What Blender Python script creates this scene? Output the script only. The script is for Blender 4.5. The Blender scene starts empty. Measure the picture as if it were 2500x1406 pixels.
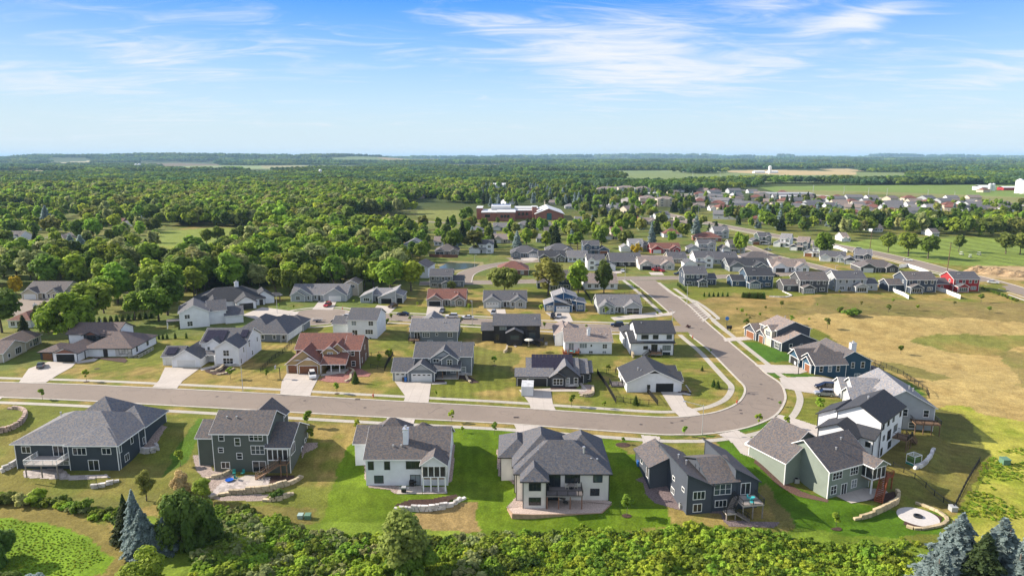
import bpy, bmesh, math, random
import numpy as np
from mathutils import Vector, Matrix
D = bpy.data
SC = bpy.context.scene
R = math.radians
rnd = random.Random(7)
# ------------------------------------------------------------------ camera
H = 60.0; F = 1667.0; PITCH = math.atan(319/F)
cam = D.objects.new('camera', D.cameras.new('camera'))
SC.collection.objects.link(cam)
cam.location = (0, 0, H)
cam.rotation_euler = (R(90)-PITCH, 0, 0)
cam.data.sensor_width = 36; cam.data.lens = 36*F/2500
cam.data.clip_start = 1; cam.data.clip_end = 120000
SC.camera = cam
# ------------------------------------------------------------------ light
SUN_EL = 28.5
SHADOW = Vector((1, -0.26, 0)).normalized()          # where shadows fall on the ground
sunv = Vector((-SHADOW.x*math.cos(R(SUN_EL)), -SHADOW.y*math.cos(R(SUN_EL)), math.sin(R(SUN_EL))))
L = D.lights.new('sun', 'SUN'); L.energy = 5.0; L.angle = R(0.5); L.color = (1.0, 0.90, 0.76)
so = D.objects.new('sun', L); SC.collection.objects.link(so)
so.rotation_euler = sunv.to_track_quat('Z', 'Y').to_euler()
SC.view_settings.view_transform = 'Standard'; SC.view_settings.look = 'None'
SC.view_settings.exposure = 0.94; SC.view_settings.gamma = 1.0
W = D.worlds.new('World'); SC.world = W; W.use_nodes = True
SC.cycles.max_bounces = 6; SC.cycles.diffuse_bounces = 3; SC.cycles.transparent_max_bounces = 8
SC.cycles.volume_bounces = 0
def sky():
    nt = W.node_tree; N = nt.nodes; K = nt.links; N.clear()
    def n(t, **k):
        o = N.new(t)
        for a, b in k.items(): setattr(o, a, b)
        return o
    def math_(op, a, b=None, clamp=False):
        m = n('ShaderNodeMath', operation=op, use_clamp=clamp)
        for i, v in enumerate((a, b)):
            if v is None: continue
            if isinstance(v, (int, float)): m.inputs[i].default_value = v
            else: K.new(v, m.inputs[i])
        return m.outputs[0]
    st = n('ShaderNodeTexSky', sky_type='NISHITA', sun_disc=False)
    st.sun_elevation = R(SUN_EL)
    st.sun_rotation = math.atan2(sunv.x, sunv.y)
    st.air_density = 1.15; st.dust_density = 0.25; st.ozone_density = 3.4; st.altitude = 200
    hs = n('ShaderNodeHueSaturation'); hs.inputs['Saturation'].default_value = 1.32; hs.inputs['Value'].default_value = 1.0
    hs.inputs['Hue'].default_value = 0.512
    K.new(st.outputs[0], hs.inputs['Color'])
    # ---- thin cirrus: noise on a plane high overhead, looked up by direction
    tc = n('ShaderNodeTexCoord'); sp = n('ShaderNodeSeparateXYZ'); K.new(tc.outputs['Generated'], sp.inputs[0])
    x, y, z = sp.outputs
    zz = math_('ADD', math_('MAXIMUM', z, 0.0), 0.09)
    u = math_('DIVIDE', x, zz); v = math_('DIVIDE', y, zz)
    cb = n('ShaderNodeCombineXYZ'); K.new(u, cb.inputs[0]); K.new(v, cb.inputs[1])
    def noise(scale, detail, rough, dist, sx, sy, ang, off):
        mp = n('ShaderNodeMapping'); mp.inputs['Scale'].default_value = (sx, sy, 1)
        mp.inputs['Rotation'].default_value = (0, 0, R(ang)); mp.inputs['Location'].default_value = (off, off*.7, 0)
        K.new(cb.outputs[0], mp.inputs[0])
        t = n('ShaderNodeTexNoise'); t.inputs['Scale'].default_value = scale; t.inputs['Detail'].default_value = detail
        t.inputs['Roughness'].default_value = rough; t.inputs['Distortion'].default_value = dist
        K.new(mp.outputs[0], t.inputs['Vector']); return t.outputs['Fac']
    fine = noise(2.3, 10, .60, 1.3, .62, 1.5, -14, 3.1)
    big = noise(.55, 4, .5, .3, .6, 1.2, -8, 7.4)
    # soft regions of the sky that carry cloud: (azimuth centre, elevation centre, widths, strength)
    az = n('ShaderNodeMath', operation='ARCTAN2'); K.new(x, az.inputs[0]); K.new(y, az.inputs[1])
    el = n('ShaderNodeMath', operation='ARCSINE'); K.new(z, el.inputs[0])
    tot = None
    def bump(a0, e0, wa, we, s, tilt=0.0):
        nonlocal tot
        da = math_('SUBTRACT', az.outputs[0], R(a0))
        e1 = math_('SUBTRACT', el.outputs[0], R(e0))
        e1 = math_('SUBTRACT', e1, math_('MULTIPLY', da, tilt))
        q = math_('ADD', math_('POWER', math_('DIVIDE', da, R(wa)), 2), math_('POWER', math_('DIVIDE', e1, R(we)), 2))
        g = math_('MULTIPLY', math_('EXPONENT', math_('MULTIPLY', q, -1)), s)
        tot = g if tot is None else math_('ADD', tot, g)
    bump(8.5, 8.8, 7.5, 2.6, .44, .05); bump(13, 6.3, 10, 1.3, .36); bump(25.5, 9.6, 4.6, .9, .60, .17); bump(22.5, 12.3, 6, 1.2, .60, .12); bump(3.5,9.5,4,1.2,.2)
    bump(-2.5, 10.4, 5.5, .8, .34, -.1); bump(-25, 7.2, 9, 1.3, .26, -.07); bump(-34, 5.2, 8, 1.2, .30, -.05)
    bump(-20, 11.0, 9, 2.0, .13); bump(35, 5.5, 5, 1.2, .30, .2); bump(35, 2.3, 6, .6, .30, .1); bump(0, 4.0, 30, 1.6, .10); bump(12, 8, 16, 4, .07); bump(-22, 7, 14, 3, .06)
    m = math_('ADD', math_('ADD', math_('MULTIPLY', math_('SUBTRACT', fine, .5), 1.4), math_('MULTIPLY', math_('SUBTRACT', big, .5), .8)), .42)
    m = math_('ADD', m, tot)
    mr = n('ShaderNodeMapRange', interpolation_type='SMOOTHSTEP'); mr.inputs['From Min'].default_value = .45; mr.inputs['From Max'].default_value = 1.22
    K.new(m, mr.inputs['Value'])
    # general milky veil growing towards the horizon
    veil = n('ShaderNodeMapRange', interpolation_type='SMOOTHSTEP'); veil.inputs['From Min'].default_value = R(14.5); veil.inputs['From Max'].default_value = R(-1.0)
    veil.inputs['To Max'].default_value = .92
    K.new(el.outputs[0], veil.inputs['Value'])
    c1 = n('ShaderNodeMix', data_type='RGBA'); K.new(veil.outputs[0], c1.inputs['Factor'])
    # northern sky tinted deep blue, remaining dome whitened to add neutral fill light
    sp0 = n('ShaderNodeSeparateXYZ'); tc0 = n('ShaderNodeTexCoord'); K.new(tc0.outputs['Generated'], sp0.inputs[0])
    a0 = n('ShaderNodeMath', operation='ARCTAN2'); K.new(sp0.outputs[0], a0.inputs[0]); K.new(sp0.outputs[1], a0.inputs[1]); e0 = n('ShaderNodeMath', operation='ARCSINE'); K.new(sp0.outputs[2], e0.inputs[0])
    def mrange(src, f0, f1, t0, t1):
        m = n('ShaderNodeMapRange', interpolation_type='SMOOTHSTEP')
        for k_, v_ in zip(('From Min', 'From Max', 'To Min', 'To Max'), (f0, f1, t0, t1)): m.inputs[k_].default_value = v_
        K.new(src, m.inputs['Value']); return m.outputs[0]
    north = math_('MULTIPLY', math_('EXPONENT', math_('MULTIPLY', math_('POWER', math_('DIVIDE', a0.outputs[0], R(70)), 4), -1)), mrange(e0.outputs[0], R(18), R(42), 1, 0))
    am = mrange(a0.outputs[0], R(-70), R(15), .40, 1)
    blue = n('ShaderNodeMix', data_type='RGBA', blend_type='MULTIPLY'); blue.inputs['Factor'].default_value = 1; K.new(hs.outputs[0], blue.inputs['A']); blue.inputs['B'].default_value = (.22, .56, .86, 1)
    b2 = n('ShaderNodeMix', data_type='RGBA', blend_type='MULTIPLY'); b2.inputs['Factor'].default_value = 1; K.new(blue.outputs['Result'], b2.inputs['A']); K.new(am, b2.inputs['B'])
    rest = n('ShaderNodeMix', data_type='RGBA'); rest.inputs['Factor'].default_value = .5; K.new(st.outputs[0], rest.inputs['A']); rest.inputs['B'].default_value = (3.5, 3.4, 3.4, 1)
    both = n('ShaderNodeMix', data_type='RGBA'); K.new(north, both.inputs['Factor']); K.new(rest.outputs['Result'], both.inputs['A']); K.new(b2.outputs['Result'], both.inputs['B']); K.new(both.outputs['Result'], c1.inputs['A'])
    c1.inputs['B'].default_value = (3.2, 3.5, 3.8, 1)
    c2 = n('ShaderNodeMix', data_type='RGBA'); K.new(mr.outputs[0], c2.inputs['Factor']); K.new(c1.outputs['Result'], c2.inputs['A'])
    c2.inputs['B'].default_value = (3.6, 3.75, 3.95, 1)
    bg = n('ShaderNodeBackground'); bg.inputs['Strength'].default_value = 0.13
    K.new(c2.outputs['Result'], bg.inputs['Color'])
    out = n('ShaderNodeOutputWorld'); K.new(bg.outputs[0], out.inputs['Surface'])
sky()
# ------------------------------------------------------------------ pixel rays to real ground points
def ray(px, py):
    u = (px-1250)/F; v = -(py-703)/F
    return u, math.cos(PITCH)+v*math.sin(PITCH), -math.sin(PITCH)+v*math.cos(PITCH)
def U(px, py, z=0.0):
    dx, dy, dz = ray(px, py); t = (z-H)/dz
    return dx*t, dy*t
def zat(Y, py):
    dx, dy, dz = ray(1250, py); return H+Y*dz/dy
def cr(pts, n=8):
    p = [np.array(q, float) for q in pts]; p = [2*p[0]-p[1]]+p+[2*p[-1]-p[-2]]; o = []
    for i in range(1, len(p)-2):
        for k in range(n):
            t = k/n
            o.append(.5*((2*p[i])+(-p[i-1]+p[i+1])*t+(2*p[i-1]-5*p[i]+4*p[i+1]-p[i+2])*t*t+(-p[i-1]+3*p[i]-3*p[i+1]+p[i+2])*t**3))
    o.append(p[-2]); return np.array(o)
# main road edges, from the kerb lines
roadN = [U(*q) for q in [(-260,931),(-100,931),(0,934),(200,940),(400,949),(620,960),(820,972),(1020,983),(1220,994),(1400,1006),(1580,1018),(1658,1019),(1717,1013),(1763,1003),(1802,985),(1819,964),(1820,944),(1802,924.6),(1776,898),(1734,856),(1691,821.5),(1655,787),(1629,757.8),(1580,715),(1540,684)]]
roadS = [U(*q) for q in [(-260,967),(-100,967),(0,969),(200,977),(400,988),(620,1000),(820,1011.5),(1020,1022),(1220,1032),(1400,1045),(1600,1059),(1660,1060),(1716,1059),(1800,1047.5),(1853,1032),(1894,1009.6),(1913.6,977),(1912,954),(1900.6,934),(1868,911.5),(1841.7,887),(1789,843),(1720.6,784),(1676,742),(1600,684)]]
RN = cr(roadN); RS = cr(roadS)
CL = (RN+RS)/2
CLs = CL[::3]
def smooth(a, b, x):
    t = np.clip((x-a)/(b-a), 0, 1); return t*t*(3-2*t)
def sdist(x, y, P=CLs):
    """signed distance to a polyline: positive on its right hand side"""
    x = np.asarray(x, float); y = np.asarray(y, float)
    best = np.full(x.shape, 1e9); sg = np.ones(x.shape)
    for i in range(len(P)-1):
        a = P[i]; d = P[i+1]-a; l2 = d@d
        t = np.clip(((x-a[0])*d[0]+(y-a[1])*d[1])/l2, 0, 1)
        qx = x-a[0]-t*d[0]; qy = y-a[1]-t*d[1]; q = np.hypot(qx, qy)
        c = d[0]*qy-d[1]*qx
        m = q < best-1e-6
        best = np.where(m, q, best); sg = np.where(m, np.where(c < 0, 1, -1), sg)
    return best*sg
def hash2(ix, iy, s):
    h = np.sin(ix*127.1+iy*311.7+s*74.7)*43758.5453
    return h-np.floor(h)
def vnoise(x, y, s=0):
    ix = np.floor(x); iy = np.floor(y); fx = x-ix; fy = y-iy
    fx = fx*fx*(3-2*fx); fy = fy*fy*(3-2*fy)
    a = hash2(ix, iy, s); b = hash2(ix+1, iy, s); c = hash2(ix, iy+1, s); d = hash2(ix+1, iy+1, s)
    return (a*(1-fx)+b*fx)*(1-fy)+(c*(1-fx)+d*fx)*fy
def fbm(x, y, o=4, s=0):
    v = 0; a = .5; t = 0
    for k in range(o):
        v = v+a*vnoise(x*2**k, y*2**k, s+k*13); t += a; a *= .5
    return v/t
HILLS = [(-4300,7600,1500,700,58),(-5600,8600,900,600,60),(-2800,8000,1300,600,44),(-1650,7800,700,500,46),(-900,9500,1500,600,30),(3800,14500,3500,900,60),(7600,15000,3500,900,60),(900,12500,2500,700,30),(5200,9000,2400,700,26),(9000,9500,1800,900,28)]
def terrain(x, y):
    x = np.asarray(x, float); y = np.asarray(y, float)
    z = np.zeros(np.broadcast(x, y).shape)
    near = (y < 330)
    if near.any():
        xx = x[near] if z.shape else x; yy = y[near] if z.shape else y
        d = sdist(xx, yy)
        zz = -2.8*smooth(17, 31, d)-1.1*smooth(36.5, 41, d)-.7*smooth(45, 75, d)
        zz = zz*(1-smooth(215, 270, yy))
        zz = zz+np.where(d > 34, (fbm(xx*.06, yy*.06, 3)-.5)*.8*smooth(34, 50, d), 0)
        if z.shape: z[near] = zz
        else: z = zz
    far = y > 2500
    if np.any(far):
        zz = np.zeros(z.shape)
        for cx, cy, sx, sy, h in HILLS:
            zz = zz+h*np.exp(-((x-cx)/sx)**2-((y-cy)/sy)**2)
        zz = zz+(fbm(x/900, y/900, 3, 5)-.5)*16*smooth(2500, 5000, y)
        z = z+zz
    return z
def T(x, y): return float(terrain(np.array([x]), np.array([y]))[0])
def G(px, py):
    """ground point seen at a pixel of the 2500 px photograph"""
    z = 0.0
    for _ in range(14):
        x, y = U(px, py, z); z = .5*z+.5*T(x, y)
    return x, y, z
def inpoly(x, y, P):
    r = np.zeros(x.shape, bool); n = len(P); j = n-1
    for i in range(n):
        xi, yi = P[i]; xj, yj = P[j]
        if yi != yj:
            r ^= ((yi > y) != (yj > y)) & (x < (xj-xi)*(y-yi)/(yj-yi)+xi)
        j = i
    return r
def gp(pts): return [G(a, b)[:2] for a, b in pts]
# ------------------------------------------------------------------ materials
MATS = {}
def mat(key, col, rough=.8, kind='plain', **k):
    if key in MATS: return MATS[key]
    m = D.materials.new(key); m.use_nodes = True; MATS[key] = m
    nt = m.node_tree; N = nt.nodes; K = nt.links; b = N['Principled BSDF']
    b.inputs['Base Color'].default_value = (*col, 1); b.inputs['Roughness'].default_value = rough
    if 'metal' in k: b.inputs['Metallic'].default_value = k['metal']
    if 'spec' in k: b.inputs['Specular IOR Level'].default_value = k['spec']
    def noise(sc, det=3, vec=None, ro=.55):
        t = N.new('ShaderNodeTexNoise'); t.inputs['Scale'].default_value = sc; t.inputs['Detail'].default_value = det; t.inputs['Roughness'].default_value = ro
        K.new(vec or N.new('ShaderNodeTexCoord').outputs['Object'], t.inputs['Vector']); return t
    def ramp(f, a, b_, lo=.3, hi=.7):
        r = N.new('ShaderNodeValToRGB'); r.color_ramp.elements[0].position = lo; r.color_ramp.elements[1].position = hi
        r.color_ramp.elements[0].color = (*a, 1); r.color_ramp.elements[1].color = (*b_, 1); K.new(f, r.inputs[0]); return r.outputs[0]
    def mixc(f, a, b_, bt='MIX'):
        x = N.new('ShaderNodeMix'); x.data_type = 'RGBA'; x.blend_type = bt
        for s, v in (('Factor', f), ('A', a), ('B', b_)):
            if isinstance(v, float): x.inputs[s].default_value = v
            elif isinstance(v, tuple): x.inputs[s].default_value = (*v, 1)
            else: K.new(v, x.inputs[s])
        return x.outputs['Result']
    sc = lambda c, f: tuple(min(1, q*f) for q in c)
    if kind == 'shingle':
        c = ramp(noise(k.get('s', 1.9), 4, ro=.85).outputs['Fac'], sc(col, .45), sc(col, 1.7), .36, .64)
        c = mixc(.35, c, ramp(noise(.35, 3).outputs['Fac'], sc(col, .8), sc(col, 1.2)))
        c = mixc(.4, c, ramp(noise(3.1, 1).outputs['Fac'], (col[0]*.35, col[1]*.6, col[2]*1.05), (col[0]*1.8, col[1]*1.4, col[2]*1.1), .42, .58))
        K.new(c, b.inputs['Base Color'])
    elif kind == 'siding':
        tc = N.new('ShaderNodeTexCoord'); w = N.new('ShaderNodeTexWave'); w.bands_direction = 'Z'; w.wave_profile = 'SAW'; w.inputs['Scale'].default_value = 1.6
        K.new(tc.outputs['Object'], w.inputs['Vector'])
        c = mixc(w.outputs['Fac'], sc(col, .90), sc(col, 1.05))
        c = mixc(.5, c, ramp(noise(.5, 4).outputs['Fac'], sc(col, .84), sc(col, 1.14)))
        K.new(c, b.inputs['Base Color'])
    elif kind == 'speckle':
        c = ramp(noise(k.get('s', 3.), 4, ro=.7).outputs['Fac'], sc(col, k.get('lo', .6)), sc(col, k.get('hi', 1.4)), .35, .65)
        K.new(c, b.inputs['Base Color'])
    elif kind == 'concrete':
        tc = N.new('ShaderNodeTexCoord')
        c = ramp(noise(.12, 6, ro=.7).outputs['Fac'], sc(col, .8), sc(col, 1.12))
        c = mixc(.4, c, ramp(noise(1.6, 4, ro=.7).outputs['Fac'], sc(col, .86), sc(col, 1.08)))
        br = N.new('ShaderNodeTexBrick'); br.offset = 0; br.inputs['Color1'].default_value = (1,1,1,1); br.inputs['Color2'].default_value = (.95,.95,.95,1)
        br.inputs['Mortar'].default_value = (.72,.70,.68,1); br.inputs['Scale'].default_value = 1; br.inputs['Brick Width'].default_value = k.get('j', 2.6)
        br.inputs['Row Height'].default_value = k.get('j', 2.6); br.inputs['Mortar Size'].default_value = .035
        K.new(tc.outputs['Object'], br.inputs['Vector'])
        K.new(mixc(1., c, br.outputs['Color'], 'MULTIPLY'), b.inputs['Base Color'])
    elif kind == 'asphalt':
        c = ramp(noise(.05, 6, ro=.65).outputs['Fac'], sc(col, .82), sc(col, 1.15))
        c = mixc(.35, c, ramp(noise(1.1, 5, ro=.8).outputs['Fac'], sc(col, .8), sc(col, 1.2)))
        v = N.new('ShaderNodeTexNoise'); v.inputs['Scale'].default_value = .09; v.inputs['Detail'].default_value = 8; v.inputs['Distortion'].default_value = 1.5
        K.new(N.new('ShaderNodeTexCoord').outputs['Object'], v.inputs['Vector'])
        r = N.new('ShaderNodeValToRGB'); e = r.color_ramp.elements; e[0].position = .485; e[0].color = (1,1,1,1); e[1].position = .515; e[1].color = (1,1,1,1)
        q = e.new(.5); q.color = (.84,.84,.84,1); K.new(v.outputs['Fac'], r.inputs[0])
        K.new(mixc(1., c, r.outputs[0], 'MULTIPLY'), b.inputs['Base Color'])
    elif kind == 'stone':
        tc = N.new('ShaderNodeTexCoord'); v = N.new('ShaderNodeTexVoronoi'); v.inputs['Scale'].default_value = k.get('s', 1.3)
        K.new(tc.outputs['Object'], v.inputs['Vector'])
        hs = N.new('ShaderNodeSeparateColor'); K.new(v.outputs['Color'], hs.inputs[0])
        c = ramp(hs.outputs[0], sc(col, .62), sc(col, 1.35), .1, .9)
        c = mixc(.3, c, ramp(noise(4, 3).outputs['Fac'], sc(col, .6), sc(col, 1.3)))
        K.new(c, b.inputs['Base Color'])
    elif kind == 'glass':
        oi = N.new('ShaderNodeObjectInfo')
        r = N.new('ShaderNodeValToRGB'); r.color_ramp.interpolation = 'CONSTANT'; e = r.color_ramp.elements
        e[0].color = (*col, 1); e[1].position = .62; e[1].color = (.05,.07,.085,1); q = e.new(.80); q.color = (.20,.23,.25,1)
        K.new(oi.outputs['Random'], r.inputs[0]); K.new(r.outputs[0], b.inputs['Base Color'])
    elif kind == 'leaf':
        at = N.new('ShaderNodeAttribute'); at.attribute_name = 'var'
        oi = N.new('ShaderNodeObjectInfo')
        c = mixc(at.outputs['Fac'], sc(col, .55), sc(col, 1.55))
        hsv = N.new('ShaderNodeHueSaturation')
        mr = N.new('ShaderNodeMapRange'); mr.inputs['To Min'].default_value = k.get('h0', .482); mr.inputs['To Max'].default_value = k.get('h1', .528); K.new(oi.outputs['Random'], mr.inputs['Value']); K.new(mr.outputs[0], hsv.inputs['Hue'])
        ml = N.new('ShaderNodeMath'); ml.operation = 'MULTIPLY_ADD'; ml.inputs[1].default_value = 37.7; ml.inputs[2].default_value = 0; K.new(oi.outputs['Random'], ml.inputs[0])
        fr = N.new('ShaderNodeMath'); fr.operation = 'FRACT'; K.new(ml.outputs[0], fr.inputs[0])
        m2 = N.new('ShaderNodeMapRange'); m2.inputs['To Min'].default_value = k.get('v0', .65); m2.inputs['To Max'].default_value = k.get('v1', 1.4); K.new(fr.outputs[0], m2.inputs['Value']); K.new(m2.outputs[0], hsv.inputs['Value'])
        K.new(c, hsv.inputs['Color']); K.new(hsv.outputs[0], b.inputs['Base Color'])
        b.inputs['Specular IOR Level'].default_value = .25
        tr = N.new('ShaderNodeBsdfTranslucent'); K.new(hsv.outputs[0], tr.inputs['Color'])
        ms = N.new('ShaderNodeMixShader'); ms.inputs[0].default_value = .5; K.new(b.outputs[0], ms.inputs[1]); K.new(tr.outputs[0], ms.inputs[2])
        K.new(ms.outputs[0], N['Material Output'].inputs['Surface'])
    return m
# ------------------------------------------------------------------ mesh builder
class MB:
    def __init__(s): s.v = []; s.f = []; s.m = []
    def quad(s, *p, mi=0):
        n = len(s.v); s.v += [tuple(q) for q in p]; s.f.append(tuple(range(n, n+len(p)))); s.m.append(mi)
    def box(s, x0, y0, z0, x1, y1, z1, mi=0):
        n = len(s.v); s.v += [(x0,y0,z0),(x1,y0,z0),(x1,y1,z0),(x0,y1,z0),(x0,y0,z1),(x1,y0,z1),(x1,y1,z1),(x0,y1,z1)]
        for f in ((3,2,1,0),(4,5,6,7),(0,1,5,4),(1,2,6,5),(2,3,7,6),(3,0,4,7)): s.f.append(tuple(n+i for i in f)); s.m.append(mi)
    def prism(s, poly, dz, mi=0):
        """polygon (3D points, counter-clockwise from above) thickened downwards by dz"""
        n = len(s.v); k = len(poly)
        s.v += [tuple(p) for p in poly]+[(p[0], p[1], p[2]-dz) for p in poly]
        s.f.append(tuple(range(n, n+k))); s.f.append(tuple(range(n+2*k-1, n+k-1, -1))); s.m += [mi, mi]
        for i in range(k):
            j = (i+1) % k; s.f.append((n+i, n+k+i, n+k+j, n+j)); s.m.append(mi)
    def bar(s, p, q, r, mi=0, n=4, r2=None):
        p = Vector(p); q = Vector(q); d = (q-p).normalized(); r2 = r if r2 is None else r2
        a = d.orthogonal().normalized() if abs(d.z) > .99 else d.cross(Vector((0,0,1))).normalized(); b = d.cross(a); k = len(s.v); off = math.pi/4 if n == 4 else 0
        for c, rr in ((p, r), (q, r2)):
            for i in range(n):
                t = 2*math.pi*i/n+off; s.v.append(tuple(c+(a*math.cos(t)+b*math.sin(t))*rr*(1.414 if n == 4 else 1)))
        for i in range(n):
            j = (i+1) % n; s.f.append((k+i, k+j, k+n+j, k+n+i)); s.m.append(mi)
        s.f.append(tuple(range(k+n-1, k-1, -1))); s.f.append(tuple(range(k+n, k+2*n))); s.m += [mi, mi]
    def lathe(s, prof, n=10, c=(0,0), mi=0):
        k = len(s.v)
        for r, z in prof:
            for i in range(n):
                t = 2*math.pi*i/n; s.v.append((c[0]+r*math.cos(t), c[1]+r*math.sin(t), z))
        for a in range(len(prof)-1):
            for i in range(n):
                j = (i+1) % n; s.f.append((k+a*n+i, k+a*n+j, k+(a+1)*n+j, k+(a+1)*n+i)); s.m.append(mi)
        s.f.append(tuple(range(k+n-1, k-1, -1))); s.m.append(mi)
        s.f.append(tuple(range(k+(len(prof)-1)*n, k+len(prof)*n))); s.m.append(mi)
    def mesh(s, name, mats, smooth=False):
        me = D.meshes.new(name); me.from_pydata(s.v, [], s.f)
        for m in (mats if isinstance(mats, (list, tuple)) else [mats]): me.materials.append(m)
        if any(s.m): me.polygons.foreach_set('material_index', s.m)
        if smooth: me.polygons.foreach_set('use_smooth', [True]*len(s.f))
        me.update(); return me
    def build(s, name, mats, parent=None, smooth=False, loc=None, rz=0):
        return link(name, s.mesh(name, mats, smooth), parent, loc, rz)
def link(name, me, parent=None, loc=None, rz=0):
    o = D.objects.new(name, me); SC.collection.objects.link(o)
    if parent is not None: o.parent = parent
    if loc is not None: o.location = loc
    if rz: o.rotation_euler.z = rz
    return o
def tag(o, label, cat, group=None):
    o['label'] = label; o['category'] = cat
    if group: o['group'] = group
    return o
def thing(name, label, cat, loc=(0,0,0), rz=0, group=None):
    return tag(link(name, None, None, loc, rz), label, cat, group)
def struct(o, kind='structure'): o['kind'] = kind; return o
def dup(root, loc=None, rz=None, label=None, scale=None):
    def cp(o, par):
        c = o.copy(); SC.collection.objects.link(c)
        if par is not None: c.parent = par
        for ch in KIDS.get(o.name, ()): cp(ch, c)
        return c
    c = cp(root, None)
    if loc is not None: c.location = loc
    if rz is not None: c.rotation_euler.z = rz
    if scale is not None: c.scale = (scale,)*3 if isinstance(scale, (int, float)) else scale
    if label: c['label'] = label
    return c
KIDS = {}
def remember(root):
    def go(o):
        KIDS[o.name] = list(o.children)
        for c in o.children: go(c)
    go(root)
# common materials
M_WHITE = mat('white_trim', (.78,.78,.77), .55)
M_GLASS = mat('window_glass', (.018,.024,.03), .07, 'glass', spec=.7)
M_GLASSD = mat('dark_glass', (.012,.014,.018), .08, spec=.6)
M_DARK = mat('dark_interior', (.012,.012,.013), .9)
M_BLACK = mat('black_metal', (.015,.015,.016), .45)
M_WOOD = mat('deck_wood', (.20,.12,.07), .8, 'speckle', s=1.5, lo=.7, hi=1.25)
M_REDWOOD = mat('red_stained_wood', (.25,.065,.022), .7, 'speckle', s=1.5, lo=.7, hi=1.25)
M_GREYWOOD = mat('weathered_wood', (.26,.22,.19), .85, 'speckle', s=1.5, lo=.75, hi=1.2)
M_CONC = mat('concrete', (.46,.41,.365), .85, 'concrete')
M_WALK = mat('sidewalk_concrete', (.42,.385,.33), .85, 'concrete', j=1.5)
M_CURB = mat('curb_concrete', (.45,.41,.355), .85, 'speckle', s=.8, lo=.8, hi=1.1)
M_ASPH = mat('asphalt', (.215,.172,.138), .9, 'asphalt')
M_STONE = mat('limestone', (.50,.41,.28), .85, 'stone', s=.55)
M_STONEW = mat('pale_stone', (.55,.52,.50), .85, 'stone', s=.7)
M_GRAVEL = mat('gravel', (.30,.235,.205), .95, 'speckle', s=4.5, lo=.5, hi=1.5)
M_MULCH = mat('mulch', (.05,.025,.018), 1, 'speckle', s=4, lo=.5, hi=1.6)
M_METAL = mat('galvanized', (.55,.55,.55), .4, metal=.6)
M_FOUND = mat('foundation', (.36,.34,.32), .9, 'speckle', s=1.5, lo=.85, hi=1.1)
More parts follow.
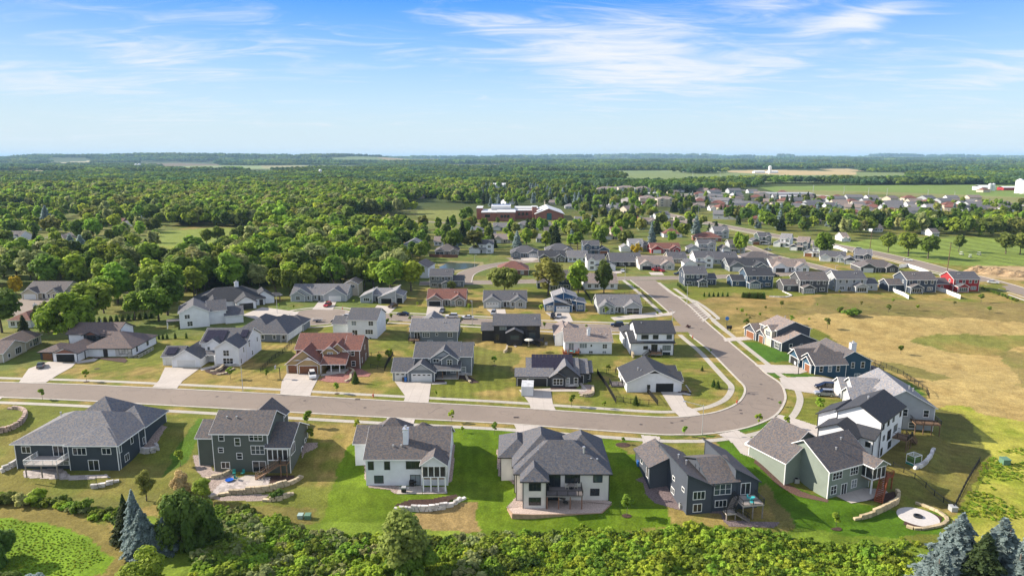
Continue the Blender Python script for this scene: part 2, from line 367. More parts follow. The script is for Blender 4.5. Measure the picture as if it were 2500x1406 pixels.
# ================================================================== GROUND
def build_ground():
    ys = [30.0]
    while ys[-1] < 60: ys.append(ys[-1]+1.0)
    while ys[-1] < 34000:
        y = ys[-1]; g = .0042 if y < 330 else (.0065 if y < 800 else (.010 if y < 3000 else .022)); ys.append(y*(1+g))
    ys = np.array(ys); ks = np.linspace(-1.3, 1.3, 901)
    X = ks[None, :]*(ys[:, None]+25); Y = np.repeat(ys[:, None], len(ks), 1)
    x = X.ravel(); y = Y.ravel(); z = terrain(x, y)
    ny, nx = len(ys), len(ks)
    # ---- colours of the ground itself
    n1 = fbm(x*.045, y*.045, 4, 1); n2 = fbm(x*.16, y*.16, 4, 2); n3 = fbm(x*.012, y*.012, 3, 3)
    dry = np.array([.255,.190,.062]); olive = np.array([.130,.145,.024]); green = np.array([.050,.115,.010]); tan = np.array([.37,.275,.105]); straw = np.array([.27,.185,.068])
    t = smooth(.40, .58, .5*n1+.5*n2)[:, None]
    col = dry*(1-t)+olive*t
    wx = x+(fbm(x*.3, y*.3, 3, 9)-.5)*2.2; wy = y+(fbm(x*.3, y*.3, 3, 11)-.5)*2.2
    wfx = x+(fbm(x*.05, y*.05, 4, 21)-.5)*16; wfy = y+(fbm(x*.05, y*.05, 4, 23)-.5)*16
    def paint(pts, c, w=1.0, crisp=True, var=.25, c2=None, nn=None, world=False):
        nonlocal col
        P = pts if world else gp(pts)
        m = inpoly(wx, wy, P) if crisp == 1 else (inpoly(wfx, wfy, P) if crisp == 2 else inpoly(x, y, P))
        if not m.any(): return
        c = np.array(c); q = (nn if nn is not None else n2)[m][:, None]
        cc = c*(1+var*(q-.5)*2)
        if c2 is not None:
            tt = smooth(.4, .62, (.5*n1+.5*n2)[m])[:, None]; cc = cc*(1-tt)+np.array(c2)*(1+var*(q-.5)*2)*tt
        col[m] = col[m]*(1-w)+cc*w
    # far country: woods floor dark, farm fields
    far = smooth(500, 900, y)[:, None]
    col = col*(1-far)+np.array([.055,.075,.020])*far
    FLD = [  # px polygons, colour
     ([(1500,424),(1700,420),(2200,421),(2222,432),(2180,444),(1900,446),(1640,443),(1520,434)], (.16,.20,.075)),
     ([(1640,443),(1900,447),(1760,450),(1640,452)], (.14,.17,.06)),
     ([(1850,456),(2100,453),(2500,450),(2620,462),(2620,490),(2400,488),(2100,484),(1900,472)], (.15,.21,.05)),
     ([(1900,463),(2200,470),(2500,482),(2600,486),(2600,500),(2200,490),(1900,474)], (.20,.20,.075)),
     ([(1770,417),(1900,415),(2090,420),(2090,427),(1920,428),(1780,421)], (.40,.31,.16)),
     ([(2000,413),(2070,412),(2110,418),(2050,420)], (.38,.30,.16)),
     ([(330,400),(440,398),(540,401),(535,405),(400,407),(320,404)], (.15,.115,.07)),
     ([(390,407),(560,404),(760,404),(760,412),(560,414),(400,419)], (.20,.25,.11)),
     ([(100,398),(160,395),(240,397),(220,402),(110,403)], (.35,.32,.18)),
     ([(0,405),(330,403),(320,408),(0,412)], (.24,.24,.13)),
     ([(0,420),(110,423),(100,430),(0,429)], (.34,.29,.17)),
     ([(640,403),(900,407),(880,413),(640,412)], (.26,.25,.13)),
     ([(1090,402),(1230,406),(1215,413),(1130,411)], (.38,.30,.19)),
     ([(1200,413),(1420,409),(1400,415),(1220,417)], (.17,.21,.10)),
     ([(900,408),(1010,406),(1000,410),(910,411)], (.22,.24,.13)),
     ([(1600,404),(1660,401),(1700,406),(1640,408)], (.26,.26,.13)),
     ([(1200,442),(1420,437),(1440,455),(1250,462)], (.13,.15,.05)),
     ([(1470,440),(1640,446),(1650,460),(1500,462)], (.16,.19,.06))]
    fm = y > 2400
    q = np.zeros(len(x)); q[fm] = np.where(y[fm] < 5600, fbm(x[fm]/500, y[fm]/500, 3, 72)-.40, fbm(x[fm]/1100, y[fm]/1100, 3, 73)-.42)
    cell = hash2(np.floor(x/420+y/900), np.floor(y/520-x/1300), 4); fc = np.array([(.17,.22,.09), (.33,.28,.15), (.14,.18,.07), (.22,.26,.11), (.26,.20,.12)])[np.minimum(4, (cell*5).astype(int))]
    fm &= q < -.012; col[fm] = fc[fm]
    for p, c in FLD: paint(p, c, 1, 0, .10, nn=n3)
    lawn = (.115,.150,.024); lawn2 = (.17,.165,.045)
    for p in ([(1020,514),(1125,513),(1120,538),(1080,537),(1018,528)],[(850,534),(1120,540),(1130,552),(980,548),(850,542)]): paint(p, (.17,.185,.05), 1, 0)
    # suburb lawns in the middle distance
    for p in ([(1030,545),(1700,520),(2100,470),(2480,500),(2480,640),(2060,600),(1720,700),(1030,700)],[(0,520),(430,510),(430,640),(0,720)],[(380,560),(900,560),(1030,660),(1030,720),(0,900),(0,640)]): paint(p, lawn2, 1, 2, .3, c2=(.10,.13,.03))
    for p in ([(380,566),(520,556),(700,560),(690,568),(540,575),(520,600),(400,600)],[(370,590),(500,600),(520,640),(420,650),(330,615)],[(220,600),(290,598),(290,628),(230,628)]): paint(p, (.17,.21,.04), 1, 1, .15)
    # golf course on the right with mowing stripes
    Pg = gp([(2020,600),(2130,583),(2290,583),(2350,578),(2460,581),(2620,590),(2620,640),(2500,650),(2330,648),(2180,628),(2060,606)])
    m = inpoly(x, y, Pg)
    gx, gy = G(2470, 570)[:2]; rr = np.hypot(x-gx-120, (y-gy)*1.0+60)
    st = (np.sin(rr/7.5*math.pi) > 0).astype(float)
    near_st = smooth(60, 20, np.abs(np.abs(x-G(2390,612)[0])-20)-20)
    c = np.array([.155,.205,.040])[None]*(1+.22*(st[m]*1.0-.5)*near_st[m])[:, None]*(1+.3*(n1[m][:, None]-.5)); col[m] = c
    # left fairway
    m = inpoly(x, y, gp([(330,600),(510,600),(540,650),(430,650)])); s2 = (np.sin((x*.8+y*.6)/5*math.pi) > 0)
    col[m] = np.array([.20,.225,.04])[None]*(1+.14*(s2[m]-.5))[:, None]
    # ---- the big dry field on the right
    fieldP = [(1690,742),(1760,728),(1990,722),(2300,745),(2620,770),(2620,1120),(2380,1060),(2300,1015),(2265,985),(2260,950),(2180,915),(2110,870),(1990,800),(1880,800),(1850,800),(1800,815)]
    paint(fieldP, tan, 1, 1, .18, c2=(.315,.225,.082), nn=n1)
    paint([(1690,738),(1760,722),(1990,718),(2200,735),(2160,760),(1960,770),(1860,795),(1790,812)], (.19,.155,.045), 1, 2, .3, c2=(.24,.17,.06))
    paint([(1990,720),(2620,750),(2620,790),(2200,772),(1960,764)], (.215,.165,.060), 1, 2, .3, c2=(.15,.13,.04))
    paint([(2225,836),(2290,812),(2340,806),(2620,812),(2620,842),(2480,838),(2440,868),(2330,862)], (.135,.155,.030), .85, 2, .3, c2=(.22,.17,.05))
    paint([(2420,862),(2620,850),(2620,960),(2480,940)], (.22,.175,.06), .8, 2, .3, c2=(.14,.14,.035))
    paint([(2150,885),(2250,900),(2340,930),(2280,935),(2170,905)], (.14,.135,.035), .8, 2)
    paint([(2230,990),(2320,1000),(2620,1040),(2620,1420),(2340,1300),(2270,1120)], (.235,.275,.030), 1, 2, .35, c2=(.30,.285,.05), nn=n2)
    # right hand back yards
    paint([(2060,990),(2240,985),(2350,1010),(2425,1115),(2330,1246),(2180,1200),(2080,1120)], (.165,.140,.038), 1, 1, .25, c2=(.13,.13,.03))
    paint([(2120,925),(2220,935),(2258,966),(2150,960)], (.06,.125,.015), 1, 1)
    # greener front lots on the right
    for p in ([(1800,835),(1850,836),(1960,880),(1890,885)],[(1885,905),(1950,910),(2060,945),(2060,950),(1950,925)],[(1815,842),(1880,866),(1900,884),(1850,880)],[(1870,908),(1900,910),(1920,925),(1885,920)],[(1800,1045),(1850,1032),(1892,1028),(1870,1045),(1815,1055)]): paint(p, (.055,.12,.014), 1, 1, .2)
    # vivid foreground lawns
    green_ = (.085,.145,.008)
    paint([(780,1288),(832,1120),(905,1036),(1210,1046),(1250,1050),(1560,1074),(1600,1140),(1640,1290),(1200,1310)], green_, 1, 1, .22, c2=(.105,.155,.012))
    paint([(1500,1078),(1560,1078),(1580,1110),(1540,1110)], (.19,.15,.05), .8, 1)
    paint([(1005,1258),(1110,1232),(1160,1226),(1166,1300),(1010,1310)], (.24,.17,.07), 1, 1, .2)
    paint([(1735,1072),(1800,1072),(1850,1115),(1900,1170),(2100,1230),(2310,1252),(2300,1300),(2060,1330),(1905,1300),(1860,1200),(1800,1130)], (.065,.130,.008), 1, 1, .2)
    paint([(1905,1300),(1850,1190),(1875,1185),(1950,1300)], (.17,.13,.05), .8, 1)
    paint([(1620,1062),(1700,1057),(1765,1064),(1640,1067)], (.085,.12,.02), .9, 1); paint([(1690,1063),(1765,1062),(1740,1070)], (.05,.11,.012), 1, 1)
    paint([(-60,1000),(760,1040),(780,1290),(500,1290),(470,1230),(300,1240),(-60,1215)], (.150,.145,.032), .75, 1, .2, c2=(.125,.14,.026))
    # green strip left of the olive house
    paint([(490,1020),(520,1020),(455,1130),(400,1160),(420,1110)], (.065,.13,.012), .9, 1)
    paint([(0,1175),(200,1200),(330,1210),(470,1170),(440,1220),(300,1250),(0,1215)], (.135,.135,.035), .7, 2)
    paint([(520,1210),(800,1215),(780,1290),(520,1270)], (.15,.125,.038), .8, 2)
    # cul-de-sac row greens
    for p in ([(935,790),(1000,790),(1000,850),(935,860)],[(1120,840),(1250,860),(1255,925),(1140,900)],[(1430,850),(1530,840),(1530,890),(1440,905)],[(1650,865),(1740,870),(1700,830),(1650,830)],[(620,850),(700,850),(690,890),(620,890)]): paint(p, (.12,.135,.028), .8, 2)
    # meadow and mown track at the bottom left
    track = gp([(-120,1252),(40,1240),(160,1262),(250,1290),(318,1330),(326,1365),(300,1385),(200,1420),(150,1440),(215,1440),(330,1425),(345,1380),(330,1335),(290,1305),(200,1262),(120,1240),(0,1222),(-120,1230)])
    mead = inpoly(wx, wy, gp([(-300,1225),(0,1232),(120,1250),(240,1300),(300,1360),(250,1400),(180,1430),(180,1600),(-300,1600)]))
    col[mead] = np.array([.125,.205,.014])[None]*(1+.7*(n2[mead][:, None]-.5))
    paint([(-300,1222),(60,1228),(200,1252),(300,1305),(352,1345),(352,1392),(300,1430),(150,1450),(180,1420),(262,1395),(280,1362),(240,1325),(150,1285),(0,1262),(-300,1262)], (.185,.150,.042), 1, 1, .22)
    paint([(1160,1420),(1400,1380),(1500,1390),(1500,1480),(1100,1500)], (.10,.15,.02), .8, 2)
    paint([(340,1250),(1300,1300),(2300,1320),(2300,1600),(300,1600)], (.14,.20,.022), .9, 2, .5)
    # park strips, earth mounds
    paint([(2370,668),(2400,650),(2520,652),(2620,658),(2620,690),(2500,685),(2420,680)], (.36,.26,.14), 1, 2, .25)
    def stripes(pts, ang, per, amp):
        m = inpoly(x, y, gp(pts)); q = np.sin((x[m]*math.cos(R(ang))+y[m]*math.sin(R(ang)))/per*2*math.pi); col[m] *= (1+amp*np.clip(q*1.6, -1, 1))[:, None]
    for p, a, pr, am in (([(150,905),(260,885),(395,880),(395,925),(140,915)], -35, 3.2, .10), ([(610,850),(690,850),(660,920),(560,930),(600,880)], -30, 3.0, .14), ([(1050,930),(1260,925),(1290,995),(1050,975)], 5, 2.4, .12), ([(940,800),(1000,800),(1000,860),(935,870)], 35, 3.2, .12), ([(1955,965),(2050,975),(2060,1010),(1950,1040)], 80, 2.4, .10), ([(2080,1000),(2240,990),(2400,1110),(2330,1240),(2190,1180)], 70, 2.2, .07), ([(1640,870),(1750,870),(1800,950),(1760,980),(1660,940)], 78, 3.0, .09), ([(640,840),(700,840),(690,905),(620,905)], 0, 2.6, .12), ([(780,1050),(860,1040),(830,1290),(770,1290)], 0, 2.4, .06), ([(1110,1050),(1210,1050),(1230,1290),(1110,1290)], 2, 2.4, .07), ([(1490,1080),(1560,1080),(1600,1290),(1490,1290)], 3, 2.4, .06), ([(1130,820),(1250,820),(1250,930),(1150,930)], 0, 2.6, .10)): stripes(p, a, pr, am)
    me = D.meshes.new('ground')
    v = np.empty((len(x), 3)); v[:, 0] = x; v[:, 1] = y; v[:, 2] = z
    i = np.arange(ny-1)[:, None]*nx+np.arange(nx-1)[None]; i = i.ravel()
    f = np.stack([i, i+1, i+nx+1, i+nx], 1)
    me.vertices.add(len(x)); me.vertices.foreach_set('co', v.ravel())
    me.loops.add(f.size); me.loops.foreach_set('vertex_index', f.ravel())
    me.polygons.add(len(f)); me.polygons.foreach_set('loop_start', np.arange(0, f.size, 4)); me.polygons.foreach_set('loop_total', np.full(len(f), 4))
    me.polygons.foreach_set('use_smooth', np.ones(len(f), bool))
    me.update(calc_edges=True)
    a = me.color_attributes.new('soil', 'FLOAT_COLOR', 'POINT')
    c4 = np.ones((len(x), 4)); c4[:, :3] = np.clip(col, 0, 1); a.data.foreach_set('color', c4.ravel())
    m = D.materials.new('grass_ground'); m.use_nodes = True; N = m.node_tree.nodes; K = m.node_tree.links; b = N['Principled BSDF']
    b.inputs['Roughness'].default_value = .95; b.inputs['Specular IOR Level'].default_value = .1
    at = N.new('ShaderNodeVertexColor'); at.layer_name = 'soil'; tc = N.new('ShaderNodeTexCoord')
    cur = at.outputs['Color']
    for s, lo, hi, f1 in ((.25, .80, 1.22, .8), (.55, .72, 1.28, .7), (3.2, .55, 1.45, .75), (.11, .8, 1.2, .6)):
        t = N.new('ShaderNodeTexNoise'); t.inputs['Scale'].default_value = s; t.inputs['Detail'].default_value = 5; t.inputs['Roughness'].default_value = .65; K.new(tc.outputs['Object'], t.inputs['Vector'])
        r = N.new('ShaderNodeMapRange'); r.inputs['From Min'].default_value = .3; r.inputs['From Max'].default_value = .7; r.inputs['To Min'].default_value = lo; r.inputs['To Max'].default_value = hi; K.new(t.outputs['Fac'], r.inputs['Value'])
        x_ = N.new('ShaderNodeMix'); x_.data_type = 'RGBA'; x_.blend_type = 'MULTIPLY'; x_.inputs['Factor'].default_value = f1
        K.new(cur, x_.inputs['A']); K.new(r.outputs[0], x_.inputs['B']); cur = x_.outputs['Result']
    K.new(cur, b.inputs['Base Color'])
    bp = N.new('ShaderNodeBump'); bp.inputs['Strength'].default_value = .5; bp.inputs['Distance'].default_value = .25
    t = N.new('ShaderNodeTexNoise'); t.inputs['Scale'].default_value = 1.3; t.inputs['Detail'].default_value = 6; K.new(tc.outputs['Object'], t.inputs['Vector']); K.new(t.outputs['Fac'], bp.inputs['Height']); K.new(bp.outputs[0], b.inputs['Normal'])
    me.materials.append(m)
    struct(link('ground', me))
build_ground()
# ================================================================== ROADS
def off(P, d):
    """offset a polyline to its right by d"""
    P = np.asarray(P, float); t = np.gradient(P, axis=0); t /= np.linalg.norm(t, axis=1)[:, None]
    return P+np.stack([t[:, 1], -t[:, 0]], 1)*d
def strip(name, A, B, z0, m, dz=None, zf=None, kind='structure'):
    b = MB(); n = len(A)
    for i in range(n-1):
        q = [A[i], B[i], B[i+1], A[i+1]]
        zz = [zf(*p) if zf else 0 for p in q]
        pts = [(p[0], p[1], z0+h) for p, h in zip(q, zz)]
        if (pts[1][0]-pts[0][0])*(pts[3][1]-pts[0][1])-(pts[1][1]-pts[0][1])*(pts[3][0]-pts[0][0]) < 0: pts = pts[::-1]
        if dz: b.prism(pts, dz)
        else: b.quad(*pts)
    o = b.build(name, m); struct(o, kind); return o
strip('main_road', RN, RS, .02, M_ASPH)
def curb_walk(E, side, trim=(0, None), w0=2.9, w1=4.5, walk=True, cname='kerb'):
    E = E[trim[0]:trim[1]]
    strip(cname, off(E, 0), off(E, side*.55), .11, M_CURB, dz=.14)
    if walk: strip('sidewalk', off(E, side*w0), off(E, side*w1), .05, M_WALK, dz=.08)
curb_walk(RS, 1, (0, -3)); 
iN = len(RN)-1
curb_walk(RN, -1, (0, 8*20+2)); curb_walk(RN[8*22-2:], -1)
def road_line(name, pts, w, m=M_ASPH, z=.024, curb=True, walk=None, n=6):
    P = cr([U(*q) for q in pts], n)
    strip(name, off(P, w/2), off(P, -w/2), z, m)
    if curb:
        for s in (1, -1):
            strip('kerb', off(P, s*w/2), off(P, s*(w/2+.5)), z+.09, M_CURB, dz=.12)
    for s in (walk or ()):
        strip('sidewalk', off(P, s*(w/2+2.6)), off(P, s*(w/2+4.1)), .05, M_WALK, dz=.08)
    return P
P_cds = road_line('side_street', [(810,776),(860,773),(950,775),(1169,785),(1300,794),(1500,801),(1672,803)], 9.0, z=.028, curb=False)
strip('kerb', off(P_cds[3:-5], 4.5), off(P_cds[3:-5], 5.0), .12, M_CURB, dz=.14); strip('kerb', off(P_cds[3:-5], -4.5), off(P_cds[3:-5], -5.0), .12, M_CURB, dz=.14)
strip('sidewalk', off(P_cds[4:-4], 7.4), off(P_cds[4:-4], 8.9), .05, M_WALK, dz=.08); strip('sidewalk', off(P_cds[4:-4], -7.4), off(P_cds[4:-4], -8.9), .05, M_WALK, dz=.08)
def disc(name, px, py, rx, m, z=.032, curb=True, ry=None):
    x, y = U(px, py); b = MB(); ry = ry or rx
    b.quad(*[(x+rx*math.cos(2*math.pi*i/40), y+ry*math.sin(2*math.pi*i/40), z) for i in range(40)])
    struct(b.build(name, m))
    if curb:
        a = np.array([(x+rx*math.cos(t), y+ry*math.sin(t)) for t in np.linspace(.35, 2*math.pi-.35, 40)])
        strip('kerb', off(a, 0), off(a, .5), z+.08, M_CURB, dz=.12); strip('sidewalk', off(a, 2.6), off(a, 4.1), .05, M_WALK, dz=.08)
disc('cul_de_sac', 775, 773, 13.5, M_ASPH)
road_line('cross_street', [(1024,692),(1150,690),(1277,688),(1400,683),(1520,680),(1600,679),(1700,678),(1762,676),(1880,671),(1960,667)], 9.0, z=.036)
road_line('pond_street', [(1128,690),(1140,668),(1185,652),(1235,643.5),(1300,638),(1400,634)], 8.5, z=.04)
road_line('bend_street', [(1820,600),(1850,612),(1892,627),(1976,647),(2040,665),(2120,690)], 8.5, z=.04)
road_line('upper_street', [(1240,632),(1330,627),(1480,624),(1600,625),(1700,622),(1780,616),(1830,606)], 8.0, z=.032, curb=False)
road_line('arterial_road', [(1530,505),(1600,517),(1684,536),(1790,556),(1900,577),(2026,598),(2120,615),(2220,638),(2300,660),(2400,684),(2500,714),(2640,760)], 13.0, z=.03, walk=(1,))
road_line('left_street', [(-60,775),(20,765),(70,745),(110,722)], 15, z=.03, curb=False)
road_line('school_road', [(840,535),(1000,540),(1120,545),(1300,548),(1500,545)], 8, z=.06, curb=False)
road_line('highway', [(1780,462),(1900,472),(2050,480),(2250,489),(2500,502),(2700,515)], 20, m=mat('far_road', (.42,.38,.34), .9), z=.15, curb=False)
road_line('far_street', [(1500,500),(1560,480),(1700,474),(1800,470)], 16, m=mat('far_road', (.42,.38,.34), .9), z=.15, curb=False)
# parking bay with marked stalls
def flat(name, pts, m, z=.045, kind='structure', world=False, dz=None, drape=True):
    b = MB(); P = pts if world else gp(pts)
    A = sum(P[i][0]*P[(i+1) % len(P)][1]-P[(i+1) % len(P)][0]*P[i][1] for i in range(len(P)))
    if A < 0: P = P[::-1]
    q = [(x, y, (T(x, y) if drape else 0)+z) for x, y in P]
    if dz: b.prism(q, dz)
    else: b.quad(*q)
    o = b.build(name, m)
    if kind: struct(o, kind)
    return o
flat('parking_bay', [(1672,744),(1700,740),(1736,772),(1716,786)], M_ASPH, .03)
def lines(name, segs, w, m, z):
    b = MB()
    for a, c in segs:
        a = np.array(U(*a)); c = np.array(U(*c)); d = (c-a)/np.linalg.norm(c-a); n = np.array([d[1], -d[0]])*w/2
        b.quad((*(a-n), z), (*(a+n), z), (*(c+n), z), (*(c-n), z))
    o = b.build(name, m); return struct(o)
def lerp(a, b, t): return (a[0]+(b[0]-a[0])*t, a[1]+(b[1]-a[1])*t)
M_PAINT = mat('road_paint', (.62,.60,.55), .7)
lines('stall_markings', [(lerp((1683,751),(1712,783), k/6), lerp((1708,747),(1734,772), k/6)) for k in range(7)]+[((1681,742),(1700,741)),((1681,745),(1704,744)),((1683,748),(1706,747))], .22, M_PAINT, .036)
strip('kerb', cr([U(*q) for q in [(1672,743),(1700,739),(1737,771),(1717,786)]], 1), off(cr([U(*q) for q in [(1672,743),(1700,739),(1737,771),(1717,786)]], 1), 0.5)*1.0, .12, M_CURB, dz=.14)
strip('sidewalk', cr([U(*q) for q in [(1612,690),(1655,722),(1702,735),(1758,776),(1746,783),(1800,825)]], 3), off(cr([U(*q) for q in [(1612,690),(1655,722),(1702,735),(1758,776),(1746,783),(1800,825)]], 3), 1.5), .075, M_WALK, dz=.1)
# driveways: front lots (quads run from the garage to the kerb)
DRV = [
 [(70,900),(118,883),(185,886),(176,896),(140,916),(112,934),(46,934)],
 [(403,897),(488,899),(446,930),(432,948),(372,945),(388,929)],
 [(700,912),(782,914),(763,950),(757,968),(684,962),(688,932)],
 [(963,931),(1053,933),(1048,970),(1046,984),(985,981),(990,968)],
 [(1267,952),(1344,948),(1350,988),(1358,1003),(1296,999),(1292,984)],
 [(1612,955),(1660,955),(1678,992),(1700,1003),(1712,1013),(1660,1018),(1640,1000)],
 [(1765,826),(1850,820),(1888,836),(1870,836),(1845,829),(1770,834)],
 [(1842,890),(1950,892),(1985,905),(1950,913),(1870,910)],
 [(1902,922),(2056,932),(2072,950),(2066,976),(2040,968),(1960,957),(1912,948)],
 [(1900,1012),(1935,1020),(2060,1068),(2010,1092),(1950,1052),(1915,1034),(1885,1028)],
 [(1752,1060),(1800,1050),(1845,1075),(1870,1110),(1845,1122),(1810,1108),(1782,1076)],
 [(1565,1062),(1612,1066),(1600,1120),(1580,1145),(1552,1112),(1570,1080)],
 [(270,986),(345,988),(360,994),(345,1012),(255,1004)],
 [(620,1004),(690,1006),(700,1012),(680,1030),(600,1022)],
 [(945,1020),(1013,1024),(1010,1034),(1000,1060),(930,1052),(940,1034)],
 [(1254,1035),(1322,1041),(1300,1062),(1290,1085),(1245,1078),(1262,1050)],
 [(-60,967),(10,968),(-10,982),(-60,985)],
 [(778,736),(822,736),(812,757),(762,756)],[(921,745),(968,750),(950,766),(905,763)],
 [(1044,748),(1084,748),(1077,772),(1040,770)],[(1187,755),(1233,755),(1238,777),(1212,776)],[(1331,763),(1389,763),(1400,787),(1360,786)],
 [(1490,775),(1600,762),(1606,768),(1650,760),(1640,770),(1590,775),(1500,783)],
 [(1502,668),(1519,667),(1515,661),(1490,662)],[(1583,665),(1616,665),(1622,672),(1590,672)],
 [(640,776),(700,770),(735,772),(700,782),(620,790)],[(590,770),(640,750),(730,762),(720,775),(640,784)],
 [(1240,636),(1300,628),(1316,632),(1300,638)],[(1380,620),(1402,620),(1400,627),(1380,627)],
]
def drape(name, pts, m, z=.05, cell=.25):
    P = gp(pts); xs = [p[0] for p in P]; ys = [p[1] for p in P]; X, Y = np.meshgrid(np.arange(min(xs), max(xs), cell), np.arange(min(ys), max(ys), cell)); k = inpoly(X+cell/2, Y+cell/2, P); X, Y = X[k], Y[k]
    if not len(X): return
    V = np.stack([np.stack([X+a*cell, Y+b*cell, terrain(X+a*cell, Y+b*cell)+z], 1) for a, b in ((0,0),(1,0),(1,1),(0,1))], 1).reshape(-1, 3); me = D.meshes.new(name); me.from_pydata(V.tolist(), [], np.arange(len(V)).reshape(-1, 4).tolist()); me.materials.append(m); struct(link(name, me))
for k, p in enumerate(DRV):
    if 6 <= k <= 11: drape('driveway', p, M_CONC, .085, .3)
    else: flat('driveway', p, M_CONC, .078)
PATHS = [[(178,884),(225,876),(240,868),(246,872),(232,882),(190,888)],[(488,900),(520,893),(538,884),(545,888),(524,898),(492,905)],[(782,914),(835,905),(850,900),(852,904),(838,911),(784,919)],
 [(1053,932),(1090,932),(1091,938),(1054,939)],[(1344,951),(1425,950),(1412,935),(1421,935),(1434,953),(1426,956),(1345,956)],[(1888,836),(1905,848),(1898,850),(1880,838)],[(1660,957),(1687,962),(1680,950),(1672,940),(1676,940),(1688,958),(1685,966),(1662,962)],
 [(1250,835),(1262,846),(1258,848),(1246,838)]]
for p in PATHS: flat('front_walk', p, M_CONC, .09)
# ================================================================== HOUSES
SIDE = {}
def siding(c, k='siding'):
    key = 'siding_%s_%.3f_%.3f_%.3f' % ((k,)+tuple(c)); return mat(key, c, .75, k)
def shingle(c):
    return mat('shingle_%.3f_%.3f_%.3f' % tuple(c), c, .9, 'shingle')
CH = dict(white=(.72,.73,.76), cream=(.64,.60,.56), navy=(.036,.048,.060), slate=(.052,.062,.082), olive=(.085,.100,.085), sage=(.20,.235,.20), grey=(.15,.17,.19), lgrey=(.34,.36,.38), black=(.022,.022,.026),
          teal=(.020,.066,.115), blue=(.040,.072,.115), vivid=(.025,.085,.19), dblue=(.038,.052,.078), tan=(.40,.28,.13), brown=(.155,.075,.05), beige=(.48,.42,.33), brick=(.22,.09,.06), red=(.30,.018,.022), char=(.060,.062,.068), taupe=(.25,.21,.18), dgreen=(.05,.075,.07), mint=(.36,.42,.36), stone=(.42,.37,.33))
RF = dict(grey=(.135,.135,.14), char=(.078,.080,.088), navy=(.085,.09,.10), brown=(.115,.088,.080), red=(.150,.062,.046), tan=(.20,.165,.145), black=(.030,.033,.040), mid=(.098,.088,.085), lgrey=(.20,.20,.205))
DCH = {'door': (.60,.60,.60), 'brown': (.19,.072,.028), 'dark': (.02,.02,.022)}
WCACHE = {}
FOOT = []
def win_meshes(w, h, nx, ny, fr, key):
    k = (round(w, 2), round(h, 2), nx, ny, key)
    if k in WCACHE: return WCACHE[k]
    b = MB(); t = .11; d0, d1 = -.07, .02
    b.box(-w/2-t, d0, -t, -w/2, d1, h+t); b.box(w/2, d0, -t, w/2+t, d1, h+t); b.box(-w/2, d0, h, w/2, d1, h+t); b.box(-w/2, d0, -t, w/2, d1, 0)
    for i in range(1, nx): x = -w/2+w*i/nx; b.box(x-.045, d0+.01, 0, x+.045, d1, h)
    for i in range(1, ny): z = h*i/ny; b.box(-w/2, d0+.02, z-.03, w/2, d1, z+.03)
    a = b.mesh('window', fr)
    g = MB(); g.box(-w/2, -.035, 0, w/2, .0, h); g = g.mesh('pane', M_GLASS)
    WCACHE[k] = (a, g); return WCACHE[k]
def roof_planes(kind, x, y, w, d, ze, p, oh, z_extra=0):
    """list of (polygon, eave edges) for a volume; p = pitch (rise over run)"""
    x0, y0, x1, y1 = x-oh, y-oh, x+w+oh, y+d+oh; zo = ze-p*oh
    if kind == 'gx':
        ym = y+d/2; zr = ze+p*d/2
        return [[(x0,y0,zo),(x1,y0,zo),(x1,ym,zr),(x0,ym,zr)], [(x0,ym,zr),(x1,ym,zr),(x1,y1,zo),(x0,y1,zo)]]
    if kind == 'gy':
        xm = x+w/2; zr = ze+p*w/2
        return [[(x0,y0,zo),(xm,y0,zr),(xm,y1,zr),(x0,y1,zo)], [(xm,y0,zr),(x1,y0,zo),(x1,y1,zo),(xm,y1,zr)]]
    if kind == 'h':
        if w >= d:
            a = (d+2*oh)/2; zr = zo+p*a; ym = y+d/2
            r0, r1 = (x0+a, ym, zr), (x1-a, ym, zr)
            if r1[0]-r0[0] < .02: r1 = (r0[0]+.02, ym, zr)
            return [[(x0,y0,zo),(x1,y0,zo),r1,r0], [r0,r1,(x1,y1,zo),(x0,y1,zo)], [(x0,y0,zo),r0,(x0,y1,zo)], [(x1,y0,zo),(x1,y1,zo),r1]]
        a = (w+2*oh)/2; zr = zo+p*a; xm = x+w/2
        r0, r1 = (xm, y0+a, zr), (xm, y1-a, zr)
        return [[(x0,y0,zo),r0,r1,(x0,y1,zo)], [(x1,y0,zo),(x1,y1,zo),r1,r0], [(x0,y0,zo),(x1,y0,zo),r0], [r1,(x1,y1,zo),(x0,y1,zo)]]
    rise = {'sW': lambda X, Y: p*(x+w-X), 'sE': lambda X, Y: p*(X-x), 'sS': lambda X, Y: p*(y+d-Y), 'sN': lambda X, Y: p*(Y-y)}[kind]
    c = [(x0,y0),(x1,y0),(x1,y1),(x0,y1)]
    return [[(a, b, ze+rise(a, b)) for a, b in c]]
def ccw(poly):
    A = sum(poly[i][0]*poly[(i+1) % len(poly)][1]-poly[(i+1) % len(poly)][0]*poly[i][1] for i in range(len(poly)))
    return poly if A > 0 else poly[::-1]
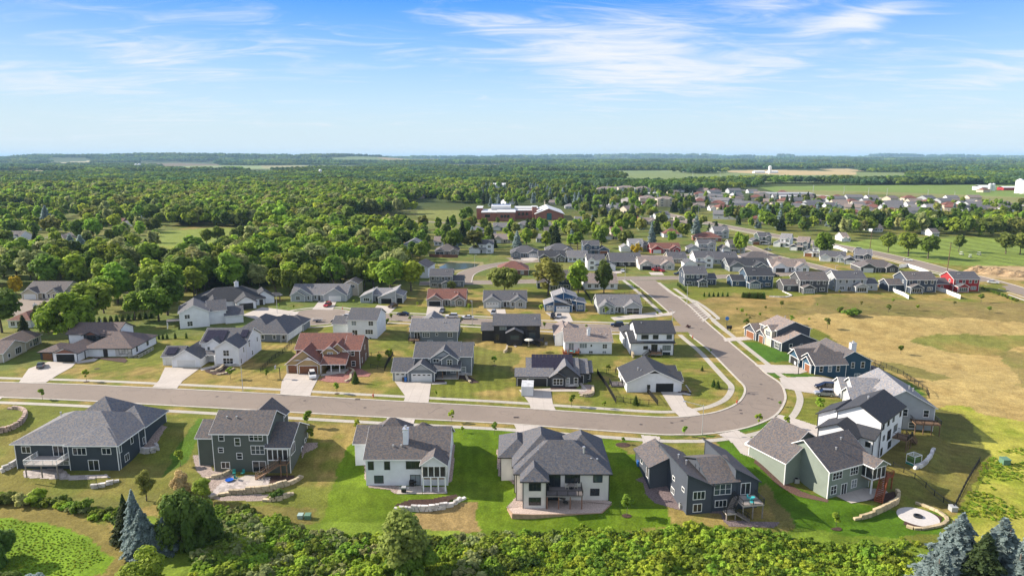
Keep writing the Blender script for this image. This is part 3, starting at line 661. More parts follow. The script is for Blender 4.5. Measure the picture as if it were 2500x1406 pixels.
def house(name, label, org, rot, vols, wins=(), wall='white', roof='char', trim=None, group=None, zf=-3.2, z=0.0, extra=None, fr=None, stone=None, gab=None, cat='house', oh=.45, lite=False):
    """vols: (x,y,w,d,eave,kind,pitch[,wallcolour[,zbottom]])   wins: (face, vol, u, z, w, h, style)"""
    x, y = org if not isinstance(org[0], str) else None
    t = thing(name, label, cat, (x, y, z), R(rot), group)
    TR = trim if trim is not None else M_WHITE
    walls = {}; rb = MB(); tb = MB()
    for v in vols:
        cx, cy = v[0]+v[2]/2, v[1]+v[3]/2; c_, s_ = math.cos(R(rot)), math.sin(R(rot)); FOOT.append((x+cx*c_-cy*s_, y+cx*s_+cy*c_, min(12, math.hypot(v[2], v[3])/2)))
    for i, v in enumerate(vols):
        X, Y, w, d, ze, kind, p = v[:7]; wc = v[7] if len(v) > 7 and v[7] else wall; zb = v[8] if len(v) > 8 else zf
        b = walls.setdefault(wc, MB()); s = .003*i     # keeps the walls of neighbouring wings out of one plane
        x0, y0, x1, y1 = X+s, Y+s, X+w-s, Y+d-s
        ztop = {'sW': lambda a, c: ze+p*(X+w-a), 'sE': lambda a, c: ze+p*(a-X), 'sS': lambda a, c: ze+p*(Y+d-c), 'sN': lambda a, c: ze+p*(c-Y)}.get(kind, lambda a, c: ze)
        cs = [(x0,y0),(x1,y0),(x1,y1),(x0,y1)]
        for k in range(4):
            a, c = cs[k], cs[(k+1) % 4]
            pts = [(*a, zb), (*c, zb), (*c, ztop(*c)-.06)]
            if (kind == 'gx' and k in (1, 3)) or (kind == 'gy' and k in (0, 2)):
                pts[2] = (*c, ze-.06); pts.append(((a[0]+c[0])/2, (a[1]+c[1])/2, ze+p*(d if kind == 'gx' else w)/2-.06))
            pts.append((*a, ztop(*a)-.06)); b.quad(*pts)
        b.quad(*[(*c, zb) for c in cs][::-1])
        # corner boards
        for cx, cy in cs:
            zt = ztop(cx, cy)-.12; tb.box(cx-.07, cy-.07, zb, cx+.07, cy+.07, zt)
        # roof with fascia
        for pl in roof_planes(kind, X, Y, w, d, ze, p, oh-.006*i):
            pl = ccw(pl); pl = [(q[0], q[1], q[2]+.14) for q in pl]
            rb.prism(pl, .13)
            lo = min(q[2] for q in pl)
            for a, c in zip(pl, pl[1:]+pl[:1]):
                xo0, yo0, xo1, yo1 = X-oh+.006*i, Y-oh+.006*i, X+w+oh-.006*i, Y+d+oh-.006*i
                e = lambda q: (abs(q[0]-xo0) < 1e-3, abs(q[0]-xo1) < 1e-3, abs(q[1]-yo0) < 1e-3, abs(q[1]-yo1) < 1e-3)
                if any(m and n for m, n in zip(e(a), e(c))):
                    sx = -1 if e(a)[0] and e(c)[0] else (1 if e(a)[1] and e(c)[1] else 0); sy = -1 if e(a)[2] and e(c)[2] else (1 if e(a)[3] and e(c)[3] else 0)
                    o = .035; A = (a[0]+sx*o, a[1]+sy*o, a[2]-.012); C_ = (c[0]+sx*o, c[1]+sy*o, c[2]-.012)
                    Ai = (a[0]-sx*.02, a[1]-sy*.02, a[2]-.012); Ci = (c[0]-sx*.02, c[1]-sy*.02, c[2]-.012)
                    tb.prism(ccw([Ai, A, C_, Ci]), .20)
    for k, b in walls.items():
        b.build('wall', siding(CH[k]) if k != 'stone' else M_STONEW, t)
    ro = rb.build('roof', shingle(RF[roof]), t)
    tb.build('trim', TR, t)
    FR = fr or M_WHITE; fkey = FR.name
    for q in wins:
        face, vi, u, zz, w, h, st = q[:7]
        X, Y, vw, vd = vols[vi][:4]; s = .003*vi
        if face == 'S': loc, rz = (X+u, Y+s-.004, zz), 0
        elif face == 'N': loc, rz = (X+u, Y+vd-s+.004, zz), math.pi
        elif face == 'W': loc, rz = (X+s-.004, Y+u, zz), -math.pi/2
        else: loc, rz = (X+vw-s+.004, Y+u, zz), math.pi/2
        if st[0] in 'wd':
            nx = int(st[1]) if len(st) > 1 else 1; ny = int(st[2]) if len(st) > 2 else (1 if st[0] == 'd' else 2)
            a, g = win_meshes(w, h, nx, ny, FR, fkey)
            o = link('window' if st[0] == 'w' else 'patio_door', a, t, loc, rz); link('pane', g, o)
        elif st[0] == 'g':      # garage door: gW white, gB brown, gO open, interior shade painted as near-black panel
            b = MB(); f = MB(); tt = .12
            f.box(-w/2-tt, -.08, 0, -w/2, .0, h+tt); f.box(w/2, -.08, 0, w/2+tt, .0, h+tt); f.box(-w/2, -.08, h, w/2, .0, h+tt)
            o = link('garage_door', f.mesh('garage_door', FR), t, loc, rz)
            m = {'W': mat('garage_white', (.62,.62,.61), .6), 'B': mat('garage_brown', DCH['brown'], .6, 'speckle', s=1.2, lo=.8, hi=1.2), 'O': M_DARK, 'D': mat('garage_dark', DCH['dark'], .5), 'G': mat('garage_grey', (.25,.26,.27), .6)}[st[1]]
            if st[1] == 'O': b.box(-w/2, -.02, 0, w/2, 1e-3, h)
            else:
                for k in range(4): b.box(-w/2, -.045, h*k/4, w/2, 0, h*(k+1)/4-.025)
                b.box(-w/2, -.02, 0, w/2, .002, h)
            link('panel', b.mesh('panel', m), o)
            if len(st) > 2 and st[1] != 'O':
                g = MB(); n = max(2, round(w/1.2))
                for k in range(n): xx = -w/2+w*(k+.5)/n; g.box(xx-.38, -.055, h*.78, xx+.38, -.04, h*.92)
                link('glazing', g.mesh('glazing', M_GLASSD), o)
        elif st[0] == 'f':      # front door
            a, g = win_meshes(w, h, 1, 1, FR, fkey); o = link('front_door', a, t, loc, rz)
            c = {'T': (.03,.28,.33), 'D': (.03,.025,.025), 'R': (.3,.03,.03), 'B': (.12,.06,.03)}[st[1]]; b = MB(); b.box(-w/2, -.05, 0, w/2, 0, h)
            link('panel', b.mesh('panel', mat('door_'+st[1], c, .5)), o)
        elif st[0] == 'v':      # attic vent / gable panel in another colour
            b = MB(); b.quad((-w/2,-.03,0),(w/2,-.03,0),(0,-.03,h)); b.quad((-w/2,0,0),(0,0,h),(w/2,0,0)); link('gable_panel', b.mesh('gable_panel', siding(CH[st[1:]])), t, loc, rz)
        elif st[0] == 'p':      # wall panel of another material
            b = MB(); b.box(-w/2, -.05, 0, w/2, 0, h); link('wall_panel', b.mesh('wall_panel', M_STONEW if st[1:] == 'stone' else siding(CH[st[1:]])), t, loc, rz)
    if extra: extra(t)
    return t
def vents(t, pts, s=.12, h=.5):
    for x, y, z in pts:
        b = MB(); b.lathe([(s, -.4), (s, h*.8), (s*1.7, h*.8), (s*1.7, h)], 8); b.build('roof_vent', M_METAL, t, loc=(x, y, z))
def chimney(t, x, y, z0, z1, w=.9, d=.9, m=None):
    b = MB(); b.box(-w/2, -d/2, z0, w/2, d/2, z1); b.box(-w/2-.06, -d/2-.06, z1-.5, w/2+.06, d/2+.06, z1-.4); c = b.build('chimney', m or siding(CH['white']), t, loc=(x, y, 0))
    b = MB(); b.box(-w/2-.1, -d/2-.1, z1, w/2+.1, d/2+.1, z1+.1); b.lathe([(.18, z1+.1), (.18, z1+.5), (.28, z1+.5), (.28, z1+.65)], 8); b.build('chimney_cap', M_METAL, c)
def solar(t, roofplane, u0, v0, nu, nv, pw=1.0, ph=1.7):
    """panels on a roof plane: roofplane = (origin, u direction, v direction)"""
    o, ud, vd = map(Vector, roofplane); ud.normalize(); vd.normalize(); n = ud.cross(vd).normalized(); b = MB()
    for i in range(nu):
        for j in range(nv):
            a = o+ud*(u0+i*(pw+.03))+vd*(v0+j*(ph+.03))+n*.26; P = [a, a+ud*pw, a+ud*pw+vd*ph, a+vd*ph]; Q = [q-n*.05 for q in P]
            b.quad(*P); b.quad(*Q[::-1])
            for k in range(4): b.quad(Q[k], Q[(k+1) % 4], P[(k+1) % 4], P[k])
    b.build('solar_panels', mat('solar', (.022,.018,.034), .22, spec=.35), t)
def deck(t, x, y, w, d, z, zb=-2.8, col=None, rail=M_BLACK, posts=3, open_side=None, inset=True, fl=None, pm=None):
    """raised deck: floor, posts, railing"""
    col = col or M_WOOD
    b = MB(); b.box(x, y, z-.28, x+w, y+d, z-.04); n = int(d/.28)
    for k in range(n): b.box(x+.02, y+k*d/n+.01, z-.04, x+w-.02, y+(k+1)*d/n-.02, z)
    o = b.build('deck', fl or col, t)
    for k in range(posts):
        xx = x+.15+(w-.3)*k/(posts-1); p = MB(); p.box(xx-.09, y+.08, zb, xx+.09, y+.26, z-.28); p.build('post', pm or col, o)
    r = MB(); hgt = 1.0
    segs = [((x,y),(x+w,y)), ((x,y),(x,y+d)), ((x+w,y),(x+w,y+d))]
    for (a0, a1), (c0, c1) in segs:
        r.bar((a0,a1,z+hgt), (c0,c1,z+hgt), .04); r.bar((a0,a1,z+.12), (c0,c1,z+.12), .025); L_ = math.hypot(c0-a0, c1-a1); n = max(2, int(L_/.16))
        for k in range(n+1):
            q = k/n; th = .05 if k % 12 == 0 else .012; r.bar((a0+(c0-a0)*q, a1+(c1-a1)*q, z), (a0+(c0-a0)*q, a1+(c1-a1)*q, z+hgt), th)
    r.build('railing', rail, o)
    return o
def stairs(t, a, b_, w, col=M_WOOD, rail=None, n=14, name='stairs'):
    """flight from a=(x,y,z) top to b=(x,y,z) bottom"""
    A = Vector(a); B = Vector(b_); d = Vector((B.x-A.x, B.y-A.y, 0)).normalized(); s = Vector((d.y, -d.x, 0))*w/2; m = MB()
    for k in range(n):
        p = A.lerp(B, (k+.5)/n); q = d*(Vector((B.x-A.x, B.y-A.y)).length/n/2*1.1)
        m.prism(ccw([tuple(p-s-q), tuple(p+s-q), tuple(p+s+q), tuple(p-s+q)]), .07)
    for e in (-1, 1): m.bar(A+s*e-Vector((0,0,.12)), B+s*e-Vector((0,0,.05)), .09)
    o = m.build(name, col, t); r = MB()
    for e in (-1, 1):
        r.bar(A+s*e+Vector((0,0,.95)), B+s*e+Vector((0,0,.95)), .045)
        for k in range(n+1):
            p = A.lerp(B, k/n)+s*e; r.bar(p, p+Vector((0,0,.95)), .02 if k % 7 else .05)
    r.build('handrail', rail or col, o)
    return o
def screen_room(t, x, y, w, d, z0, z1, bays=4, m=M_WHITE, sides='SEW'):
    """screened porch bay: frame bars with dark mesh panels"""
    g = MB(); f = MB()
    fs = {'S': ((x,y),(x+w,y)), 'E': ((x+w,y),(x+w,y+d)), 'W': ((x,y),(x,y+d))}
    for s in sides:
        (a0, a1), (c0, c1) = fs[s]; n = bays if s == 'S' else max(2, int(d/1.3))
        f.bar((a0,a1,z0+.08), (c0,c1,z0+.08), .09); f.bar((a0,a1,z1-.08), (c0,c1,z1-.08), .09)
        for k in range(n+1): q = k/n; f.bar((a0+(c0-a0)*q, a1+(c1-a1)*q, z0), (a0+(c0-a0)*q, a1+(c1-a1)*q, z1), .07)
    g.box(x+.05, y+.05, z0+.05, x+w-.05, y+d-.05, z1-.05)
    o = f.build('screen_porch', m, t); g.build('screen', mat('porch_screen', (.02,.021,.024), .35, 'speckle', s=.8, lo=.3, hi=2.2), o); return o
def porch_posts(t, pts, z0, z1, m=M_WHITE, r=.12):
    for x, y in pts: b = MB(); b.box(x-r, y-r, z0, x+r, y+r, z1); b.build('porch_post', m, t)
# ================================================================== THE NEAR HOUSES
BL = mat('black_frame', (.02,.02,.022), .5)
def porch(x0, x1, y, z0=0, z1=2.4, n=2, m=M_WHITE):
    return lambda t: porch_posts(t, [(x0+(x1-x0)*k/max(1, n-1), y) for k in range(n)], z0, z1, m)
def multi(*fs):
    def go(t):
        for f in fs: f(t)
    return go
WT = siding(CH['white'])
def deck_slab(t, x, y, w, d, z): b = MB(); b.box(x, y, z-.3, x+w, y+d, z); b.build('porch_floor', M_WOOD, t)
# --- front row, seen from behind
house('blue_house', 'dark navy walkout house under a pale grey hipped roof with a white railed deck', (-101.6,130.9), -.5,
 [(0,0,21.4,16,2.9,'h',.46),(4.2,11.5,10,10,2.9,'h',.78),(13.2,9.4,8.4,9,2.9,'h',.66),(11.4,-.7,10,8,2.9,'h',.44)], [
 ('S',0,2.3,.7,1.7,1.3,'w21'),('S',0,8.9,.05,2.0,2.1,'d2'),('S',3,2.3,.65,2.6,1.4,'w31'),('S',3,7.8,.8,1.7,1.2,'w21'),('S',3,4.9,-2.7,2.0,2.1,'d2'),('S',0,4.0,-2.0,1.3,.9,'w11'),('S',0,9.6,-1.9,2.2,.8,'w21'),
 ('E',3,1.0,.7,.8,1.5,'w11'),('E',0,4.6,.8,.8,1.5,'w11'),('E',0,10,.9,.8,1.5,'w11'),('E',3,3.0,-2.0,1.4,1.4,'w21'),('E',0,9.3,-1.1,1.3,1.3,'w21')], wall='navy', roof='grey', oh=.6,
 extra=multi(lambda t: deck(t, 4.6, -4.2, 6.6, 4.2, 0, col=M_GREYWOOD, rail=M_WHITE, fl=mat('pale_deck', (.42,.37,.34), .8, 'speckle', s=1.5, lo=.85, hi=1.1)), lambda t: vents(t, [(19,12,4.2),(4,9,5.5)])))
house('olive_house', 'tall dark olive walkout house with a screened porch and long wooden stairs', (-60.5,129.6), -1,
 [(0,0,11.2,9.6,5.6,'gx',.60),(-4.3,2.6,4.4,8,3.5,'gx',.55),(11.2,-.5,4.5,11.5,2.9,'gx',.50),(1.5,9,7,10.5,2.8,'gy',.85)], [
 ('S',0,1.9,3.9,1.0,1.5,'w12'),('S',0,5.1,2.9,1.0,1.5,'w12'),('S',0,8.9,4.0,2.6,1.4,'w32'),('S',0,1.6,1.4,.9,.9,'w12'),('S',0,5.3,.0,1.0,1.2,'w12'),('S',0,9.1,1.1,2.6,1.7,'w32'),('S',0,2.3,-2.0,1.6,1.2,'w21'),('S',0,9.2,-2.75,2.6,2.2,'d2'),
 ('E',2,7.5,-1.2,.9,.7,'w11'),('E',2,9.8,-.3,.9,.7,'w11'),('E',2,2.0,.7,2.4,2.0,'w31')], wall='olive', roof='mid',
 extra=multi(lambda t: screen_room(t, 11.3, -.72, 4.1, .5, 0, 2.5, 4, sides='S'), lambda t: vents(t, [(2,3,7.4),(4,3,7.4)]),
  lambda t: deck(t, 14.2, -2.4, 1.5, 1.7, 0, posts=2), lambda t: stairs(t, (14.2,-1.7,0), (9.6,-3.2,-2.7), 1.1)))
house('white_house', 'white walkout house with a brown roof, white chimney and screened gable porch', (-28.3,123.5), .3,
 [(0,0,15.8,13,2.9,'gx',.58),(-3.7,7.4,4.5,9,2.8,'gx',.45),(11.2,-2.6,4.5,7,2.9,'gy',.70,None,2.4),(-.5,11,7,6,3.0,'h',.85),(7.5,11.5,4,3.5,3.2,'h',.9)], [
 ('S',0,.95,.6,.9,1.5,'w12'),('S',0,4.1,.6,.9,1.5,'w12'),('S',0,9.2,.75,2.7,1.4,'w31'),('S',0,2.4,-2.2,1.6,1.4,'w22'),('S',0,9.5,-2.75,1.8,2.1,'d2')], wall='white', roof='mid', fr=BL,
 extra=multi(lambda t: chimney(t, 7.4, 3.2, 3.6, 7.6, 1.0, 1.3), lambda t: vents(t, [(5,2.2,4.2),(6.6,2.2,4.2)]),
  lambda t: screen_room(t, 11.25, -2.55, 4.4, 2.5, .1, 2.5, 4), lambda t: porch_posts(t, [(11.35,-2.5),(12.8,-2.5),(14.2,-2.5),(15.55,-2.5)], -2.8, .1),
  lambda t: deck_slab(t, 11.25, -2.6, 4.4, 2.6, .08)))
house('cream_house', 'cream walkout house with black windows, charcoal hipped roofs and a dark deck', (2.0,114.6), 0,
 [(-1.2,3,17.2,12.5,2.9,'h',.56),(0,0,4.2,9,2.9,'h',.60),(-1.5,6,10.5,14.5,2.9,'h',.72),(-4.2,10.3,6.5,10,2.8,'h',.60),(7.3,7.5,8.8,11,2.95,'h',.80)], [
 ('S',1,2.15,.8,2.0,1.3,'w31'),('S',1,2.15,-2.0,2.0,1.3,'w31'),('S',0,7.0,.05,2.2,2.2,'d2'),('S',0,10.4,.8,2.6,1.4,'w31'),('S',0,15.1,.95,1.5,1.2,'w21'),('S',0,14.6,-1.7,1.5,1.2,'w21'),('S',0,6.7,-2.75,2.0,2.1,'d2'),('S',0,9.8,-1.5,2.1,.7,'w21')],
 wall='cream', roof='char', trim=BL, fr=BL, oh=.55, extra=multi(lambda t: deck(t, 4.2, -.5, 6.6, 3.4, 0, col=mat('cedar_post', (.22,.10,.06), .7), fl=mat('grey_deck', (.17,.15,.15), .8), posts=4), lambda t: vents(t, [(12.9,5.5,4.1),(14,5.5,4.0),(3.1,7.5,5)], .12, .4), lambda t: vents(t, [(11.6,6.6,4.8)], .16, 1.5)))
def h5x(t):
    deck(t, 8.9, -3.4, 4.0, 3.5, 0, col=M_GREYWOOD, fl=mat('pale_deck', (.42,.37,.34), .8))
    deck(t, 6.0, -3.2, 1.9, 1.4, -1.4, col=M_GREYWOOD, posts=2, fl=mat('pale_deck', (.42,.37,.34), .8))
    stairs(t, (8.9,-.7,0), (7.3,-2.0,-1.4), 1.1, M_GREYWOOD, M_BLACK, 8); stairs(t, (7.9,-2.6,-1.4), (10.2,-3.6,-2.8), 1.1, M_GREYWOOD, M_BLACK, 8)
    vents(t, [(1.5,8,4.3),(2.2,6,4.0)], .12, .8)
house('navy_house', 'navy blue walkout house with brown slanted shed roofs and a small raised deck', (31.2,112.4), 9,
 [(0,0,4.7,14,2.5,'sW',.50),(-3.6,9.2,3.7,8,2.4,'sE',.42),(4.4,.3,5.2,11,2.9,'gx',.40),(9.3,.5,4.4,13,2.5,'sW',.56)], [
 ('S',0,2.2,.1,2.1,1.4,'w31'),('S',0,2.0,-2.3,1.5,1.4,'w21'),('S',2,2.4,.5,3.1,1.9,'w32'),('S',2,2.2,-1.9,2.1,1.2,'w31'),('S',3,2.0,.05,1.7,2.1,'d2'),
 ('W',0,10.5,1.1,.9,.6,'w11'),('W',0,6.2,.9,.9,.6,'w11'),('W',0,1.8,.9,.9,.6,'w11'),('W',0,6.4,-1.9,1.3,1.0,'w21'),('W',1,4.5,1.0,.9,.8,'w11'),('W',1,1.2,-.3,.9,2.0,'fD')],
 wall='slate', roof='mid', trim=siding(CH['navy']), extra=h5x)
def h6x(t):
    screen_room(t, 8.9, -2.3, 3.5, 3.0, .1, 2.5, 3); deck_slab(t, 8.9, -2.3, 3.5, 3.0, .1)
    porch_posts(t, [(9.0,-2.2),(12.3,-2.2)], -2.8, 0)
    deck(t, 12.4, -2.6, 2.2, 2.0, 0, col=M_REDWOOD, rail=M_REDWOOD, posts=2); stairs(t, (12.2,-2.4,0), (7.6,-4.9,-2.8), 1.3, M_REDWOOD)
    vents(t, [(5,3,4.9),(8,4.5,5.8)])
house('sage_house', 'pale sage green walkout house with a brown gable roof and red wooden stairs', (59.0,118.2), 25,
 [(0,0,11.2,12,2.9,'gx',.62),(-4.0,6.6,7.5,9.5,2.6,'gy',.62),(2,11,8,8,2.8,'gy',.66),(8.9,-2.4,3.7,5,2.9,'gy',.55,None,2.5)], [
 ('S',0,2.2,.8,2.4,1.3,'w32'),('S',0,6.7,.8,2.0,1.4,'w32'),('S',0,1.5,-2.1,1.4,1.6,'w22'),('S',0,4.3,-2.75,1.3,2.1,'d2'),('S',0,7.0,-1.9,1.3,1.5,'w22')], wall='sage', roof='mid', extra=h6x)
def h7x(t):
    deck(t, 8, -3, 3.6, 3, 0, col=M_WOOD); stairs(t, (11.6,-2.2,0), (15,-2.6,-2.8), 1.1, M_WOOD); vents(t, [(6,5,7.9),(6.7,5.2,7.9)])
house('farmhouse', 'tall bright white house with black roofs and black windows beside the sage house', (77.4,135.0), 44,
 [(0,0,14,9,5.6,'gx',.56),(-5.2,3,6.5,7.8,2.8,'gx',.50),(-3.2,.3,4,4,2.7,'sE',.36),(2.5,6.5,8,7.5,3.0,'gx',.58)], [
 ('S',0,1.2,3.7,.9,1.4,'w12'),('S',0,4.3,3.7,.9,1.4,'w12'),('S',0,7.5,3.7,.9,1.4,'w12'),('S',0,12,3.7,.9,1.4,'w12'),('S',0,2.2,1.0,.9,.9,'w11'),('S',0,5.5,.2,2.0,2.0,'d2'),('S',0,9.5,.9,2.0,1.4,'w22'),('S',0,1.5,-2.2,.9,1.5,'w12'),('S',0,6.5,-2.0,1.8,1.4,'w22'),
 ('W',2,1.0,.8,.8,.9,'w11')], wall='white', roof='black', trim=BL, fr=BL, extra=h7x)
def r3x(t):
    deck(t, 11.5, -3.0, 5.5, 4.0, -.2, zb=-3, col=M_WOOD, rail=M_BLACK, posts=4); vents(t, [(13,6,5.5),(13.6,5.2,5.2)])
house('grey_house', 'wide pale grey house with light grey gables and wooden deck beside the field', (82.0,153.3), -9,
 [(3,0,13.6,17,2.9,'gy',.56),(-.4,11.5,6,6,2.8,'gx',.6),(-.6,3.5,6,6,2.8,'gx',.6),(1,5.5,6,10,2.9,'gx',.62)], [
 ('S',0,11.8,.5,1.1,1.6,'w12'),('S',0,7.2,.5,1.1,1.6,'w12'),('W',1,3,0,4,2.3,'gW'),('W',2,3,0,2.6,2.3,'gW'),('S',0,9,-2.4,1.3,1.3,'w12')], wall='lgrey', roof='lgrey', extra=r3x)
def r2x(t):
    deck(t, 18.2, 1.5, 3.5, 5, 0, zb=-3, col=mat('grey_deck', (.17,.15,.15), .8)); chimney(t, 16.5, 9, 3.4, 6.2, 1.6, 1.2, m=siding(CH['white']))
house('teal_house', 'teal blue house with white trim, brown garage doors and a grey roof on the curve', (85.2,184.2), 6,
 [(0,0,9.2,7.5,2.9,'gx',.62),(7,2.2,11,14,2.9,'gy',.52),(-1.2,6.5,6,5.5,2.8,'gx',.75),(2,5,10,12,2.9,'h',.62),(-.8,.8,4.4,4.4,2.9,'gx',.7)], [
 ('S',0,1.8,.7,.9,1.6,'w12'),('S',0,4.4,.7,.9,1.6,'w12'),('S',0,6.8,.7,.9,1.6,'w12'),('S',1,2.7,1.3,.8,1.0,'w12'),('S',1,5.6,.8,.9,1.6,'w12'),('S',1,8.6,.8,1.0,1.7,'w12'),('S',1,2.6,-1.6,.8,1.0,'w12'),('S',1,7.2,-1.9,1.6,.9,'w21'),
 ('W',4,1.9,0,2.6,2.2,'gB'),('W',2,2.8,0,4.2,2.3,'gO')], wall='teal', roof='mid', extra=r2x)
house('charcoal_house', 'charcoal two storey house with brown garage doors and taupe roofs beside the dry field', (84.8,207.5), 12,
 [(0,0,12.4,8,2.9,'gy',.42),(1.0,4.6,12,9,5.7,'gy',.40),(-1,13,7,7,2.9,'gx',.62),(-.5,8.5,5,5,2.9,'gx',.6),(-.4,5.2,3,4,5.5,'gx',.6,'beige')], [
 ('S',0,3.2,.5,1.0,1.7,'w12'),('S',0,7,.8,.8,1.2,'w12'),('S',0,3,-1.8,1.2,.8,'w11'),('W',2,3.5,0,4.6,2.3,'gB'),('W',3,2.2,0,2.4,2.3,'gB'),('W',4,2,3.3,2.4,1.5,'w32'),('W',0,2.5,.4,2.2,1.9,'w32'),('W',0,6.3,0,1,2.1,'fD')], wall='slate', roof='tan', extra=lambda t: vents(t, [(9,5,4.6),(8,11,8)]))
# --- second row, seen from the street side
M_BROWNST = mat('brown_stone', (.22,.13,.09), .9, 'stone', s=.8)
def m1x(t):
    porch_posts(t, [(12.0,2.4)], 0, 2.6, BL)
    d = deck(t, 24.2, 3.5, 3.2, 9, 0, zb=-1.8, col=M_BROWNST, rail=M_METAL)
house('brown_roof_house', 'white house with brown hipped roofs, a dark dormer and an open garage', (-140.9,196.2), 1,
 [(3.9,0,7.2,10,2.8,'gy',.42),(-.9,1.8,6,8,2.75,'h',.42,'navy'),(10,5.2,14.5,15,2.85,'h',.44),(1.5,12,15,10,5.6,'gx',.46),(6.8,11.2,4.6,4,5.4,'gy',.42,'navy'),(11.2,11.4,3.4,3,5.1,'gx',.3,'navy')], [
 ('S',0,3.7,0,5.0,2.2,'gO'),('S',1,2.3,0,3.3,2.2,'gB'),('S',0,3.6,2.6,6.6,1.2,'vbrick'),('S',4,2.3,3.8,2.6,1.2,'w31'),('S',5,1.6,3.7,1.2,1.2,'w21'),('S',4,2.3,5.3,4,.9,'vbrick'),('S',2,12.0,0,5.0,2.75,'pstone'),('S',2,12.0,.9,2.6,1.5,'w32'),('S',2,6.5,0,1.1,2.2,'fD'),
 ('E',2,3,.8,.6,1.5,'w11'),('E',2,9.5,1.0,1.0,1.3,'w21')], wall='white', roof='brown', trim=siding(CH['navy']), fr=BL, oh=.6, extra=lambda t: (vents(t, [(5,19,7),(8.6,18,8)]), m1x(t)))
house('beige_ranch', 'long beige house with a low brown roof at the left edge of the picture', (-168,189), 8,
 [(0,4,17.5,12,2.9,'gx',.38),(8,12,9,14,2.9,'gy',.40),(-6,-4,12,10,2.9,'gy',.45)], [('S',0,4,.8,1.1,1.1,'w11'),('S',0,8,.6,.9,1.2,'w11'),('E',0,8,.6,3.0,1.9,'w31'),('E',1,8,.6,1.2,1.4,'w21'),('E',1,11,.4,3.2,2.0,'w31'),('E',0,3,.8,1.0,1.1,'w11')], wall='beige', roof='brown')
SL = lambda x, y, w, d, ze, p: ((x-.45, y-.45, ze-p*.45+.14), (1,0,0), (0,1,p))
def m2x(t):
    solar(t, SL(-1.3,1.9,6,7,2.75,.5), .9, 1.0, 3, 2, 1.0, 1.5); solar(t, SL(8.2,6.5,14,12,5.6,.5), .8, .8, 6, 3, 1.0, 1.65); solar(t, SL(8.2,6.5,14,12,5.6,.5), 11.2, 2.6, 2, 2, 1., 1.65)
    solar(t, ((9.6+.2,8.0,2.9),(0,-1,0),(-.8,0,.55)), .6, .3, 4, 2, 1.0, 1.5)
    porch_posts(t, [(13.6,2.6)], 0, 2.7)
house('solar_gable_house', 'white two storey house with a turquoise door and solar panels on several roofs', (-101.1,190.9), 0,
 [(2.3,0,8.2,9,2.75,'gy',.62),(-1.3,1.9,5,8,2.75,'gx',.5),(8.2,6.5,13.3,12,5.6,'gx',.5),(14.6,1.0,6.8,8,5.6,'gy',.66),(9.5,3.4,5.2,5,2.8,'sN',.30,None,2.45),(9.8,5.4,5,3,5.3,'gy',.7)], [
 ('S',0,4.1,0,5.3,2.2,'gW'),('S',1,2.1,0,2.9,2.2,'gW'),('S',3,3.2,3.2,1.6,1.6,'w22'),('S',3,3.6,.8,2.8,1.6,'w32'),('S',3,3.4,-.2,6.7,1.0,'pstone'),('S',5,1.0,3.7,.7,.9,'w12'),('S',5,3.5,3.7,.7,.9,'w12'),('S',2,4.6,.1,1.0,2.2,'fT'),('S',2,2.2,.8,.8,1.2,'w12'),
 ('E',3,1.5,.5,.7,1.3,'w12'),('E',3,3.8,3.2,.6,1.5,'w12'),('E',2,2.5,3.6,.6,1.5,'w12'),('E',2,4.5,.6,.7,1.3,'w12'),('E',2,9,3.6,.7,1.3,'w12')], wall='white', roof='char', fr=M_WHITE, extra=m2x)
def wrap(t): b = MB(); b.box(18.2, .05, .3, 18.24, 19, 2.6); b.build('house_wrap', mat('house_wrap', (.68,.69,.70), .6, 'speckle', s=.7, lo=.85, hi=1.08), t)
def ladders(t):
    for x in (16.4, 18.4):
        b = MB(); b.bar((x-.25,-1,0),(x-.25,-.1,2.6),.04); b.bar((x+.25,-1,0),(x+.25,-.1,2.6),.04)
        for k in range(8): b.bar((x-.25,-1+.9*k/8,.1+2.5*k/8),(x+.25,-1+.9*k/8,.1+2.5*k/8),.03)
        b.build('ladder', M_METAL, t)
house('unfinished_house', 'grey and white house still being built, dark hipped roof and ladders against it', (-92.5,219.6), -3,
 [(7,0,11.2,18,2.9,'h',.62),(0,3.5,11,16,2.9,'h',.60),(11.5,14,7,7,2.9,'h',.62)], [
 ('S',0,2.2,.9,2.4,1.4,'w31'),('S',0,6.9,.9,.9,1.3,'w11'),('S',0,10.0,.9,.9,1.3,'w11'),('S',1,4,.4,1,1.8,'w11'),('E',0,1.8,.8,1.2,1.5,'w21'),('E',0,7,.8,1.3,1.2,'w21')], wall='grey', roof='char', extra=lambda t: (wrap(t), ladders(t), vents(t, [(14,14,5)], .12, .9)))
def m4x(t):
    b = MB(); b.box(-4.4,1.5,2.5,0,5.5,2.75); b.build('patio_roof', shingle(RF['char']), t); porch_posts(t, [(-4.2,1.7),(-4.2,5.3)], 0, 2.5)
house('tall_white_house', 'tall white house with a dark roof and covered back patio near the wood', (-118.0,236.0), 24,
 [(0,0,9.5,14,5.7,'gy',.52),(9.3,3,6,12,5.0,'gx',.45),(15,1.6,6,12,3.0,'gx',.36)], [('S',0,2.5,3.6,1.6,1.3,'w22'),('S',0,3.2,.8,1.6,1.6,'w22')], wall='white', roof='char', extra=m4x)
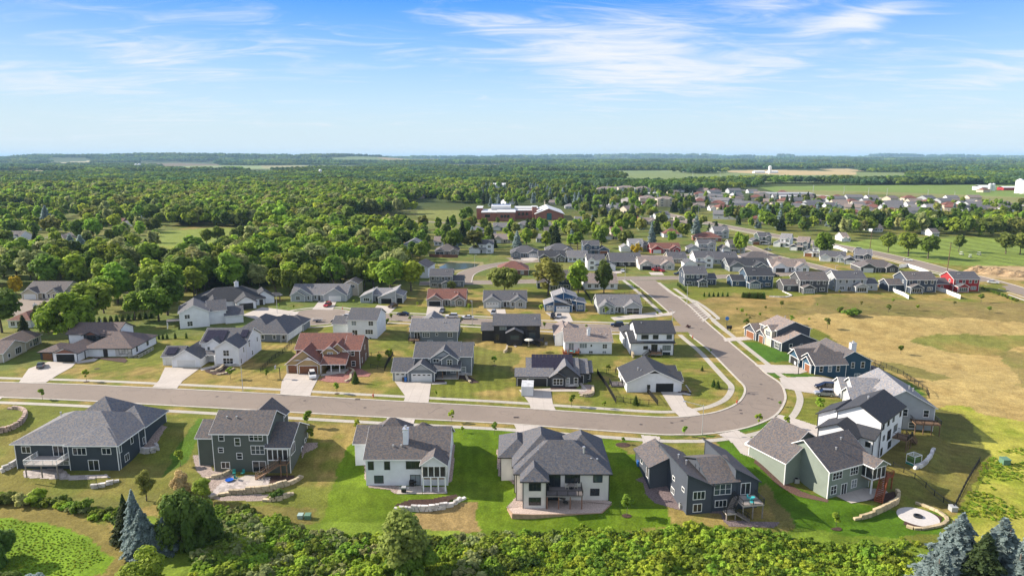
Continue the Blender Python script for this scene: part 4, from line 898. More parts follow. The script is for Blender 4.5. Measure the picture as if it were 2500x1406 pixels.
house('black_white_house', 'white modern farmhouse with black roofs, a large dark garage door and white chimney', (-124,262), 26,
 [(0,4,26,16,3.0,'h',.52),(14.5,-2,7.5,14,3.0,'gy',.60),(3,-1,7,12,3.0,'gy',.60),(22,6,8,8,2.8,'gy',.7),(28,8,5,6,2.6,'h',.3,None,2.2)], [
 ('S',1,3.7,0,5.0,2.3,'gD'),('S',3,3,.5,1.6,1.8,'w22'),('S',0,24.5,0,1.2,2.2,'fD')], wall='white', roof='black', trim=BL, fr=BL, extra=lambda t: (chimney(t, 16, 12, 5.5, 9.0, 1.6, 1.2), porch_posts(t, [(32.6,8.2),(32.6,11)], 0, 2.3, M_WOOD)))
def m6x(t):
    porch_posts(t, [(12.6,.4),(15.0,.4)], 0, 2.6); b = MB(); b.box(11.2,.1,0,16.4,3.2,.45); b.build('porch_floor', M_CONC, t)
house('tan_brick_house', 'tan and brick two storey house with red brown roofs and two brown garage doors', (-63.7,184.9), 0,
 [(0,.6,9.8,10,2.8,'gy',.78,'tan'),(3.2,-.05,6.5,6,2.8,'gy',.62,'tan'),(1.0,6.5,14.8,12,5.4,'gx',.52,'brown'),(9.4,3.8,4.3,6,5.3,'gy',.80,'tan',2.9),(10.9,4.6,5.5,6,5.2,'gy',.85,'tan',2.9),(10.2,.2,6.4,6,2.85,'sN',.45,None,2.6),(15.4,4.8,4.4,12,5.6,'gx',.45,'brown')], [
 ('S',1,3.1,0,5.0,2.3,'gB'),('S',0,1.6,0,2.5,2.3,'gB'),('S',3,2.15,3.6,1.4,1.5,'w22'),('S',4,4.6,4.1,.8,.9,'w12'),('S',6,2.4,3.9,.9,1.5,'w12'),('S',6,2.5,.8,1.0,1.4,'w12'),('S',0,3.1,3.6,3.3,.3,'vwhite'),('S',1,3.25,3.9,2.4,.8,'vwhite'),('S',3,2.15,6.1,2.4,.9,'vwhite'),('S',2,10.5,.1,.9,2.1,'fD'),('S',2,12.8,.8,1.0,1.4,'w12'),
 ('E',6,3.0,1.0,.6,1.3,'w11'),('E',6,7,3.8,.6,1.3,'w11'),('E',6,8,0,1.0,2.1,'fB')], wall='brown', roof='red', extra=m6x)
house('plain_white_house', 'plain white two storey house with a dark roof and lower white garage wing', (-55.3,223.6), -4,
 [(0,0,9.8,12,6.4,'gx',.46),(-6.9,5.2,7,8,3.6,'gx',.46)], [('S',0,2.1,4.5,1.5,1.4,'w22'),('S',0,7.9,4.5,1.5,1.4,'w22'),('S',0,2.3,.8,1.7,2.0,'d2'),('S',0,7.2,1.6,2.5,1.4,'w32'),('S',0,7.2,-.05,1.4,.4,'w11')], wall='white', roof='char', extra=lambda t: vents(t, [(6,5,8.2),(8,5,8.2)]))
def m8x(t): deck(t, -.5, -2.4, 3.6, 2.4, 1.0, zb=0, col=M_WOOD)
house('grey_ranch', 'light grey ranch house with a speckled grey roof and small brown corner deck', (-33.5,219.1), 0,
 [(0,0,15.4,12.5,3.7,'gx',.42),(-1.2,7,5,8,3.5,'h',.5),(2,12,7,8,3.6,'gy',.62)], [('S',0,2.1,1.0,1.7,2.1,'d2'),('S',0,5.0,1.6,2.2,1.4,'w32'),('S',0,8.6,2.1,.6,.8,'w11'),('S',0,13.0,1.6,1.5,1.4,'w22'),('S',0,6.3,-.1,1.6,.4,'w11'),('S',0,13.1,-.1,1.6,.4,'w11')], wall='grey', roof='grey', extra=lambda t: (m8x(t), vents(t, [(10.5,4,5.2),(11.2,4,5.2)])))
def m9x(t):
    porch_posts(t, [(13.2,1.6),(17.2,1.6)], 0, 2.6, M_WOOD); b = MB(); b.box(11.4,1.4,0,17.6,5,.3); b.build('porch_floor', M_CONC, t)
house('slate_grey_house', 'slate grey two storey house with white gables and white garage doors', (-32.3,178.4), 0,
 [(4.0,-.4,7.2,8,2.75,'gy',.66),(-.2,.2,5,9,2.75,'gx',.55),(5.2,4.6,12.2,12,5.4,'gx',.46),(12.8,3.4,4.4,5,5.2,'gy',.65,None,3),(9.6,4.1,7.6,5,5.2,'gy',.66,None,3),(11.2,1.4,6.6,5,2.8,'sN',.34,None,2.5),(16.8,5,4.2,11,5.6,'gx',.44)], [
 ('S',0,3.7,0,5.3,2.2,'gWg'),('S',1,2.0,0,2.8,2.2,'gWg'),('S',3,2.2,3.6,1.3,1.4,'w22'),('S',4,1.6,4.1,1.5,.9,'w21'),('S',6,2.0,.9,1.0,1.5,'w12'),('S',6,2.1,-.2,4.2,.9,'pstone'),('S',0,3.6,3.3,4.3,1.3,'vlgrey'),('S',4,3.8,5.7,4.6,1.3,'vlgrey'),('S',2,8.2,.3,1.0,2.1,'fD'),('S',2,10.7,.9,1.3,1.4,'w22')], wall='grey', roof='char', extra=m9x)
def m10x(t):
    deck(t, 10.4, -2.6, 5.8, 3.0, .3+1.2, zb=0, col=BL, fl=mat('dark_deck', (.06,.05,.05), .8)); stairs(t, (12,-2.7,1.5), (15,-3.6,0), 1.0, BL)
house('black_house', 'black two storey house with a black porch gable and raised back deck', (-5.9,217.2), 0,
 [(0,0,15.0,12,6.0,'gx',.40),(-4.0,3,4.2,9,3.6,'gx',.35),(4.2,-3,5,4,4.2,'gy',.5)], [('S',0,3.0,4.4,2.4,1.3,'w31'),('S',0,12.2,4.4,2.6,1.3,'w31'),('S',0,1.1,1.0,1.1,2.0,'d1'),('S',2,2.6,2.0,2.7,1.4,'w41'),('S',0,6.5,4.6,.8,1.2,'w11'),('S',0,12.5,1.6,2.2,2.0,'d2'),('S',2,2.5,.1,1.9,.8,'w11')], wall='black', roof='char', trim=BL, fr=BL, extra=lambda t: (m10x(t), vents(t, [(13.5,3,7.2)], .12, .7)))
def m11x(t):
    solar(t, SL(0,2.2,14,13,2.9,.42), 1.6, 2.3, 11, 4, 1.0, 1.55)
house('charcoal_solar_house', 'charcoal house with black solar panels covering its front roof slope', (4.1,173.0), -1,
 [(0,2.2,13.6,13,2.9,'gx',.42),(-3.0,1.2,9.6,6,2.8,'gx',.42),(6.1,.4,3.8,6,2.85,'gy',.62),(6.6,1.0,7.2,6,2.9,'gy',.82),(13.0,4.0,3.2,11,2.85,'gx',.42),(15.8,5.0,1.6,9,2.8,'gx',.4)], [
 ('S',1,5.7,0,4.9,2.2,'gD'),('S',1,1.6,0,2.6,2.2,'gD'),('S',2,2.0,.7,2.5,1.6,'w32'),('S',3,4.1,.9,.9,1.5,'w12'),('S',3,6.3,.9,.9,1.5,'w12'),('S',3,5.2,-.1,4.0,.8,'pstone'),('S',4,1.6,0,1.0,2.1,'fD'),('S',5,.8,.9,.7,1.2,'w12')], wall='char', roof='grey', trim=BL, extra=m11x)
def m12x(t):
    deck(t, -.8, -2.2, 5, 2.2, .9, zb=0, col=M_REDWOOD, rail=M_REDWOOD); stairs(t, (.2,-2.2,.9), (.0,-3.9,0), 1.3, M_REDWOOD, n=6)
    chimney(t, 7.5, 3.0, 4.6, 7.2, .9, 1.1); vents(t, [(11.3,3.4,5.2),(13,3,5.1)])
house('white_ranch', 'white ranch house with a taupe roof, white chimney and red wooden deck', (16.5,204.8), -.5,
 [(0,0,14.4,13,4.0,'gx',.40),(-2.6,9,6,12,3.8,'gy',.55),(-1.5,12,7,9,3.8,'h',.6)], [('S',0,1.9,1.3,1.5,2.1,'d2'),('S',0,5.6,1.9,2.2,1.4,'w31'),('S',0,8.1,2.3,.5,.7,'w11'),('S',0,12.3,1.8,1.3,1.3,'w22'),('S',0,8.0,.2,1.1,.7,'w21'),('S',0,12.2,.2,1.1,.7,'w21'),('S',0,4.4,.2,1.1,.7,'w21')], wall='white', roof='tan', extra=m12x)
def m13x(t):
    deck(t, 5.6, -2.4, 3.6, 2.4, 1.2, zb=0, col=M_WOOD); stairs(t, (5.6,-1.6,1.2), (3.6,-2.4,0), 1.0, BL, n=7); vents(t, [(4,5,8.7)])
house('white_black_roof_house', 'white two storey house with black roofs and skirt roof behind the gabled white one', (36.6,203.4), 0,
 [(0,0,13.2,13,4.0,'gx',.34),(1.8,.6,11.6,11.8,6.9,'gx',.42),(-.4,8,5,11,3.8,'gy',.5)], [('S',1,2.6,5.0,2.0,1.2,'w32'),('S',1,5.9,5.0,1.5,1.2,'w22'),('S',1,10.1,5.0,1.4,1.2,'w22'),('S',0,4.6,1.9,1.2,.9,'w21'),('S',0,7.3,1.3,1.7,2.0,'d2'),('S',0,11.1,1.6,2.3,1.4,'w31'),('S',0,11.1,.05,2.1,.8,'w31')], wall='white', roof='black', trim=BL, fr=BL, extra=m13x)
def m14x(t):
    deck(t, -3.4, 4.0, 3.2, 3.6, .4, zb=0, col=M_BLACK, fl=mat('grey_deck', (.17,.15,.15), .8)); vents(t, [(3.6,4.4,4.6),(4.2,3.2,4.4)], .12, .7)
house('gabled_white_house', 'white house with one wide gable, black roof and an open garage with cars inside', (29.9,169.4), 1,
 [(0,0,14,12.5,2.75,'gy',.46),(9,1.5,5.6,6,2.8,'gx',.42),(8,7,6.6,6,2.8,'gx',.42)], [('S',0,9.8,0,4.3,2.2,'gO'),('S',0,5.6,1.0,.6,.9,'w11'),('S',0,7.0,5.05,2.8,.75,'vblack'),('W',0,3,1.0,1.0,1.4,'w11'),('W',0,9,1.0,1.0,1.4,'w11')], wall='white', roof='black', fr=BL, extra=m14x)
# ================================================================== HOUSES FURTHER BACK (own size, colours and make-up, common vocabulary)
def tmpl(style, w, dp, flip, gar, two_p=.5):
    V = []; X = []
    f = (lambda x, ww: w-x-ww) if flip else (lambda x, ww: x)
    def v(x, y, ww, d, ze, k, p, *a): V.append((f(x, ww), y, ww, d, ze, k, p)+a); return len(V)-1
    def n(face, i, u, z, ww, h, st):
        if flip and face in 'SN': u = V[i][2]-u
        if flip and face in 'EW': face = 'E' if face == 'W' else 'W'
        X.append((face, i, u, z, ww, h, st))
    if style == 'A':        # single storey, street front: garage left, two small gables
        m = v(0, 1.5, w, dp, 2.85, 'gx', .5); g = v(.0, 0, w*.40, 6, 2.8, 'gy', .6); a = v(w*.62, .2, w*.38, 5, 2.8, 'gy', .62); c = v(w*.74, -.5, w*.24, 4, 2.75, 'gy', .6)
        n('S', g, w*.2, 0, 4.8, 2.2, gar); n('S', c, w*.12, .8, 1.6, 1.5, 'w22'); n('S', a, w*.06, .8, .9, 1.5, 'w12'); n('S', m, w*.5, .1, 1, 2.1, 'fD'); n('S', m, w*.57, .9, .8, 1.3, 'w12')
    elif style == 'AH':     # single storey with hipped roof
        m = v(0, 1.5, w, dp, 2.85, 'h', .5); g = v(.2, 0, w*.38, 6, 2.8, 'gy', .55); a = v(w*.66, .3, w*.30, 5, 2.8, 'gy', .6)
        n('S', g, w*.19, 0, 4.8, 2.2, gar); n('S', a, w*.15, .8, 1.8, 1.5, 'w22'); n('S', m, w*.52, .1, 1, 2.1, 'fD')
    elif style == 'B':      # two storeys, street front
        m = v(w*.38, 1.5, w*.62, dp, 5.6, 'gx', .5); g = v(0, 0, w*.42, 8, 2.8, 'gy', .55); a = v(w*.70, .4, w*.27, 6, 5.5, 'gy', .62); p = v(w*.42, -.2, w*.30, 3, 2.8, 'sN', .3, None, 2.4)
        n('S', g, w*.21, 0, min(4.8, w*.33), 2.2, gar); n('S', a, w*.135, 3.6, 1.8, 1.4, 'w22'); n('S', a, w*.135, .8, 1.9, 1.5, 'w22'); n('S', m, w*.13, 3.8, 1.2, 1.2, 'w22'); n('S', m, w*.12, .1, 1, 2.1, 'fD')
    elif style == 'R':      # single storey, seen from the back
        m = v(0, 0, w, dp, 2.9, 'gx', .48); v(w*.1, dp-3, w*.4, 7, 2.8, 'gy', .6)
        for u, ww in ((.14, 1.4), (.36, 1.8), (.6, .9), (.84, 1.4)): n('S', m, w*u, .8, ww, 1.4, 'w22')
    elif style == 'RH':
        m = v(0, 0, w, dp, 2.9, 'h', .5); v(w*.55, dp-5, w*.4, 8, 2.8, 'h', .6)
        for u, ww in ((.2, 1.4), (.5, 1.8), (.8, 1.4)): n('S', m, w*u, .8, ww, 1.4, 'w22')
    elif style == 'RB':     # two storeys, seen from the back, garage wing and sun porch
        m = v(w*.0, 0, w*.60, dp, 5.7, 'gx', .52); g = v(w*.58, 2.5, w*.32, 8, 3.0, 'gx', .5); v(w*.66, 5, w*.16, 9, 2.9, 'gy', .6); v(w*.1, 6, w*.2, 8, 5.6, 'gy', .6); p = v(w*.34, -3, w*.24, 4, 2.8, 'gy', .5)
        for u in (.08, .21, .36, .52): n('S', m, w*u, 3.8, 1.1, 1.4, 'w12')
        n('S', m, w*.12, .8, 2.2, 1.4, 'w31'); n('S', m, w*.27, .1, 1.5, 2, 'd2'); n('S', g, w*.2, .8, 1.0, 1.2, 'w12'); n('S', p, w*.12, .4, w*.18, 1.8, 'w41')
        n('W', m, 2, .8, .9, 1.3, 'w12'); n('W', m, 2, 3.8, .9, 1.3, 'w12'); n('W', m, 6, 3.8, .9, 1.3, 'w12'); n('E', m, 3, 3.8, .9, 1.3, 'w12')
    elif style == 'M':      # slanted modern roofs, garage right
        a = v(0, .5, w*.28, dp-2, 2.7, 'sE', .42); m = v(w*.25, 3, w*.4, dp-3, 3.0, 'gx', .45); g = v(w*.44, -1.0, w*.40, 12, 2.7, 'sE', .40); e = v(w*.82, .2, w*.18, 9, 3.2, 'sW', .35)
        n('S', g, w*.18, 0, 4.4, 2.2, gar); n('S', a, w*.14, .8, 2.2, 1.3, 'w31'); n('S', e, w*.1, 0, 2.3, 2.2, gar); n('S', m, w*.1, .1, 1, 2.1, 'fD')
        X.append(('S', g, w*.2, 2.5, w*.38, .1, 'pblue'))
    elif style == 'G':      # gable end towards the viewer
        m = v(0, 0, w, dp, 5.4, 'gy', .5); v(-w*.3, 3, w*.32, 7, 2.8, 'gy', .55)
        n('S', m, w*.3, .8, 1.2, 1.4, 'w12'); n('S', m, w*.65, 3.6, 1.2, 1.2, 'w12'); n('S', m, w*.3, 3.6, 1.2, 1.2, 'w12')
    return V, X
def TH(name, label, x0, x1, y, dp, style, wall, roof, flip=False, gar='gW', rot=0, group=None, trim=None, extra=None, w=None, maxwin=99):
    A = U(x0, y); B = U(x1, y); ww = w or math.dist(A, B)
    V, X = tmpl(style, ww, dp, flip, gar)
    h = house(name, label, A, rot, V, X[:maxwin], wall=wall, roof=roof, group=group, trim=trim, extra=extra, zf=-.6, oh=.4)
    v0 = V[0]
    if A[1] < 520 and v0[5] == 'gx': vents(h, [(v0[0]+v0[2]*u, v0[1]+v0[3]*.3, v0[4]+v0[6]*v0[3]*.3) for u in ((.3, .37) if flip else (.7, .78))])
    return h
TH('light_grey_house', 'light grey twin gabled ranch house facing the round turning circle', 710, 845, 736, 13, 'A', 'lgrey', 'grey', flip=True, gar='gW')
TH('slanted_roof_house', 'blue and grey house with slanted butterfly roofs and open garage', 880, 984, 740, 12, 'M', 'lgrey', 'lgrey', gar='gO')
TH('brown_roofed_ranch', 'taupe ranch house with a plain brown roof and open garage', 1043, 1136, 748, 12, 'A', 'taupe', 'red', gar='gO')
TH('white_gabled_ranch', 'grey ranch house with dark blue gables and two white garage doors', 1181, 1285, 752, 12, 'A', 'lgrey', 'char', gar='gWg')
def blue_modern():
    A = U(1331, 762); w = math.dist(A, U(1433, 762))
    house('blue_modern_house', 'bright blue modern house with stepped slanted grey roofs', A, 0,
     [(0,2,3.6,8,2.8,'sE',.35),(3.4,0,7.2,9,2.8,'sW',.36),(3.2,5,4.5,9,5.4,'sE',.35),(7.5,4.6,5.2,9,5.3,'sW',.36),(10.5,3,5.6,9,3.2,'sW',.2),(12.4,1.6,3.3,5,3.4,'sW',.22)],
     [('S',0,1.9,0,2.4,2.2,'gWg'),('S',1,3.6,0,5.0,2.2,'gWg'),('S',1,3.6,2.65,7,1.2,'pchar'),('S',3,1.7,3.2,2.0,1.3,'w31'),('S',3,4.3,3.9,.9,.9,'w11'),('S',5,1.6,.8,2.0,1.7,'w31'),('S',4,1.0,.3,.9,2.1,'fD')], wall='vivid', roof='lgrey')
blue_modern()
TH('blue_grey_ranch', 'pale ranch house with a slate blue lower front beside the wide road', 1461, 1566, 766, 13, 'A', 'lgrey', 'grey', flip=True, gar='w22')
TH('white_end_gable_house', 'tall white house end with a dark slanted roof beside the pond', 1000, 1046, 678, 14, 'G', 'white', 'mid', rot=-8)
TH('grey_solar_house', 'grey two storey house with dark panels on the roof, seen from behind', 1050, 1140, 703, 10, 'RB', 'grey', 'char')
TH('hidden_brown_house', 'brown hipped roof house half hidden by the big round oak', 1215, 1290, 672, 14, 'RH', 'brown', 'red')
TH('dark_navy_back_house', 'dark navy two storey house standing behind the two loose trees', 1303, 1392, 707, 10, 'RB', 'dblue', 'mid', flip=True)
TH('low_white_house', 'white house with a low taupe roof behind the tall dark tree', 1428, 1507, 706, 14, 'R', 'white', 'tan')
TH('white_two_storey_house', 'white two storey house with a side garage facing the cross street', 1434, 1502, 661, 10, 'B', 'white', 'char', flip=True)
TH('long_black_house', 'long black house with a wide dark roof above the cross street', 1490, 1566, 651, 16, 'R', 'black', 'char')
TH('tan_roof_house', 'beige house with a tan roof and red cars on its drive', 1562, 1646, 659, 13, 'A', 'stone', 'tan', gar='gO')
TH('taupe_back_house', 'taupe house with a charcoal roof above the tan roofed one', 1632, 1676, 643, 12, 'R', 'taupe', 'char')
TH('dark_roof_pair_house', 'house with a nearly black roof behind the loose trees', 1316, 1380, 640, 12, 'A', 'char', 'black', gar='gO')
TH('grey_roof_house', 'house with a wide grey roof and white end wall', 1386, 1434, 640, 13, 'R', 'white', 'grey')
TH('charcoal_gable_house', 'charcoal and white gabled house with grey roof above the pond', 1247, 1316, 629, 14, 'AH', 'grey', 'char', flip=True, gar='gWg')
TH('stone_front_house', 'hipped charcoal roof house with stone front and white garage', 1333, 1400, 623, 14, 'AH', 'taupe', 'char', flip=True, gar='gW')
TH('blue_two_storey_house', 'blue two storey house with brown garage doors and white gables', 1424, 1487, 621, 10, 'B', 'blue', 'char', flip=True, gar='gB')
TH('small_white_house', 'small white house with a grey roof below the yellow shrub tree', 1516, 1570, 615, 9, 'B', 'white', 'lgrey')
TH('red_brick_ranch', 'red brick ranch house with brown roof and white garage door', 1590, 1662, 619, 12, 'A', 'red', 'red', gar='gW')
TH('navy_end_house', 'dark blue two storey house on the road corner with a back porch', 1671, 1760, 698, 11, 'RB', 'dblue', 'char')
TH('blue_solar_house', 'blue two storey house with black solar roof and white sun porch', 1781, 1886, 702, 11, 'RB', 'blue', 'black', flip=True)
TH('umber_grey_house', 'dark grey two storey house with a raised sun room', 1906, 2020, 714, 11, 'RB', 'char', 'mid', flip=True)
TH('white_dormer_house', 'white house with charcoal roof and small dormer behind the navy one', 1672, 1742, 655, 12, 'B', 'white', 'char')
TH('cupola_house', 'pale house with a long charcoal roof carrying a white cupola', 1738, 1802, 645, 14, 'R', 'lgrey', 'char', extra=lambda t: chimney(t, 8, 7, 5, 7.4, .9, .9))
TH('black_solar_roof_house', 'blue grey house whose whole roof is covered in black panels', 1781, 1874, 663, 13, 'A', 'grey', 'black', gar='gW')
TH('low_grey_roof_house', 'low house showing little but its grey brown roof by the bend', 1816, 1884, 642, 12, 'RH', 'taupe', 'mid')
TH('white_brown_roof_house', 'white house with brown roof and dark garage on the bend', 1887, 1975, 665, 13, 'A', 'white', 'tan', gar='gD')
TH('grey_gabled_house', 'light grey two storey house with several small gables', 1681, 1748, 617, 9, 'B', 'lgrey', 'char')
TH('pale_blue_house', 'pale blue grey two storey house with wide white gable', 1759, 1820, 618, 9, 'B', 'lgrey', 'mid')
TH('big_hipped_house', 'large blue grey house with a tall hipped roof by the arterial road', 1722, 1780, 583, 12, 'B', 'lgrey', 'grey')
TH('green_gable_house', 'dark green house with a brick garage front near the bend', 1836, 1884, 598, 10, 'B', 'dgreen', 'char', gar='gB')
TH('row_white_house', 'white house first in the slanting row beside the arterial road', 1888, 1925, 602, 12, 'B', 'white', 'lgrey', rot=-30)
TH('row_brown_house', 'navy sided house with brown roof in the slanting row', 1928, 1968, 611, 12, 'B', 'dblue', 'tan', rot=-30)
TH('row_solar_house', 'white house with blue panels in the slanting row', 1962, 2010, 626, 12, 'B', 'white', 'navy', rot=-30, gar='gB')
TH('row_low_house', 'low white house with charcoal roof in the slanting row', 2002, 2058, 638, 11, 'A', 'white', 'char', rot=-22)
TH('row_navy_house', 'tall navy house with grey roof in the slanting row', 2062, 2120, 645, 11, 'B', 'dblue', 'grey', rot=-22)
TH('row_dark_house', 'dark house with a wide mixed gable roof ahead of the white fence', 2100, 2192, 665, 12, 'AH', 'char', 'mid', rot=-6)
TH('sage_grey_house', 'sage grey house with wings and a gabled screen porch at the field edge', 2040, 2160, 711, 11, 'RB', 'lgrey', 'char', flip=False)
TH('mint_garage_house', 'small pale green garage wing left of the sage grey house', 2026, 2060, 700, 9, 'G', 'mint', 'char', w=7, maxwin=0)
TH('navy_porch_house', 'navy two storey house with white corners and a back sun room', 2164, 2283, 713, 11, 'RB', 'dblue', 'mid', flip=True)
TH('red_house', 'bright red two storey house with charcoal roofs and a pergola patio', 2284, 2388, 711, 10, 'RB', 'red', 'char', flip=True)
# left hand wooded neighbourhood
TH('stone_garage_house', 'house with stone garage gable and blue grey roof among the left trees', 55, 150, 731, 14, 'A', 'beige', 'mid')
TH('red_roof_left_house', 'low house with a dull red roof and white chimney at the far left', 22, 76, 800, 12, 'RH', 'white', 'red', extra=lambda t: chimney(t, 6, 6, 5, 7.2))
TH('tan_hipped_left_house', 'house with a tan hipped roof below the round left trees', 92, 160, 598, 16, 'RH', 'beige', 'tan')
TH('hidden_tan_left_house', 'tan roof showing between two tall left trees', 262, 310, 715, 12, 'RH', 'beige', 'tan')
TH('white_pool_house', 'white house with a grey roof and chimney beside the left fairway', 296, 362, 552, 15, 'RH', 'white', 'grey', extra=lambda t: chimney(t, 14, 7, 6, 8.6, 2.2, 1.4))
TH('brown_left_house', 'brown roofed house beside the white one by the left fairway', 262, 298, 550, 12, 'R', 'brown', 'red')
TH('tan_far_left_house', 'small tan house tucked in front of the wood', 376, 410, 537, 12, 'R', 'beige', 'tan')
TH('white_edge_house', 'white house cut by the left edge behind the spruce', -10, 46, 598, 13, 'B', 'white', 'mid')
TH('mauve_roof_house', 'house with a mauve roof beside the yellow left tree', 60, 100, 555, 14, 'R', 'brown', 'mid')
TH('white_gable_left_house', 'white house with a small gable behind the blue spruce', 86, 112, 533, 10, 'A', 'white', 'grey')
TH('white_window_house', 'pale house with a row of attic windows left of the pond', 985, 1036, 618, 10, 'G', 'lgrey', 'lgrey')
TH('turret_house', 'grey brick house with a dark roof behind a brown fence above the pond', 1062, 1118, 624, 14, 'AH', 'taupe', 'mid', gar='w22')
TH('white_tree_house', 'white house partly behind the broken crowned tree above the pond', 1146, 1204, 619, 10, 'B', 'white', 'char')
TH('wood_hidden_house', 'house with a pale slanted roof sunk deep in the wood', 612, 650, 645, 12, 'RH', 'grey', 'lgrey')
TH('wood_edge_house', 'beige house end among trees left of the blue slanted roof house', 842, 875, 722, 9, 'G', 'beige', 'mid')
GH = [  # mid distance: x0,x1,ybase,depth,style,wall,roof,label
 (1140,1178,570,12,'AH','lgrey','grey','grey hipped house just left of the school'),(1172,1210,580,12,'RH','grey','grey','grey roofed house in front of the school'),(1205,1245,563,12,'A','lgrey','grey','slate roofed house below the school wall'),
 (1262,1300,558,12,'AH','lgrey','grey','pale house in front of the school entrance'),(1300,1345,561,12,'A','grey','grey','grey house right of the school entrance'),(1330,1362,575,12,'R','white','mid','white house below the school gable'),
 (1202,1262,594,12,'A','beige','tan','beige house with tan roof and white dormer gable'),(1476,1520,585,12,'B','beige','red','brick house with a steep red roof'),(1620,1665,580,12,'RH','white','red','white house with a salmon coloured roof'),
 (1565,1598,548,11,'A','beige','tan','tan house by the far street end'),(1650,1672,548,10,'G','beige','tan','narrow tan house by the arterial road'),(1405,1432,545,11,'R','white','grey','white house among the round trees behind the school'),
 (1545,1590,608,12,'RH','taupe','mid','brown hipped house below the yellow shrub tree'),(1700,1762,590,13,'RH','brick','red','house with a broad red hipped roof'),(1310,1340,592,11,'R','lgrey','lgrey','pale roofed house between the round trees'),
 (1650,1690,512,12,'A','beige','tan','tan house left end of the town house row'),(1694,1735,508,12,'A','beige','tan','second tan house of the town house row'),(1735,1775,515,12,'A','white','tan','third tan house of the town house row'),(1775,1815,516,12,'A','beige','tan','fourth tan house of the town house row'),(1800,1838,524,12,'RH','lgrey','grey','grey house closing the town house row'),
 (1655,1700,488,12,'A','beige','tan','cream house of the upper town house row'),(1702,1745,490,12,'RH','white','tan','upper row house with a light tan roof'),(1860,1900,500,12,'AH','beige','red','brown roofed house by the commercial block'),(1960,2000,508,14,'R','white','grey','white house with a grey roof beyond the arterial trees'),
 (2040,2075,508,12,'A','white','tan','small white house among trees in the right distance'),(2085,2130,507,12,'R','lgrey','grey','long grey roofed house on the right plain'),(2120,2150,505,12,'R','white','red','white house with red roof on the right plain'),(2175,2208,508,12,'RH','white','red','second red roofed white house on the right plain'),
 (2245,2300,520,14,'B','white','lgrey','white two storey house standing alone in the open green'),(2410,2440,520,12,'A','white','tan','white house with a tan roof near the right edge'),(1935,1965,540,12,'A','beige','mid','steep gabled house in the trees'),(1975,2005,548,12,'R','grey','mid','grey house under the tall trees'),
 (2060,2075,590,12,'A','white','tan','white fronted house behind the utility pole'),(2130,2155,566,12,'R','white','mid','dark roofed house behind the tall round trees'),(2275,2292,577,11,'R','white','mid','house end by the golf green trees'),(1890,1935,532,12,'RH','beige','tan','tan hipped house in the trees'),
 (1570,1600,505,12,'A','white','red','pinkish roofed house near the apartments'),(1330,1358,500,12,'R','beige','tan','tan house in the wood behind the school'),(1380,1405,510,12,'RH','lgrey','lgrey','blue grey house in the wood behind the school'),(240,275,465,12,'R','white','grey','white house deep in the left wood'),
 (852,875,524,10,'G','brick','red','red roofed hut at the end of the wood'),(150,185,585,12,'RH','grey','mid','grey roofed house hidden beside the conifers'),(1060,1100,600,12,'R','white','tan','white house above the brown fence'),(1420,1450,560,12,'R','beige','grey','house hidden among the maples')]
for x0, x1, y, dp, st, wl, rf, lb in GH: TH('house', lb, x0, x1, y, dp, st, wl, rf, gar='gW', group=None)
# far small houses of the country beyond, one builder, copied
def far_proto(w, d, h, wc, rc, kind):
    t = thing('far_house', 'far house', 'house', (0,0,-500)); b = MB(); b.box(0,0,-1,w,d,h)
    if kind == 'gx': b.quad((0,0,h),(0,d,h),(0,d/2,h+d*.25)); b.quad((w,0,h),(w,d/2,h+d*.25),(w,d,h))
    b.build('wall', siding(CH[wc]), t); r = MB()
    for pl in roof_planes(kind, 0, 0, w, d, h, .5, .5): r.prism(ccw([(q[0], q[1], q[2]+.14) for q in pl]), .13)
    r.build('roof', shingle(RF[rc]), t)
    for u in (.25, .7):
        a, g = win_meshes(1.4, 1.4, 2, 2, M_WHITE, 'white_trim'); o = link('window', a, t, (w*u, -.004, 1), 0); link('pane', g, o)
    remember(t); return t
FP = [far_proto(16,12,4,'white','grey','gx'), far_proto(18,13,4,'beige','tan','gx'), far_proto(17,13,4.5,'beige','red','h'), far_proto(22,14,5,'lgrey','grey','gx')]
FR_ = [(225,430),(500,446),(700,452),(835,470),(1010,462),(1080,470),(1160,455),(1455,520),(1490,512),(1530,520),(1555,492),(1640,470),(1670,462),(1850,488),(1990,492),(2030,495),(2350,505),(2330,500),(2400,470),(1910,515),(1945,520),(2390,540),(1005,485),(1120,488),(1235,500),(910,500),(1290,470),(1420,470),(1600,535),(1620,560),(1520,548),(1740,535),(60,470),(640,470),(1830,545),(2200,540),(2460,520),(1110,448),(1180,440),(1350,452)]
FR_ += [(1650+i*47+rnd.uniform(-12, 12), yy+rnd.uniform(-3, 3)+(i-9)*.25) for yy, i0, i1 in ((474, 0, 5), (481, 0, 6), (490, 1, 16), (500, 1, 17), (508, 2, 18), (516, 2, 18), (524, 3, 14), (532, 4, 12)) for i in range(i0, i1)]
for i, (px, py) in enumerate(FR_):
    p = FP[i % 4]; o = dup(p, loc=(*U(px, py), 0), rz=R(rnd.uniform(-35, 35)))
    o['label'] = 'small distant %s house with a %s roof among the trees' % (('white','beige','cream','grey')[i % 4], ('grey','tan','reddish','slate')[i % 4]); o['group'] = 'distant houses scattered among trees, %s roofs' % (('grey','tan','reddish','slate')[i % 4])
def purge(t):
    for c in list(t.children_recursive): D.objects.remove(c)
    D.objects.remove(t)
for p in FP: purge(p)
